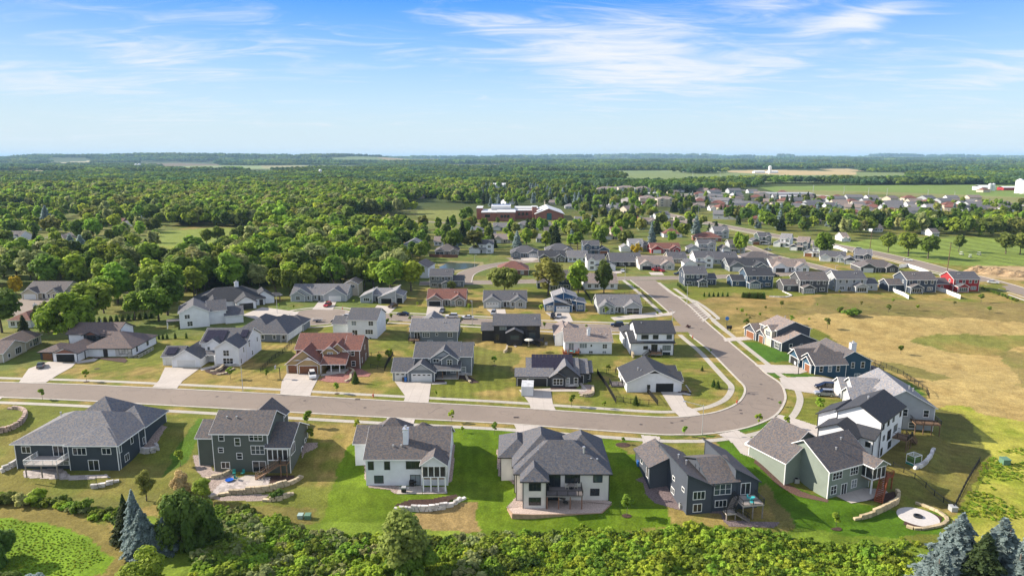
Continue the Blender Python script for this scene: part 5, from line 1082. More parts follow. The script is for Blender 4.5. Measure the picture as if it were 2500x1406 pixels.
# ---- school
def school():
    x, y = U(1163, 541); s = math.dist(U(1163,541), U(1263,541))/100
    br = mat('school_brick', (.24,.10,.075), .85, 'speckle', s=.4, lo=.85, hi=1.15); wr = mat('school_roof', (.62,.62,.62), .6, 'speckle', s=.05, lo=.9, hi=1.05)
    FOOT.extend([(x+20,y+20,26),(x+60,y+20,26),(x+95,y+30,26),(x+30,y+40,26)]); t = thing('school_building', 'long red brick school with white flat roofs and a wide gabled hall', 'school', (x, y, 0))
    def blk(x0, y0, w, d, h, nm='wing'):
        b = MB(); b.box(x0*s, y0, 0, (x0+w)*s, y0+d, h); b.build('wall', br, t); b = MB(); b.box(x0*s-.3, y0-.3, h, (x0+w)*s+.3, y0+d+.3, h+.6); b.build('roof', wr, t)
    blk(12, 4, 38, 40, 8); blk(50, 0, 45, 42, 8.5); blk(-2, 20, 14, 25, 11); blk(95, 28, 45, 30, 8); blk(138, 22, 11, 12, 12); blk(95, 46, 60, 25, 9)
    b = MB(); x0, x1, xm = 146*s, 216*s, 178*s
    b.quad((x0,16,0),(x1,16,0),(x1,16,6),(xm,16,11),(x0,16,6)); b.quad((x0,70,0),(x0,16,0),(x0,16,6),(x0,70,6)); b.quad((x1,16,0),(x1,70,0),(x1,70,6),(x1,16,6)); b.build('hall_wall', br, t)
    b = MB(); b.prism([(x0-1,15,5.9),(xm,15,11.3),(xm,72,11.3),(x0-1,72,5.9)], .4); b.prism([(xm,15,11.3),(x1+1,15,5.9),(x1+1,72,5.9),(xm,72,11.3)], .4); b.build('hall_roof', wr, t)
    b = MB(); b.box(174*s, 15.9, 0, 186*s, 16.1, 6.5); b.build('hall_window', mat('teal_glass', (.02,.12,.14), .1), t)
    b = MB(); b.box(34*s, 30, 8, 84*s, 60, 12.5); b.build('gym', wr, t); b = MB(); b.prism([(36*s,29.6,9.4),(82*s,29.6,9.4),(82*s,48,13.4),(36*s,48,13.4)], .3); b.build('solar_panels', mat('solar_far', (.10,.14,.22), .3), t)
    for u in (24, 30, 62, 70, 78, 105, 115, 125):
        b = MB(); b.box(u*s-1.2, (3.85 if u < 50 else -.15 if u < 95 else 27.8), 3.6, u*s+1.2, (4.1 if u < 50 else .1 if u < 95 else 28.1), 6.2); b.build('window', M_GLASSD, t)
school()
def apartment(x0, x1, y, fl, label, wc='beige', rc='tan', d=18):
    A = U(x0, y); w = math.dist(A, U(x1, y)); h = fl*3.1; k = max(1, round(w/14))
    V = [(0,0,w,d,h,'h',.35)]+[(w*(i+.5)/k-3.5, -1.2, 7, 8, h, 'gy', .45) for i in range(k)]
    X = [('S', 1+i, 3.5, 1+f*3.1, 2.6, 1.6, 'w31') for i in range(k) for f in range(fl)]
    house('apartment_block', label, A, rnd.uniform(-4, 4), V, X, wall=wc, roof=rc, zf=-1, cat='apartment building')
apartment(1458,1506,475,3,'left most apartment block with brown hipped roofs beyond the town'); apartment(1510,1552,472,3,'middle apartment block with long balconied front beyond the town'); apartment(1553,1588,474,3,'right apartment block of the three beyond the town')
apartment(1562,1602,502,3,'cream three storey block with small square windows'); apartment(1605,1648,505,3,'cream block beside the square windowed one'); apartment(1480,1525,470,2,'low apartment wing above the car park')
def shed(name, label, cat, x0, x1, y, d, h, wc, rc, pitch=.12):
    A = U(x0, y); w = math.dist(A, U(x1, y)); t = thing(name, label, cat, (*A, T(*A))); b = MB(); b.box(0,0,-2,w,d,h); b.build('wall', mat('shed_%s' % wc, CH[wc], .8), t)
    b = MB(); b.prism([(-.5,-.5,h+.1),(w+.5,-.5,h+.1),(w+.5,d/2,h+.1+pitch*d),(-.5,d/2,h+.1+pitch*d)], .2); b.prism([(-.5,d/2,h+.1+pitch*d),(w+.5,d/2,h+.1+pitch*d),(w+.5,d+.5,h+.1),(-.5,d+.5,h+.1)], .2)
    b.build('roof', mat('shedroof_%s' % rc, {'white':(.66,.66,.66),'grey':(.3,.3,.31),'red':(.4,.05,.04),'lgrey':(.45,.45,.46)}[rc], .6), t)
shed('warehouse', 'long white roofed warehouse before the green field', 'warehouse', 1404, 1452, 450, 40, 7, 'white', 'white'); shed('office_building', 'dark flat commercial building by the highway', 'commercial building', 1880, 1990, 485, 45, 7, 'char', 'grey', .02); shed('commercial_building', 'stone fronted commercial building with grey roof by the far street', 'commercial building', 1905, 1945, 490, 30, 6, 'stone', 'lgrey', .02)
shed('bank_building', 'small commercial building with a blue grey canopy roof', 'commercial building', 1570, 1610, 480, 25, 4.5, 'lgrey', 'lgrey', .05)
for (a, b_, c, nm) in ((1345,1420,433,'low white factory beyond the left town trees'),(1670,1715,420,'cluster barn with white roof at the field edge'),(1842,1868,423,'white farm shed near the field silo'),(1875,1900,423,'second white farm shed near the field silo'),(1195,1235,459,'pale roofed hall at the wood edge'),(820,850,416,'tiny white depot on the left plain'),(860,885,417,'tiny grey roofed depot on the left plain'),(2395,2430,465,'grain shed beside the right silos'),(760,790,411,'distant white shed on the left plain')): shed('barn', nm, 'barn', a, b_, c, 25, 6, 'white', 'white')
shed('red_barn', 'long red barn beside the large steel silos', 'barn', 2450, 2482, 465, 18, 5, 'red', 'white')
def silo(px, py, r, h, label, m=M_METAL):
    x, y = U(px, py); t = thing('grain_silo', label, 'silo', (x, y, T(x, y))); b = MB(); b.lathe([(r,-1),(r,h)], 20); b.build('silo_wall', m, t, smooth=False); b = MB(); b.lathe([(r*1.03,h),(r*.15,h+r*.55)], 20); b.build('silo_roof', m, t)
MS = mat('silo_metal', (.66,.67,.68), .5, metal=.2)
silo(2487,472,6.5,21,'tallest steel silo at the right edge',MS); silo(2499,473,6.0,19,'second steel silo at the right edge',MS); silo(2416,466,3,12,'small dark silo left of the red barn',MS); silo(2424,466,3,12,'small silo with a pale top',MS)
silo(1879,424,6,26,'lone white farm silo on the far field',M_WHITE); silo(967,410,5,14,'white water tank far off beyond the wood',M_WHITE); silo(333,411,9,22,'left silo of the distant farm pair',MS); silo(341,411,9,22,'right silo of the distant farm pair',MS)
def tower():
    x, y = U(783, 436); t = thing('water_tower', 'slim pale water tower rising from the far wood', 'water tower', (x, y, 0)); b = MB(); b.lathe([(1.8,0),(1.3,17)], 12); b.build('shaft', M_WHITE, t); b = MB(); b.lathe([(1.3,17),(4,20),(4.6,22),(4,24),(1,26)], 16); b.build('tank', M_WHITE, t)
tower()
# ================================================================== VEGETATION
LM = {}
def leafmat(k):
    if k not in LM:
        c, kw = {'farleaf': ((.085,.150,.060), {}), 'mid': ((.185,.255,.030), {}), 'dark': ((.12,.175,.030), {}), 'bright': ((.235,.325,.032), {}), 'olive': ((.21,.225,.048), {}), 'yellow': ((.50,.40,.016), dict(h0=.49,h1=.51,v0=.9,v1=1.2)),
                 'spruce': ((.27,.34,.33), dict(h0=.49,h1=.515,v0=.85,v1=1.2)), 'fir': ((.060,.085,.030), {}), 'pale': ((.33,.35,.13), dict(v0=.8,v1=1.25)), 'purple': ((.12,.06,.05), {}), 'blond': ((.45,.38,.18), {}), 'lime': ((.33,.42,.040), dict(v0=.85,v1=1.15))}[k]
        LM[k] = mat('leaves_'+k, c, .75, 'leaf', **kw)
    return LM[k]
M_BARK = mat('bark', (.11,.085,.065), .95, 'speckle', s=2, lo=.7, hi=1.3)
def leafmesh(name, P, Nn, size, var, m, rg, aspect=1.0):
    """one quad per leaf clump: positions P, facing Nn"""
    n = len(P); Nn = Nn/np.maximum(np.linalg.norm(Nn, axis=1), 1e-6)[:, None]
    r = rg.normal(size=(n, 3)); a = np.cross(Nn, r); a /= np.linalg.norm(a, axis=1)[:, None]; b = np.cross(Nn, a)
    s = (size*rg.uniform(.6, 1.35, n))[:, None]; bend = Nn*s*.25
    V = np.stack([P-a*s-b*s*aspect*.3-bend, P+b*s*aspect*-1*.9, P+a*s+b*s*.2-bend, P+b*s*aspect], 1).reshape(-1, 3)
    me = D.meshes.new(name); me.vertices.add(4*n); me.vertices.foreach_set('co', V.ravel()); me.loops.add(4*n); me.loops.foreach_set('vertex_index', np.arange(4*n)); me.polygons.add(n)
    me.polygons.foreach_set('loop_start', np.arange(0, 4*n, 4)); me.polygons.foreach_set('loop_total', np.full(n, 4)); me.update(calc_edges=True)
    at = me.attributes.new('var', 'FLOAT', 'FACE'); at.data.foreach_set('value', np.clip(var, 0, 1)); me.materials.append(m); return me
def lobes(kind, rg):
    L = []
    if kind == 'round': n, cx, R0, Z0, hz = 30, 0, 3.5, 6.1, 3.5
    elif kind == 'oak': n, cx, R0, Z0, hz = 46, 0, 6.2, 5.6, 4.0
    elif kind == 'oval': n, cx, R0, Z0, hz = 32, 0, 2.5, 5.6, 4.2
    elif kind == 'loose': n, cx, R0, Z0, hz = 34, 0, 3.6, 6.0, 3.9
    elif kind == 'young': n, cx, R0, Z0, hz = 10, 0, 2.0, 6.4, 3.4
    elif kind == 'bush': n, cx, R0, Z0, hz = 14, 0, 5.6, 4.0, 4.6
    elif kind == 'mat': n, cx, R0, Z0, hz = 30, 0, 8.0, 2.4, 3.0
    elif kind == 'tall': n, cx, R0, Z0, hz = 44, 0, 3.2, 5.4, 4.4
    for i in range(n):
        while True:
            p = rg.uniform(-1, 1, 3)
            if np.linalg.norm(p) < 1 and (kind != 'young' or True): break
        q = .74 if kind != 'loose' else .86
        taper = 1-.35*max(0, p[2]) if kind in ('young', 'tall', 'oval') else 1
        c = np.array([p[0]*R0*q*taper, p[1]*R0*q*taper, Z0+p[2]*hz*q])
        r = rg.uniform(.30, .48)*min(R0, hz)*(.72 if kind in ('loose', 'oak') else (1.1 if kind == 'mat' else .86))
        L.append((c, r*np.array([1, 1, rg.uniform(.7, 1.0)])))
    return L
def crown_mesh(kind, seed, n, size, mk):
    rg = np.random.default_rng(seed)
    if kind in ('spruce', 'pine', 'column'):
        R0 = {'spruce': 2.4, 'pine': 2.9, 'column': 1.3}[kind]; lay = {'spruce': 13, 'pine': 9, 'column': 30}[kind]
        h = 1-np.sqrt(rg.uniform(0, 1, n))*.985; th = rg.uniform(0, 2*math.pi, n)
        nb = np.floor(h*lay); th = th+.25*np.sin(th*9+nb*2.1)
        fr = 1-(h*lay-nb)
        prof = (1-h)**(.85 if kind != 'column' else .45)
        lump = 1+.14*np.sin(th*3+nb*1.7+seed)+.16*np.sin(th*5+nb*2.9)+.12*np.sin(th*9+nb*5)
        r = R0*prof*(.82+.24*fr if kind != 'column' else 1)*lump*np.sqrt(rg.uniform(.25, 1, n)); z = .35+h*9.65-(r*.16 if kind != 'column' else 0)
        P = np.stack([r*np.cos(th), r*np.sin(th), z], 1); Nn = np.stack([np.cos(th)*.6, np.sin(th)*.6, np.full(n, .8)], 1)+rg.normal(size=(n, 3))*.6
        v = rg.uniform(.2, .8, n)+.25*np.sin(nb*2.3+np.floor(th*2))*.5
        return leafmesh('crown', P, Nn, size, v, leafmat(mk), rg, .8)
    L = lobes(kind, rg); w = np.array([l[1][0]**2 for l in L]); idx = rg.choice(len(L), n, p=w/w.sum())
    d = rg.normal(size=(n, 3)); d /= np.linalg.norm(d, axis=1)[:, None]
    C = np.array([l[0] for l in L])[idx]; RR = np.array([l[1] for l in L])[idx]; sh = rg.uniform(.5, 1.2, n)[:, None]
    P = C+d*RR*sh; lv = rg.uniform(.25, .75, len(L))[idx]
    Nn = d+np.array([0, 0, .55])+rg.normal(size=(n, 3))*.34
    P[:, 2] = np.maximum(P[:, 2], .15)
    return leafmesh('crown', P, Nn, size, lv*.5+rg.uniform(0, .5, n), leafmat(mk), rg)
def trunk_mesh(kind, seed):
    rr = random.Random(seed); b = MB()
    top = {'oak': 4.2, 'bush': 1.6, 'young': 7.5, 'spruce': 9, 'pine': 9, 'column': 6, 'loose': 7}.get(kind, 5.5); r0 = {'young': .11, 'bush': .12, 'column': .1, 'spruce': .18, 'pine': .22}.get(kind, .26)
    p = Vector((0,0,-.5)); lean = Vector((rr.uniform(-.05,.05), rr.uniform(-.05,.05), 1))
    for k in range(4):
        q = p+lean*((top+.5)/4)+Vector((rr.uniform(-.1,.1), rr.uniform(-.1,.1), 0)); b.bar(p, q, r0*(1-k*.2), n=6, r2=r0*(1-(k+1)*.2)); p = q
    if kind not in ('spruce', 'pine', 'column'):
        for k in range(6 if kind != 'young' else 4):
            z = top*rr.uniform(.35, .8); a = rr.uniform(0, 6.28); l = {'oak': 4, 'young': 1.4, 'bush': 2}.get(kind, 2.6)*rr.uniform(.7, 1.1)
            b.bar((0,0,z), (l*math.cos(a), l*math.sin(a), z+l*rr.uniform(.6, 1.1)), r0*.5, n=5, r2=r0*.12)
    return b.mesh('trunk', M_BARK, True)
TC = {}
def tree_meshes(kind, mk, lod, var):
    k = (kind, mk, lod, var)
    if k not in TC:
        n, s = {0: (9000, .22), 1: (2600, .40), 2: (900, .62)}[lod]
        if kind in ('spruce', 'pine'): n, s = {0: (15000, .17), 1: (2600, .36), 2: (900, .55)}[lod]
        if kind == 'oak': n = int(n*1.9); s *= 1.05
        if kind == 'young': n = {0: 700, 1: 420, 2: 250}[lod]; s = {0: .38, 1: .46, 2: .6}[lod]
        if kind == 'bush': n = {0: 7000, 1: 900, 2: 400}[lod]; s = {0: .30, 1: .75, 2: 1.0}[lod]
        if kind == 'column': n = {0: 1500, 1: 700, 2: 300}[lod]; s = .34
        if kind == 'loose': n = int(n*.8); s *= .9
        TC[k] = (trunk_mesh(kind, var), crown_mesh(kind, var*17+hash(kind) % 7 if False else var*17+len(kind), n, s, mk))
    return TC[k]
NAMES = {'spruce': 'spruce_tree', 'pine': 'pine_tree', 'column': 'arborvitae', 'young': 'young_tree', 'bush': 'shrub'}
def tree(x, y, h, kind, mk, label, group=None, w=1.0, lod=None, cat=None, sink=0.0):
    dist = math.hypot(x, y)
    if lod is None: lod = 0 if dist < 190 and h > 3.5 else (1 if dist < 420 else 2)
    tm, cm = tree_meshes(kind, mk, lod, rnd.randrange(3))
    t = thing(NAMES.get(kind, 'leafy_tree'), label, cat or ('shrub' if kind in ('bush', 'column') else 'tree'), (x, y, T(x, y)-sink), rnd.uniform(0, 6.28), group); s = h/10; t.scale = (s*w, s*w, s)
    link('trunk', tm, t); link('crown', cm, t); return t
def PT(px, yb, yt, kind, mk, label, w=1.0, group=None, **k):
    x, y, z = G(px, yb); return tree(x, y, max(.6, zat(y, yt)-z), kind, mk, label, group, w, **k)
# --- single trees one can point at
PT(1231,716,640,'oak','olive','broad round dark oak between the brown and charcoal roofed houses',1.05)
PT(1338,722,630,'loose','olive','loose crowned tree left of two in front of the navy back house',1.25)
PT(1411,716,630,'tall','bright','tall bright green tree between the loose tree and the dark pine',1.0)
PT(1474,718,628,'tall','dark','tall dark pine in front of the low white house',.8)
PT(172,838,708,'oak','bright','large bright green tree behind the brown roofed white house',.95); PT(225,800,684,'round','mid','tall olive green tree rising behind the brown hipped roofs',1.3)
PT(118,812,724,'oak','olive','grey green tree left of the large bright one',.7); PT(330,782,705,'round','bright','yellowish tree right of the large bright group',.95)
PT(5,812,690,'round','dark','dark tree at the left edge above the red roof',1.1); PT(62,838,768,'spruce','fir','dark spruce behind the beige left house',1.2)
PT(40,722,668,'tall','yellow','yellow green tree at the far left beside the stone garage house',.9); PT(388,784,690,'loose','mid','tall thin trunked tree left of the tall white house',1.2); PT(410,770,655,'tall','mid','tall wood tree with bare lower trunk near the white house',1.1)
PT(335,1338,1192,'spruce','spruce','tall blue spruce nearest the olive house patio',.9,lod=0); PT(352,1348,1240,'spruce','spruce','middle blue spruce in front of the dark conifer clump',1.6,lod=0)
PT(378,1352,1285,'spruce','spruce','small blue spruce between the middle and short ones',1.2,lod=0); PT(308,1300,1205,'spruce','fir','dark spruce left behind the tall blue one',1.0,lod=0); PT(405,1345,1258,'spruce','spruce','short blue spruce at the foot of the big dark evergreen',1.5,lod=0); PT(312,1320,1225,'spruce','fir','dark green spruce behind the blue ones',1.5,lod=0)
PT(452,1345,1150,'bush','dark','big dark evergreen mass beside the blue spruces',.62,lod=0); PT(420,1320,1168,'bush','olive','olive evergreen half of the big dark clump',.5,lod=0); PT(492,1335,1190,'bush','dark','dark right half of the evergreen clump',.6,lod=0)
PT(496,1225,1165,'round','mid','fresh green tree below the olive house gravel bed',1.1,lod=0); PT(358,1222,1150,'loose','olive','small sparse pine behind the blue spruce tops',.9,lod=0)
PT(447,1200,1138,'bush','blond','straw coloured flowering shrub beside the gravel bed',.75,lod=0); PT(372,1436,1326,'bush','bright','round bright bush tree at the bottom left beside the mown track',1.1,lod=0)
PT(985,1400,1236,'tall','olive','tall pointed willow below the pale stone wall',1.15,lod=0); PT(1010,1410,1300,'bush','mid','leafy base of the willow below the pale stone wall',.9,lod=0)
PT(28,1455,1368,'bush','dark','dark round bush at the bottom left corner',.9,lod=0); PT(92,1450,1372,'bush','spruce','pale blue green shrub at the bottom left',.8,lod=0); PT(-8,1380,1270,'bush','dark','dark bush cut by the left edge',.8,lod=0)
for a in ((2325,1460,1252,1.75,'leftmost blue spruce of the right hand clump','spruce'),(2425,1475,1262,1.7,'tall blue spruce second from right at the corner','spruce'),(2385,1500,1300,1.6,'greener spruce between the two blue right ones','fir'),(2478,1520,1325,1.8,'broad blue spruce in the bottom right corner','spruce'),(2508,1420,1285,1.6,'blue spruce cut by the right edge','spruce'),(2290,1500,1345,1.7,'low blue spruce at the front of the right clump','spruce')): PT(a[0],a[1],a[2],'spruce',a[5],a[4],a[3],lod=0)
YG = [(750,1042,992,'young tree with full crown beside the olive house front'),(760,1078,1038,'dark leaved young tree by the olive house rock bed'),(870,1052,1017,'bright young tree at the white house front lawn'),(1103,1030,996,'thin tree on the verge above the white house'),(1129,1056,1038,'little tree right of the white house ridge'),(1208,1060,1026,'young tree with pale leaves left of the cream house drive'),
 (1420,1066,1048,'small tree between the cream house peaks'),(1521,1084,1064,'low dark tree standing in a brown mulch oval'),(1530,1258,1200,'young tree behind the cream house with dark mulch ring'),(1670,1064,1033,'dense young tree on the verge by the tall lamp'),(1852,1040,1004,'narrow tree on the green verge of the bend'),(1921,1046,1010,'bushy young tree at the double driveway'),
 (2000,1012,962,'tallest young tree on the lawn of the bend'),(1904,992,976,'dark small tree on the inner verge of the bend'),(104,975,943,'round young tree on the near left verge'),(211,931,897,'upright young tree on the far left verge'),(441,1138,1090,'bright young tree left of the olive house'),(2041,1290,1243,'young tree with mulch ring below the sage house'),
 (563,925,890,'young tree in front of the solar gable house'),(652,925,897,'young tree beside the black garden fence'),(823,960,926,'pale young tree before the tan brick house'),(868,935,905,'evergreen shaped shrub tree beside the tan brick house'),(1065,968,950,'tiny bright tree on the slate grey house verge'),(1395,992,955,'thin bare tree in front of the charcoal solar house'),
 (1475,997,975,'dense small tree by the fenced corner'),(1485,912,886,'round tree in the lawn behind the black fence'),(1207,892,865,'young tree with mulch behind the black house'),(955,782,763,'tree on the side street verge near the grey ranch'),(1001,786,770,'second tree on the side street verge'),(1126,792,770,'tree on the verge by the white parked cars'),(1329,803,783,'dark tree on the verge beside the black house'),
 (1431,803,790,'small tree above the white ranch roof'),(1060,890,862,'slim tree by the fence posts'),(951,885,845,'upright tree behind the fence corner'),(925,890,858,'second upright tree behind the fence'),(800,745,730,'straw tree by the white garage'),(864,742,730,'bright tree left of the slanted roof house'),(1019,750,735,'bright tree left of the brown roofed ranch'),
 (1146,760,738,'bright tree beside the side street lamp'),(1321,764,740,'yellow green tree beside the blue modern house'),(1432,768,752,'small round tree right of the blue modern house'),(1480,772,745,'green tree before the blue grey ranch'),(1605,770,758,'little tree on the corner verge'),(1735,862,850,'tiny tree on the inner verge of the wide road'),(1822,775,763,'tree beside the playground sign'),
 (1742,944,925,'dark little spruce left of the pair on the corner lawn'),(1752,948,927,'right spruce of the pair on the corner lawn'),(1714,905,893,'single small spruce on the inner lawn'),(1995,748,740,'small round field tree'),(1552,988,964,'cone shaped evergreen inside the fenced corner'),(905,740,730,'shrub by the slanted house drive'),(1548,706,694,'tree in the corner garden'),(615,700,690,'shrub beside the white chimney house'),(682,752,738,'bright tree by the light grey house'),(717,755,742,'second tree by the light grey house')]
for px, yb, yt, lb in YG:
    sp = 'spruce' in lb or 'evergreen' in lb
    PT(px, yb, yt, 'spruce' if sp else 'young', ('bright' if not sp else 'dark') if 'bright' not in lb and 'yellow' not in lb else 'lime', lb, 1.35 if sp else 1.3, lod=0 if yb > 900 else 1)
for i, (px, py, h) in enumerate([(1799,760,1.4),(1811,768,2.6),(1869,757,1.8),(1908,752,3.0),(1932,790,3.2),(1830,782,1.6),(1822,800,3.4),(1855,775,2.0),(2020,802,4.2),(2169,763,3.2),(2240,758,2.4),(2330,747,2.0),(2395,738,3.8),(2415,763,2.6),(2102,748,2.4),(2199,864,3.0),(2180,740,2),(2050,720,2.5),(2470,740,3),(1975,785,1.5),(2560,800,3)]):
    x, y, z = G(px, py); tree(x, y, h*1.15, 'young', ('mid','bright','olive')[i % 3], 'small sapling growing alone in the dry field', 'saplings dotted over the dry field', 1.5, lod=1)
for i, px in enumerate((1719,1731,1742,1753,1764,1776)): PT(px, 724, 712, 'column', 'dark', 'small pointed arborvitae in a spaced row of six', 1.7, 'row of six arborvitae behind the navy end house')
for i in range(9): PT(1655+i*2.9, 698+i*2.5, 688+i*2.6, 'column', 'dark', 'arborvitae in the slanting hedge beside the pavement', 2.0, 'slanting hedge beside the pavement')
for i in range(11): PT(1814+i*5, 727+i*.3, 712, 'column', 'dark', 'arborvitae of the tight hedge below the sun porch', 2.2, 'tight hedge below the sun porch')
for i in range(13): PT(2397+i*7.0, 705+i*2.6, 697+i*2.4, 'bush', 'mid', 'rounded bush in the line along the arterial road', .9, 'bushes lined along the arterial road')
for i, px in enumerate((388,398,408,428,455)): PT(px, 828-i*.5, 814-i, 'column', 'dark', 'thin arborvitae behind the solar gable house', 1.6, 'arborvitae behind the solar gable house')
for i in range(12): PT(215+i*14, 792-i*1.5, 775-i*1.5, 'column', 'dark', 'dark hedge conifer behind the brown roofed white house', 2.2, 'hedge behind the brown roofed white house')
for px, yb, yt, mk, w, lb in ((2168,616,562,'mid',1.1,'left maple of the three beside the golf course'),(2217,626,558,'mid',1.15,'middle maple of the three beside the golf course'),(2265,632,566,'mid',1.05,'right dense maple of the three beside the golf course'),(2455,620,564,'olive',1.2,'brownish broad tree at the right of the golf course'),(2490,622,566,'olive',1.1,'dark broad tree cut by the right edge')): PT(px,yb,yt,'round',mk,lb,w,lod=1)
for px, yb, yt, k, mk, w, lb in ((1554,620,583,'bush','yellow',.75,'vivid yellow shrub tree above the small white house'),(1808,620,560,'oak','bright',.62,'broad yellow green tree beside the big hipped house'),(2010,628,560,'tall','mid',1.1,'tall leaning tree above the slanting row of houses'),(15,548,520,'oak','yellow',.7,'yellow tree at the far left edge'),(45,575,535,'oak','lime',.75,'lime green round tree at the far left'),
 (230,590,522,'oak','bright',.62,'big rounded double tree by the left fairway'),(190,588,528,'round','bright',1.0,'smaller half of the rounded double tree'),(340,548,500,'round','bright',1.0,'bright tree beside the white pool house'),(285,545,495,'oak','mid',.7,'dark wide tree behind the white pool house'),(115,560,500,'spruce','spruce',1.3,'blue spruce in front of the left wood'),
 (20,590,565,'spruce','fir',1.4,'spruce at the white edge house'),(86,595,565,'spruce','fir',1.4,'spruce beside the tan hipped house'),(310,640,578,'pine','fir',1.4,'left dark pine of the pair on the fairway edge'),(360,640,582,'pine','fir',1.4,'right dark pine of the pair on the fairway edge'),(175,625,570,'pine','spruce',1.5,'blue green conifer group by the tan hipped house'),
 (200,628,572,'pine','spruce',1.5,'second blue green conifer by the tan hipped house'),(429,627,608,'spruce','spruce',1.4,'tiny blue spruce on the fairway'),(468,629,614,'spruce','spruce',1.4,'second tiny blue spruce on the fairway'),(686,600,548,'round','bright',1.1,'round tree standing at the clearing right of the conifers'),(590,583,545,'pine','fir',1.3,'left conifer of the clearing pair'),(612,583,540,'pine','fir',1.3,'right conifer of the clearing pair'),
 (505,600,552,'round','mid',1.0,'left round tree at the clearing edge'),(535,600,550,'round','mid',1.0,'second round tree at the clearing edge'),(1140,555,503,'round','mid',1.15,'twin round tree left of the school'),(1138,580,530,'oval','mid',1.2,'round tree below the twin one left of the school'),(2340,615,570,'round','dark',.9,'round tree before the golf wood'),(1085,600,566,'oval','mid',1.1,'pair tree above the turret house'),(1045,600,570,'oval','dark',1.0,'narrow tree beside the pond houses'),
 (1157,618,562,'loose','olive',1.3,'broken crowned tree above the pond'),(1109,618,556,'round','bright',1.0,'bright tree left of the broken crowned one'),(1215,548,528,'oval','mid',1.1,'oval tree in front of the school wall'),(1305,562,528,'oval','mid',1.2,'first tall oval tree by the school'),(1330,562,530,'oval','mid',1.2,'second tall oval tree by the school'),(1368,560,528,'oval','mid',1.2,'third tall oval tree by the school')): PT(px, yb, yt, k, mk, lb, w, lod=1)
# --- scattered woods and garden trees
def free(x, y, pad):
    for a, b, r in FOOT:
        if (x-a)**2+(y-b)**2 < (r+pad)**2: return False
    return True
def scatter(poly, spacing, seed, dens=1.0, pad=2.5, thr=None, fs=60.):
    P = gp(poly) if isinstance(poly, list) else poly; xs = [p[0] for p in P]; ys = [p[1] for p in P]; rg = np.random.default_rng(seed)
    gx = np.arange(min(xs), max(xs), spacing); gy = np.arange(min(ys), max(ys), spacing*.9); X, Y = np.meshgrid(gx, gy)
    X = (X+rg.uniform(-.45, .45, X.shape)*spacing).ravel(); Y = (Y+rg.uniform(-.45, .45, Y.shape)*spacing).ravel()
    m = inpoly(X, Y, P) & (rg.uniform(size=X.shape) < dens)
    m &= np.abs(X) < Y*.80+30
    if thr is not None: m &= fbm(X/fs, Y/fs, 3, seed) > thr
    X, Y = X[m], Y[m]
    if len(X) and min(ys) < 1600 and pad is not None:
        F_ = np.array(FOOT); ok = np.ones(len(X), bool)
        for a, b, r in FOOT: ok &= (X-a)**2+(Y-b)**2 > (r+pad)**2
        for RP, hw in ROADS: ok &= np.abs(sdist(X, Y, RP)) > hw
        X, Y = X[ok], Y[ok]
    return X, Y
def pl(pts): return np.array([U(*q) for q in pts])
ROADS = [(pl([(1530,505),(1600,517),(1684,536),(1790,556),(1900,577),(2026,598),(2120,615),(2220,638),(2300,660),(2400,684),(2500,714)]), 11), (pl([(1820,600),(1892,627),(1976,647),(2040,665)]), 9), (pl([(1240,632),(1330,627),(1480,624),(1600,625),(1700,622),(1830,606)]), 9), (pl([(1128,690),(1140,668),(1185,652),(1235,643.5),(1400,634)]), 9), (pl([(1024,692),(1277,688),(1520,680),(1762,676),(1960,667)]), 8), (pl([(1100,655),(1045,648),(1050,640),(1160,641)]), 6), (pl([(-60,775),(20,765),(70,745),(110,722)]), 10), (pl([(840,535),(1120,545),(1500,545)]), 6)]
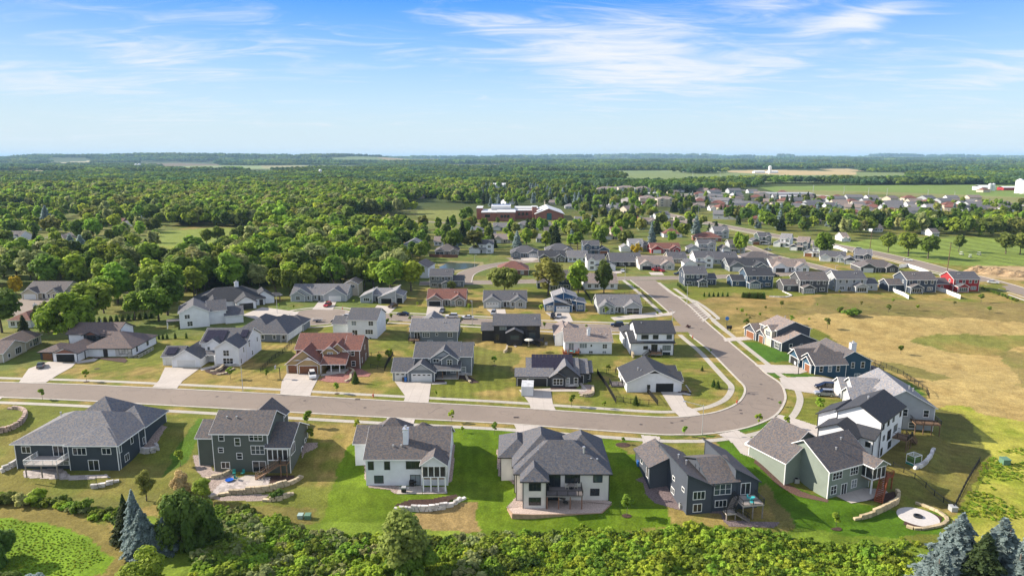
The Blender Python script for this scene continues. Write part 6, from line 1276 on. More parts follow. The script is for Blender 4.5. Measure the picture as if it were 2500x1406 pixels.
def stuff_trees(name, label, pts, protos, seed, sc=(.8, 1.3), cat='wood', hz=(1, 1)):
    """points -> one object whose trees are instanced; pts (x,y,scale multiplier)"""
    rg = np.random.default_rng(seed); n = len(pts)
    if not n: return
    p = np.array(pts, float); z = terrain(p[:, 0], p[:, 1]); me = D.meshes.new(name); me.vertices.add(n); me.vertices.foreach_set('co', np.stack([p[:, 0], p[:, 1], z], 1).ravel())
    me.update()
    for nm, a in (('rz', rg.uniform(0, 6.28, n)), ('scl', rg.uniform(*sc, n)*(p[:, 2] if p.shape[1] > 2 else 1))):
        me.attributes.new(nm, 'FLOAT', 'POINT').data.foreach_set('value', a)
    me.attributes.new('idx', 'INT', 'POINT').data.foreach_set('value', rg.integers(0, len(protos), n).astype(np.int32))
    col = D.collections.new('protos_'+name)
    for i, m in enumerate(protos): o = D.objects.new('%s_kind_%02d' % (name, i), m); col.objects.link(o)
    o = link(name, me); o['kind'] = 'stuff'; o['label'] = label; o['category'] = cat
    g = D.node_groups.new('grow_'+name, 'GeometryNodeTree'); g.interface.new_socket('Geometry', in_out='INPUT', socket_type='NodeSocketGeometry'); g.interface.new_socket('Geometry', in_out='OUTPUT', socket_type='NodeSocketGeometry')
    N = g.nodes; K = g.links; i_ = N.new('NodeGroupInput'); o_ = N.new('NodeGroupOutput'); ip = N.new('GeometryNodeInstanceOnPoints'); ci = N.new('GeometryNodeCollectionInfo'); ci.inputs['Collection'].default_value = col; ci.inputs['Separate Children'].default_value = True; ci.inputs['Reset Children'].default_value = True
    def at(nm, ty):
        a = N.new('GeometryNodeInputNamedAttribute'); a.data_type = ty; a.inputs['Name'].default_value = nm; return a.outputs[0]
    cx = N.new('ShaderNodeCombineXYZ'); K.new(at('rz', 'FLOAT'), cx.inputs[2]); cs = N.new('ShaderNodeCombineXYZ'); s = at('scl', 'FLOAT')
    for k in range(3): K.new(s, cs.inputs[k])
    K.new(i_.outputs[0], ip.inputs['Points']); K.new(ci.outputs[0], ip.inputs['Instance']); ip.inputs['Pick Instance'].default_value = True; K.new(at('idx', 'INT'), ip.inputs['Instance Index']); K.new(cx.outputs[0], ip.inputs['Rotation']); K.new(cs.outputs[0], ip.inputs['Scale']); K.new(ip.outputs[0], o_.inputs[0])
    md = o.modifiers.new('grow', 'NODES'); md.node_group = g; return o
def full_tree(kind, mk, n, s, var):
    """crown and trunk in one mesh for the massed woods"""
    c = crown_mesh(kind, var, n, s, mk); return c
KW = {'mix': [('round','mid'),('round','bright'),('oak','mid'),('tall','dark'),('oval','mid'),('oak','olive'),('round','dark'),('tall','bright'),('oak','bright'),('loose','pale'),('round','lime')], 'garden': [('round','mid'),('oval','mid'),('oval','bright'),('spruce','fir'),('round','bright'),('pine','fir'),('round','olive'),('round','dark'),('spruce','spruce')]}
ZONES = [
 ([(430,735),(520,722),(620,700),(700,735),(1010,718),(1000,668),(985,640),(870,575),(740,562),(620,600),(520,650),(430,660)], 8.5, 'mix', (12, 20), 'leafy tree of the wood behind the grey and slanted roof houses', 'wood behind the side street', .93, 'leafy'),
 ([(-80,742),(60,692),(190,735),(330,760),(430,765),(640,722),(610,690),(430,660),(300,648),(-80,655)], 10, 'mix', (13, 20), 'leafy tree of the wood between the left houses', 'trees between the left hand houses', .62, 'leafy'),
 ([(-60,800),(180,800),(330,765),(300,740),(100,770)], 9, 'mix', (11, 17), 'leafy tree behind the left hand houses', 'trees behind the left hand houses', .45, 'leafy'),
 ([(-60,650),(300,648),(420,600),(370,560),(200,560),(-60,600)], 13, 'mix', (10, 15), 'leafy tree near the left fairway', 'trees around the left fairway', .30, 'leafy'),
 ([(-60,600),(370,560),(420,552),(400,520),(-60,520)], 14, 'mix', (11, 17), 'tree among the far left houses', 'trees among the far left houses', .45, 'leafy'),
 ([(560,600),(740,562),(870,575),(985,640),(1040,640),(1040,560),(860,548),(700,570)], 11, 'mix', (9, 14), 'leafy tree right of the clearing', 'trees right of the clearing', .9, 'leafy'),
 ([(1035,612),(1245,612),(1300,610),(1420,612),(1420,560),(1030,556)], 15, 'garden', (9, 15), 'garden tree among the houses below the school', 'garden trees below the school', .80, 'garden'),
 ([(1420,612),(1670,605),(1760,570),(1700,545),(1420,548)], 17, 'garden', (9, 15), 'garden tree among the houses right of the school', 'garden trees right of the school', .80, 'garden'),
 ([(1780,560),(1900,578),(2026,596),(2040,575),(2060,540),(1900,520),(1780,530)], 15, 'garden', (11, 17), 'tree beyond the arterial road', 'trees beyond the arterial road', .8, 'garden'),
 ([(2060,590),(2100,575),(2150,566),(2290,580),(2480,580),(2560,575),(2560,550),(2060,548)], 11, 'mix', (11, 17), 'tree of the dark wood behind the golf course', 'wood behind the golf course', .85, 'leafy'),
 ([(990,720),(1040,700),(1180,735),(1190,705),(1300,735),(1500,740),(1500,720),(1290,712),(1150,700)], 16, 'garden', (5, 8), 'back garden tree near the cross street', 'back garden trees near the cross street', .28, 'garden'),
]
allpts = []
for zi, (poly, sp, kw, hr, lb, gr, dn, _) in enumerate(ZONES):
    X, Y = scatter(poly, sp, 50+zi, dn)
    for x, y in zip(X, Y): allpts.append((math.hypot(x, y), x, y, zi, rnd.uniform(*hr)))
allpts.sort()
IND = allpts[:320]; REST = allpts[320:]
print('zone trees', len(allpts))
SH = {'spruce': 'conifer', 'pine': 'conifer'}
for d_, x, y, zi, h in IND:
    z = ZONES[zi]; k, mk = rnd.choice(KW[z[2]]); con = k in ('spruce', 'pine')
    lb = z[4].replace('leafy tree', 'tree'); lb = ('dark conifer'+lb[lb.index('tree')+4:]) if con else ({'mid': 'mid green ', 'bright': 'light green ', 'olive': 'olive green ', 'dark': 'dark green '}.get(mk, '')+lb)
    tree(x, y, h*(.8 if con else 1), k, mk, lb, (('conifers in the ' if con else {'mid': 'mid green ', 'bright': 'light green ', 'olive': 'olive green ', 'dark': 'dark green '}.get(mk, ''))+z[5]), {'oak': .68, 'round': 1.08, 'oval': 1.15, 'spruce': 1.25, 'pine': 1.3}.get(k, 1.05))
def protos(kw, n, s, fac=1.0):
    return [crown_mesh(k, 300+i, int(n*(1.6 if k == 'oak' else 1)), s*(1.1 if k == 'oak' else 1), mk) for i, (k, mk) in enumerate(kw)]
PR1 = protos(KW['mix'], 420, .85); PG1 = protos(KW['garden'], 420, .8)
stuff_trees('far_garden_trees', 'garden trees too many to tell apart in the middle distance', [(x, y, h/10) for _, x, y, zi, h in REST if ZONES[zi][2] == 'garden'], PG1, 3, (.95, 1.1))
stuff_trees('far_mixed_trees', 'leafy trees too many to tell apart in the middle distance', [(x, y, h/10) for _, x, y, zi, h in REST if ZONES[zi][2] == 'mix'], PR1, 4, (.95, 1.1))
def wood(name, label, poly, sp, seed, sc, dens=1., thr=None, fs=60., pr=None, pad=2.5):
    X, Y = scatter(poly, sp, seed, dens, pad, thr, fs); stuff_trees(name, label, [(x, y, 1) for x, y in zip(X, Y)], pr or PR1, seed, sc)
    print(name, len(X))
wood('main_wood', 'solid green wood filling the left middle distance', [(415,553),(700,556),(852,553),(850,530),(1015,522),(1015,505),(1165,506),(1165,470),(1100,462),(-200,462),(-200,520),(400,520)], 9.5, 61, (1.05, 2.0), thr=.34, fs=110.)
wood('town_wood', 'trees of the town centre behind the school', [(1165,512),(1230,506),(1400,508),(1400,540),(1480,545),(1700,530),(1700,500),(1640,480),(1480,462),(1200,455),(1100,460),(1165,470)], 14, 62, (.95, 1.5), .52, pr=PG1)
wood('town_wood', 'trees around the right hand town houses', [(1700,548),(1900,575),(2060,548),(2600,548),(2600,500),(2200,505),(1950,488),(1800,490),(1640,478),(1700,500)], 18, 63, (.9, 1.4), .30, pr=PG1)
# farther country: bigger clumps of crowns
def clump(seed, mks, n=26, rad=32):
    rg = np.random.default_rng(seed); P = []; Nn = []; Vv = []
    for i in range(n):
        a = rg.uniform(0, 6.28); r = rad*math.sqrt(rg.uniform()); c = np.array([r*math.cos(a), r*math.sin(a), 0]); R0 = rg.uniform(4.5, 7.5); hh = rg.uniform(11, 17); k = 70
        d = rg.normal(size=(k, 3)); d[:, 2] = np.abs(d[:, 2])*.9-.15; d /= np.linalg.norm(d, axis=1)[:, None]
        P.append(c+np.array([0, 0, hh-R0*.95])+d*np.array([R0, R0, R0*.95])*rg.uniform(.85, 1.05, (k, 1))); Nn.append(d+rg.normal(size=(k, 3))*.3); Vv.append(rg.uniform(.2, .8)*.6+rg.uniform(0, .4, k))
    return leafmesh('clump', np.concatenate(P), np.concatenate(Nn), 2.1, np.concatenate(Vv), leafmat(mks), rg)
CLP = [clump(400+i, mk) for i, mk in enumerate(('farleaf','dark','farleaf','mid','farleaf','dark'))]
NOF = [(1500,424,2222,446),(1850,452,2600,500),(1770,414,2100,428),(325,399,540,407),(390,405,760,419),(110,398,230,402),(-60,403,330,408),(640,405,900,413),(1090,402,1230,413),(-100,420,110,430),(2000,411,2110,420)]
def far_wood(name, label, poly, sp, seed, sc, dens, thr, fs):
    X, Y = scatter(poly, sp, seed, dens, None, thr, fs); keep = np.ones(len(X), bool)
    for a, b, c, d in NOF:
        x0, y0 = U(a, d); x1, y1 = U(c, d); x2, y2 = U(c, b); x3, y3 = U(a, b); keep &= ~inpoly(X, Y, [(x0, y0), (x1, y1), (x2, y2), (x3, y3)])
    X, Y = X[keep], Y[keep]; stuff_trees(name, label, [(x, y, 1) for x, y in zip(X, Y)], CLP, seed, sc); print(name, len(X))
rg_ = lambda y0, y1: ((-y0*.9, y0), (y0*.9, y0), (y1*.9, y1), (-y1*.9, y1))
far_wood('distant_wood', 'belts of distant wood between the farm fields', [(-200,462),(1100,462),(1200,456),(1480,462),(1640,470),(1850,466),(2650,500),(2650,428),(-200,428)], 40, 71, (.8, 1.15), .9, .33, 260)
far_wood('distant_wood', 'hazy woodland of the far plain', rg_(2500, 5600), 62, 72, (.9, 1.4), .9, .40, 500)
far_wood('distant_wood', 'last wooded ridges before the horizon', rg_(5600, 12000), 120, 73, (1.6, 2.4), .9, .42, 1100)
far_wood('distant_wood', 'blue wooded line on the horizon', rg_(12000, 27000), 330, 74, (3.5, 5.0), .85, .40, 2500)
# --- foreground thicket
BP = [crown_mesh('mat', 500+i, 900, .80, mk) for i, mk in enumerate(('mid','bright','lime','mid','pale','bright','dark'))]
BQ = [crown_mesh('mat', 520+i, 900, .85, mk) for i, mk in enumerate(('lime','bright','lime','mid','bright'))]
GRS = [crown_mesh('mat', 540+i, 220, 1.3, mk) for i, mk in enumerate(('lime','bright','lime','lime'))]
def thicket(name, label, poly, sp, seed, sc, pr, thr=None, fs=8., dens=1.):
    X, Y = scatter(poly, sp, seed, dens, None, thr, fs); k = .6+.8*fbm(X/6, Y/6, 2, seed+1); stuff_trees(name, label, [(x, y, q) for x, y, q in zip(X, Y, k)], pr, seed, sc, cat='shrubs'); print(name, len(X))
thicket('shrub_thicket', 'dense mixed shrubs filling the bottom middle of the view', [(520,1235),(640,1268),(760,1296),(960,1310),(1160,1318),(1260,1300),(1330,1320),(1300,1380),(1180,1420),(1150,1560),(330,1560),(380,1440),(500,1400),(540,1300)], 1.5, 81, (.10, .30), BP, .36, 4.5)
thicket('shrub_thicket', 'bright sumac like shrubs filling the bottom right', [(1500,1300),(1640,1290),(1750,1292),(1860,1310),(1980,1325),(2120,1345),(2230,1370),(2300,1560),(1420,1560),(1440,1400),(1380,1330)], 1.5, 82, (.12, .33), BQ, .33, 4.5)
thicket('tall_meadow_grass', 'tall weeds filling the gaps between the bottom shrubs', [(520,1240),(760,1300),(1160,1318),(1640,1292),(1860,1312),(2230,1372),(2300,1560),(330,1560),(500,1400)], 1.0, 90, (.05, .11), GRS, .30, 5)
thicket('shrub_thicket', 'shrubs bordering the lawn of the cream house', [(1160,1318),(1330,1300),(1500,1296),(1400,1345),(1250,1350)], 2.0, 83, (.14, .26), BP)
thicket('shrub_thicket', 'loose shrub line between the lawns and the mown track', [(-60,1212),(100,1222),(200,1240),(330,1255),(300,1290),(200,1255),(80,1232),(-60,1232)], 1.9, 84, (.14, .27), BP)
thicket('tall_meadow_grass', 'tall tufted meadow grass inside the bend of the mown track', [(-60,1262),(60,1272),(200,1310),(258,1365),(200,1395),(150,1420),(150,1500),(-60,1500)], .55, 85, (.014, .030), GRS, dens=.9)
thicket('tall_meadow_grass', 'tall grass of the wild slope at the right', [(2400,1130),(2440,1100),(2560,1080),(2560,1260),(2430,1270),(2345,1255)], .9, 86, (.03, .075), GRS, .46, 9)
thicket('tall_meadow_grass', 'tall grass between the thickets at the bottom', [(1160,1370),(1300,1345),(1440,1345),(1440,1560),(1150,1560)], 1.2, 87, (.06, .13), GRS, dens=.8)
thicket('tall_meadow_grass', 'weedy grass below the round fire pit', [(2080,1330),(2200,1310),(2300,1330),(2260,1380),(2150,1370)], 1.3, 88, (.05, .12), GRS, dens=.8)
thicket('shrub_thicket', 'dark shrubs right of the evergreen clump', [(500,1240),(620,1262),(640,1380),(520,1410),(470,1380)], 1.8, 89, (.20, .36), BP[3:])
for i, (px, yb, yt, mk, lb) in enumerate([(20,1228,1190,'olive','dark olive shrub at the left lawn edge'),(62,1232,1190,'pale','grey green shrub second from the left edge'),(84,1228,1184,'lime','bright topped shrub in the left shrub line'),(205,1242,1205,'bright','bright upright shrub above the mown track'),(186,1250,1222,'bright','low bright shrub beside the upright one'),(675,1214,1186,'dark','clipped round boxwood on the stone terrace'),(320,1290,1262,'mid','small shrub at the bend of the mown track'),(2075,770,745,'mid','large dark bush patch in the dry field'),(2052,762,745,'olive','smaller bush joined to the large field bush'),(1680,800,790,'purple','small purple shrub by the playground sign'),(945,790,775,'mid','shrub on the side street verge'),(1895,1050,1036,'yellow','yellow green shrub beside the bushy young tree'),(1556,1240,1232,'mid','little round shrub beside the cream house steps'),(1430,1255,1245,'mid','leftmost ball shrub')][:12]):
    PT(px, yb, yt, 'bush', mk, lb, 1.1 if i != 7 else 1.8)
# ================================================================== CARS, LAMPS, FENCES, WALLS, GARDEN THINGS
CP = {'white': (.70,.70,.70), 'black': (.012,.012,.016), 'silver': (.32,.33,.35), 'navy': (.02,.028,.06), 'red': (.38,.015,.02), 'brown': (.05,.025,.02), 'grey': (.09,.10,.11)}
CARS = {}
def car(px, py, ang, kind, colr, label, z=None, group=None, world=None, dz=.08):
    x, y = world or G(px, py)[:2]; z0 = (T(x, y) if z is None else z)+dz
    if (kind, colr) not in CARS:
        L_, Hh = {'suv': (4.8, 1.72), 'sedan': (4.8, 1.42), 'pickup': (5.6, 1.82), 'van': (5.1, 1.78)}[kind]; m = mat('car_'+colr, CP[colr], .25, metal=.2, spec=.6)
        low = {'suv': [(-2.4,.35),(-2.38,.95),(-2.2,1.08),(1.1,1.05),(2.15,.95),(2.4,.72),(2.4,.35)], 'sedan': [(-2.4,.32),(-2.4,.85),(-1.7,.98),(1.0,.95),(2.1,.80),(2.4,.6),(2.4,.32)], 'pickup': [(-2.8,.45),(-2.8,1.1),(-.6,1.1),(1.4,1.12),(2.6,1.02),(2.8,.85),(2.8,.45)], 'van': [(-2.5,.35),(-2.5,1.05),(1.4,1.02),(2.3,.85),(2.55,.6),(2.55,.35)]}[kind]
        top = {'suv': [(-2.2,1.05),(-1.95,1.68),(-1.2,1.74),(.35,1.70),(1.15,1.04)], 'sedan': [(-1.75,.96),(-1.0,1.38),(.1,1.42),(1.1,.94)], 'pickup': [(-.75,1.1),(-.6,1.78),(.5,1.82),(1.35,1.1)], 'van': [(-2.35,1.04),(-2.1,1.72),(.2,1.78),(1.5,1.02)]}[kind]
        def loft(prof, w0, w1, mi=0):
            b = MB(); n = len(prof); zz = [p[1] for p in prof]; lo, hi = min(zz), max(zz)
            for s in (-1, 1):
                for a, c in prof: t = (c-lo)/(hi-lo); b.v.append((a, s*(w0+(w1-w0)*t), c))
            b.f.append(tuple(range(n))[::1]); b.f.append(tuple(range(2*n-1, n-1, -1))); b.m += [0, 0]
            for i in range(n): j = (i+1) % n; b.f.append((i, n+i, n+j, j)); b.m.append(0)
            return b
        body = loft(low, .93, .90); cabin = loft(top, .86, .66); me = body.mesh('body', m)
        if kind == 'pickup':
            bb = MB(); bb.box(-2.72,-.78,1.0,-.85,.78,1.13); bed = bb.mesh('cargo_bed', M_DARK)
        else: bed = None
        cm = cabin.mesh('cabin', M_GLASSD)
        hi = max(c for a, c in top); xs = [a for a, c in top if c > hi-.12]; rf = MB(); rf.box(min(xs)-.05,-.66,hi-.06,max(xs)+.02,.66,hi+.02); rm = rf.mesh('car_roof', m)
        w = MB(); k = len(w.v); r = .36
        for s in (0, 1):
            for i in range(14): t = 2*math.pi*i/14; w.v.append((r*math.cos(t), -.12+.24*s, r*math.sin(t)))
        for i in range(14): j = (i+1) % 14; w.f.append((i, j, 14+j, 14+i)); w.m.append(0)
        w.f.append(tuple(range(13, -1, -1))); w.f.append(tuple(range(14, 28))); w.m += [0, 0]; wm = w.mesh('tyre', mat('tyre', (.015,.015,.015), .9))
        rb = MB(); rb.v = [(a*.6, b_*1.1, c*.6) for a, b_, c in w.v]; rb.f = list(w.f); rb.m = list(w.m); rim = rb.mesh('rim', M_METAL)
        hl = MB(); hl.box(low[-2][0]-.12,-.16,.66,low[-2][0]+.02,.16,.80); hm = hl.mesh('headlight', mat('headlight', (.7,.7,.7), .15)); tl = MB(); tl.box(low[1][0]-.02,-.1,.80,low[1][0]+.1,.1,.98); tm = tl.mesh('tail_light', mat('tail_light', (.35,.01,.01), .3))
        CARS[(kind, colr)] = (me, cm, rm, wm, rim, hm, tm, bed, low)
    me, cm, rm, wm, rim, hm, tm, bed, low = CARS[(kind, colr)]
    t = thing('parked_car' if group else 'car', label, {'pickup': 'pickup truck', 'van': 'van'}.get(kind, 'car'), (x, y, z0), R(ang), group)
    link('body', me, t); link('cabin_glass', cm, t); link('car_roof', rm, t)
    if bed: link('cargo_bed', bed, t)
    for wx in (low[0][0]+.9, low[-1][0]-.95):
        for s in (-1, 1): w = link('wheel', wm, t, (wx, s*.84, .36)); link('rim', rim, w)
    for s in (-1, 1): link('headlight', hm, t, (0, s*.68, 0)); link('tail_light', tm, t, (0, s*.78, 0))
    return t
car(100,896,120,'sedan','grey','dark grey hatchback parked on the far left driveway'); car(763,921,-70,'suv','white','white car nosed out on the tan brick house driveway')
car(984,770,175,'sedan','navy','dark blue sedan parked on the side street'); car(1103,776,178,'suv','white','white car with black roof parked along the side street'); car(1141,779,178,'sedan','white','white sedan parked just behind the other white car')
car(1507,797,178,'suv','navy','black blue hatchback on the side street beside the white black roofed house'); car(2014,949,172,'van','black','black minivan on the upper of the shared right drive'); car(2012,966,170,'suv','silver','silver car beside the black minivan')
car(1845,1088,-150,'suv','white','white car nose first beside the sage house garage'); car(1866,1078,-150,'suv','silver','silver car half hidden behind the sage house roof'); car(960,750,-110,'pickup','brown','dark brown pickup truck on the slanted house drive')
car(825,788,178,'van','black','black van with red tail lights near the turning circle'); car(850,776,-10,'sedan','white','white car half hidden by the plain white house roof'); car(1658,672,178,'pickup','black','black pickup parked on the cross street')
car(1597,661,100,'suv','red','left red car on the tan roofed house drive'); car(1607,661,95,'suv','red','middle red car on the tan roofed house drive'); car(1615,663,100,'sedan','red','right red car on the tan roofed house drive')
car(2099,611,-32,'van','white','white van driving on the arterial road'); car(2216,637,-30,'sedan','white','white car in the middle of the arterial road'); car(2424,692,-30,'sedan','white','white car nearest on the arterial road'); car(1868,598,160,'suv','white','white car parked on the drive of the green gable house'); car(1874,612,-28,'sedan','grey','dark car on the bend street')
car(1769,553,-20,'sedan','grey','grey car on the arterial road far up'); car(1105,762,0,'sedan','white','unused') if False else None
car(0,0,90,'sedan','silver','silver car inside the open garage of the gabled white house',world=(41.6,168.4)) if False else None
for i, (px, py, an, k, c) in enumerate([(1205,768,-95,'suv','silver'),(1080,762,-95,'sedan','grey'),(800,748,-100,'suv','red'),(1350,776,-95,'suv','black'),(1365,775,-95,'sedan','silver'),(1520,664,-95,'sedan','white'),(1262,634,0,'suv','grey'),(1392,624,0,'sedan','white'),(1480,627,0,'suv','black'),(1640,627,0,'sedan','silver'),(1720,624,-10,'suv','white'),(1905,636,-35,'sedan','red'),(1950,646,-30,'suv','silver'),(1800,680,-178,'sedan','silver'),(1890,676,5,'suv','black'),(1440,690,3,'sedan','grey'),(1330,690,3,'suv','white'),(1745,545,-25,'sedan','black'),(1940,589,-28,'suv','black'),(1860,573,-28,'sedan','white'),(2340,672,-30,'suv','grey'),(430,938,-60,'suv','black')][:21]):
    car(px, py, an, k, c, '%s %s standing on a street of the %s part of the estate' % (c, k, ('front','middle','rear')[i % 3]) if False else '%s %s parked %s' % (c, {'suv': 'car', 'sedan': 'saloon'}[k], ('on the white gabled ranch drive','on the brown roofed ranch drive','on the light grey house drive','left on the blue modern house drive','right on the blue modern house drive','outside the white two storey house','near the charcoal gable house','before the stone front house','before the blue two storey house','before the red brick ranch','at the left end of the bend street','high on the bend street','low on the bend street','before the blue solar house','behind the umber grey house','behind the navy back house','left of the oak on the cross street','highest on the arterial road','driving behind the big hipped house','driving before the green gable house','beside the earth mounds')[i]))
def trailer():
    x, y = G(776, 786)[:2]; t = thing('trailer', 'small open utility trailer by the turning circle', 'trailer', (x, y, .1), R(5)); b = MB(); b.box(-1.8,-.9,.5,1.6,.9,.62); b.bar((1.6,0,.55),(3,0,.5),.05); b.build('bed', M_BLACK, t); r = MB()
    for s in (-.9, .9): r.bar((-1.8,s,.62),(-1.8,s,1.3),.03); r.bar((1.6,s,.62),(1.6,s,1.3),.03); r.bar((-1.8,s,1.3),(1.6,s,1.3),.03)
    r.bar((-1.8,-.9,1.3),(-1.8,.9,1.3),.03); r.build('rail', M_WHITE, t)
    for s in (-1, 1): w = MB(); w.lathe([(.34,-.1),(.34,.1)], 12); o = w.build('wheel', mat('tyre', (.015,.015,.015), .9), t, loc=(-.2, s*1.0, .34)); o.rotation_euler.x = R(90)
trailer()
def container():
    x, y = G(1273, 968)[:2]; t = thing('storage_container', 'white portable storage container on the driveway of the charcoal solar house', 'container', (x, y, .09), R(-3)); b = MB(); b.box(0,0,.08,3.0,5.2,2.5); b.build('box', mat('container_white', (.66,.67,.69), .6), t)
    b = MB()
    for k in range(9): b.box(-.03, .2+k*.55, .15, 0, .45+k*.55, 2.4)
    b.box(.1,-.04,.15,1.45,0,2.4); b.box(1.55,-.04,.15,2.9,0,2.4); b.build('door', mat('container_door', (.60,.61,.63), .6), t); b = MB(); b.box(-.06,-.06,2.5,3.06,5.26,2.58); b.build('lid', mat('container_lid', (.55,.56,.57), .7, 'speckle', s=.8, lo=.6, hi=1.1), t)
container()
# lamps
def lamp(px, yb, yt, label, arm=(-1.8, 0)):
    x, y, z = G(px, yb); h = max(4, zat(y, yt)-z); t = thing('street_lamp', label, 'street lamp', (x, y, z)); b = MB(); b.bar((0,0,0),(0,0,h),.11,n=8,r2=.06); b.build('pole', M_METAL, t)
    b = MB(); b.bar((0,0,h-.3),(arm[0],arm[1],h+.15),.045); a = b.build('arm', M_METAL, t); b = MB(); b.box(arm[0]-.5,arm[1]-.16,h+.08,arm[0]+.25,arm[1]+.16,h+.22); b.build('lamp_head', M_METAL, t)
lamp(593,955,888,'tall street lamp on the pavement before the solar gable house',(-1.6,.2)); lamp(1714,1061,988,'tall street lamp on the inside of the road bend',(-3.6,1.8)); lamp(1153,794,737,'street lamp beside the parked white cars',(-.2,1.2)); lamp(1641,789,757,'street lamp on the corner of side street and wide road',(-.6,.6)); lamp(1677,740,692,'street lamp by the marked parking bay',(-1.8,0)); lamp(677,765,720,'street lamp by the black roofed farmhouse',(2.2,0)); lamp(1526,684,648,'street lamp on the cross street corner',(-.8,0)); lamp(1159,652,623,'street lamp beside the pond',(1,0)); lamp(1874,628,600,'street lamp at the bend street',(1,0)); lamp(2038,674,648,'street lamp at the end of bend street',(1,0))
def upole(px, yb, yt, label):
    x, y, z = G(px, yb); h = zat(y, yt)-z; t = thing('utility_pole', label, 'utility pole', (x, y, z)); b = MB(); b.bar((0,0,0),(.3,0,h),.22,n=8,r2=.13); b.build('pole', mat('pole_wood', (.14,.075,.05), .9), t)
    for k in (.3, 1.6, 2.9): b = MB(); b.box(-.9,-.06,h-k-.06,1.1,.06,h-k+.06); b.build('crossarm', M_GREYWOOD, t)
    return x, y, z+h
up = [upole(2122,623,562,'tall utility pole beside the arterial road at its left'), upole(2311,672,592,'tall brown utility pole behind the red house')]
def wire(a, b_, sag, label):
    m = MB(); P = [Vector(a).lerp(Vector(b_), k/16)-Vector((0,0,sag*4*(k/16)*(1-k/16))) for k in range(17)]
    for p, q in zip(P, P[1:]): m.bar(p, q, .035)
    tag(m.build('power_line', M_BLACK), label, 'power line')
ex = U(2620, 770); up.append((ex[0], ex[1], up[1][2])); wb = U(1790, 548); up.insert(0, (wb[0], wb[1], up[0][2]))
for i in range(3):
    for k in (0, 1): wire((up[i][0], up[i][1], up[i][2]-.3-k*1.3), (up[i+1][0], up[i+1][1], up[i+1][2]-.3-k*1.3), 1.6, '%s power line of the %s span along the arterial road' % (('upper','lower')[k], ('far','middle','near')[i]))
for i, (px, yb, yt) in enumerate([(1690,436,417),(1758,437,419),(1846,440,420),(1985,470,452),(2060,474,456),(2165,478,459),(2265,480,462),(2330,484,466),(2120,476,458),(1605,500,470),(1705,523,496),(1832,545,520)]):
    x, y, z = G(px, yb); t = thing('power_pylon', 'thin distant power pole on the plain', 'power pole', (x, y, z), 0, 'thin power poles on the plain'); h = zat(y, yt)-z; b = MB(); b.bar((0,0,0),(0,0,h),.35,n=6,r2=.2); b.build('pole', M_METAL, t); b = MB(); b.box(-2.5,-.1,h*.9,2.5,.1,h*.9+.2); b.build('crossarm', M_METAL, t)
# fences
def fence(label, pts, h=1.3, m=M_BLACK, solid=False, world=False, name='metal_fence', pitch=.13):
    P = [Vector((*p, 0)) for p in (pts if world else gp(pts))]; t = thing(name, label, 'fence', (P[0].x, P[0].y, 0)); O = P[0]; rl = MB(); po = []
    for a, c in zip(P, P[1:]):
        n = max(1, round((c-a).length/2.4))
        for k in range(n):
            p = a.lerp(c, k/n); q = a.lerp(c, (k+1)/n); zp, zq = T(p.x, p.y), T(q.x, q.y); po.append((p, zp))
            p0, q0 = Vector((p.x-O.x, p.y-O.y, zp)), Vector((q.x-O.x, q.y-O.y, zq)); up_ = Vector((0,0,1))
            if solid:
                d = (q0-p0).normalized(); s = Vector((-d.y, d.x, 0))*.03
                rl.quad(p0+s, q0+s, q0+s+up_*h, p0+s+up_*h); rl.quad(p0-s, p0-s+up_*h, q0-s+up_*h, q0-s); rl.quad(p0+s+up_*h, q0+s+up_*h, q0-s+up_*h, p0-s+up_*h)
            else:
                for zz in (.12, h-.18, h-.04): rl.bar(p0+up_*zz, q0+up_*zz, .02)
                m_ = int((q0-p0).length/pitch)
                for j in range(m_): w = p0.lerp(q0, (j+.5)/m_); rl.bar(w+up_*.05, w+up_*h, .009, n=3)
    po.append((P[-1], T(P[-1].x, P[-1].y))); rl.build('panel', m, t)
    pm = MB(); pm.box(-.05,-.05,0,.05,.05,h+.12); pm = pm.mesh('post', m)
    for p, zp in po: link('post', pm, t, (p.x-O.x, p.y-O.y, zp))
fence('black railing enclosing the lawn right of the charcoal solar house', [(1459,912),(1502,912),(1505,905)], 1.3); fence('solid looking black fence running down beside the charcoal solar house', [(1458,913),(1480,944),(1504,985)], 1.4, pitch=.05); fence('black railing along the pavement side of the fenced corner', [(1504,978),(1540,985),(1606,989)], 1.3); fence('steep black fence panel right of the fenced corner', [(1578,955),(1592,972),(1606,989)], 1.4, pitch=.05)
fence('dark fence between the tan brick and slate grey houses', [(960,868),(948,885),(939,905)], 1.5, pitch=.05); fence('black back fence behind the tan brick house', [(888,870),(925,868),(960,868)], 1.2); fence('short fence beside the tan brick house path', [(905,897),(939,905)], 1.1); fence('black fence between the solar gable and tan brick houses', [(636,908),(664,880),(690,862),(712,840)], 1.2)
fence('long black railing behind the teal house', [(2108,880),(2150,893),(2205,917),(2262,958),(2268,972)], 1.4); fence('black railing closing the green yard behind the grey house', [(2268,972),(2240,970),(2205,965)], 1.2); fence('dark fence slanting along the wild slope', [(2391,1128),(2360,1180),(2328,1246)], 1.2, pitch=.05); fence('thin black fence across the shaded right yards', [(2180,1140),(2260,1190),(2326,1244)], 1.1, pitch=.3)
fence('fence behind the blue modern house', [(1418,702),(1436,725),(1445,742)], 1.4, pitch=.05); fence('black back fence of the blue grey ranch', [(1450,722),(1500,722),(1560,716)], 1.1); fence('black fence right of the blue grey ranch', [(1566,716),(1592,742),(1560,744)], 1.1)
WV = mat('vinyl_white', (.72,.72,.72), .5)
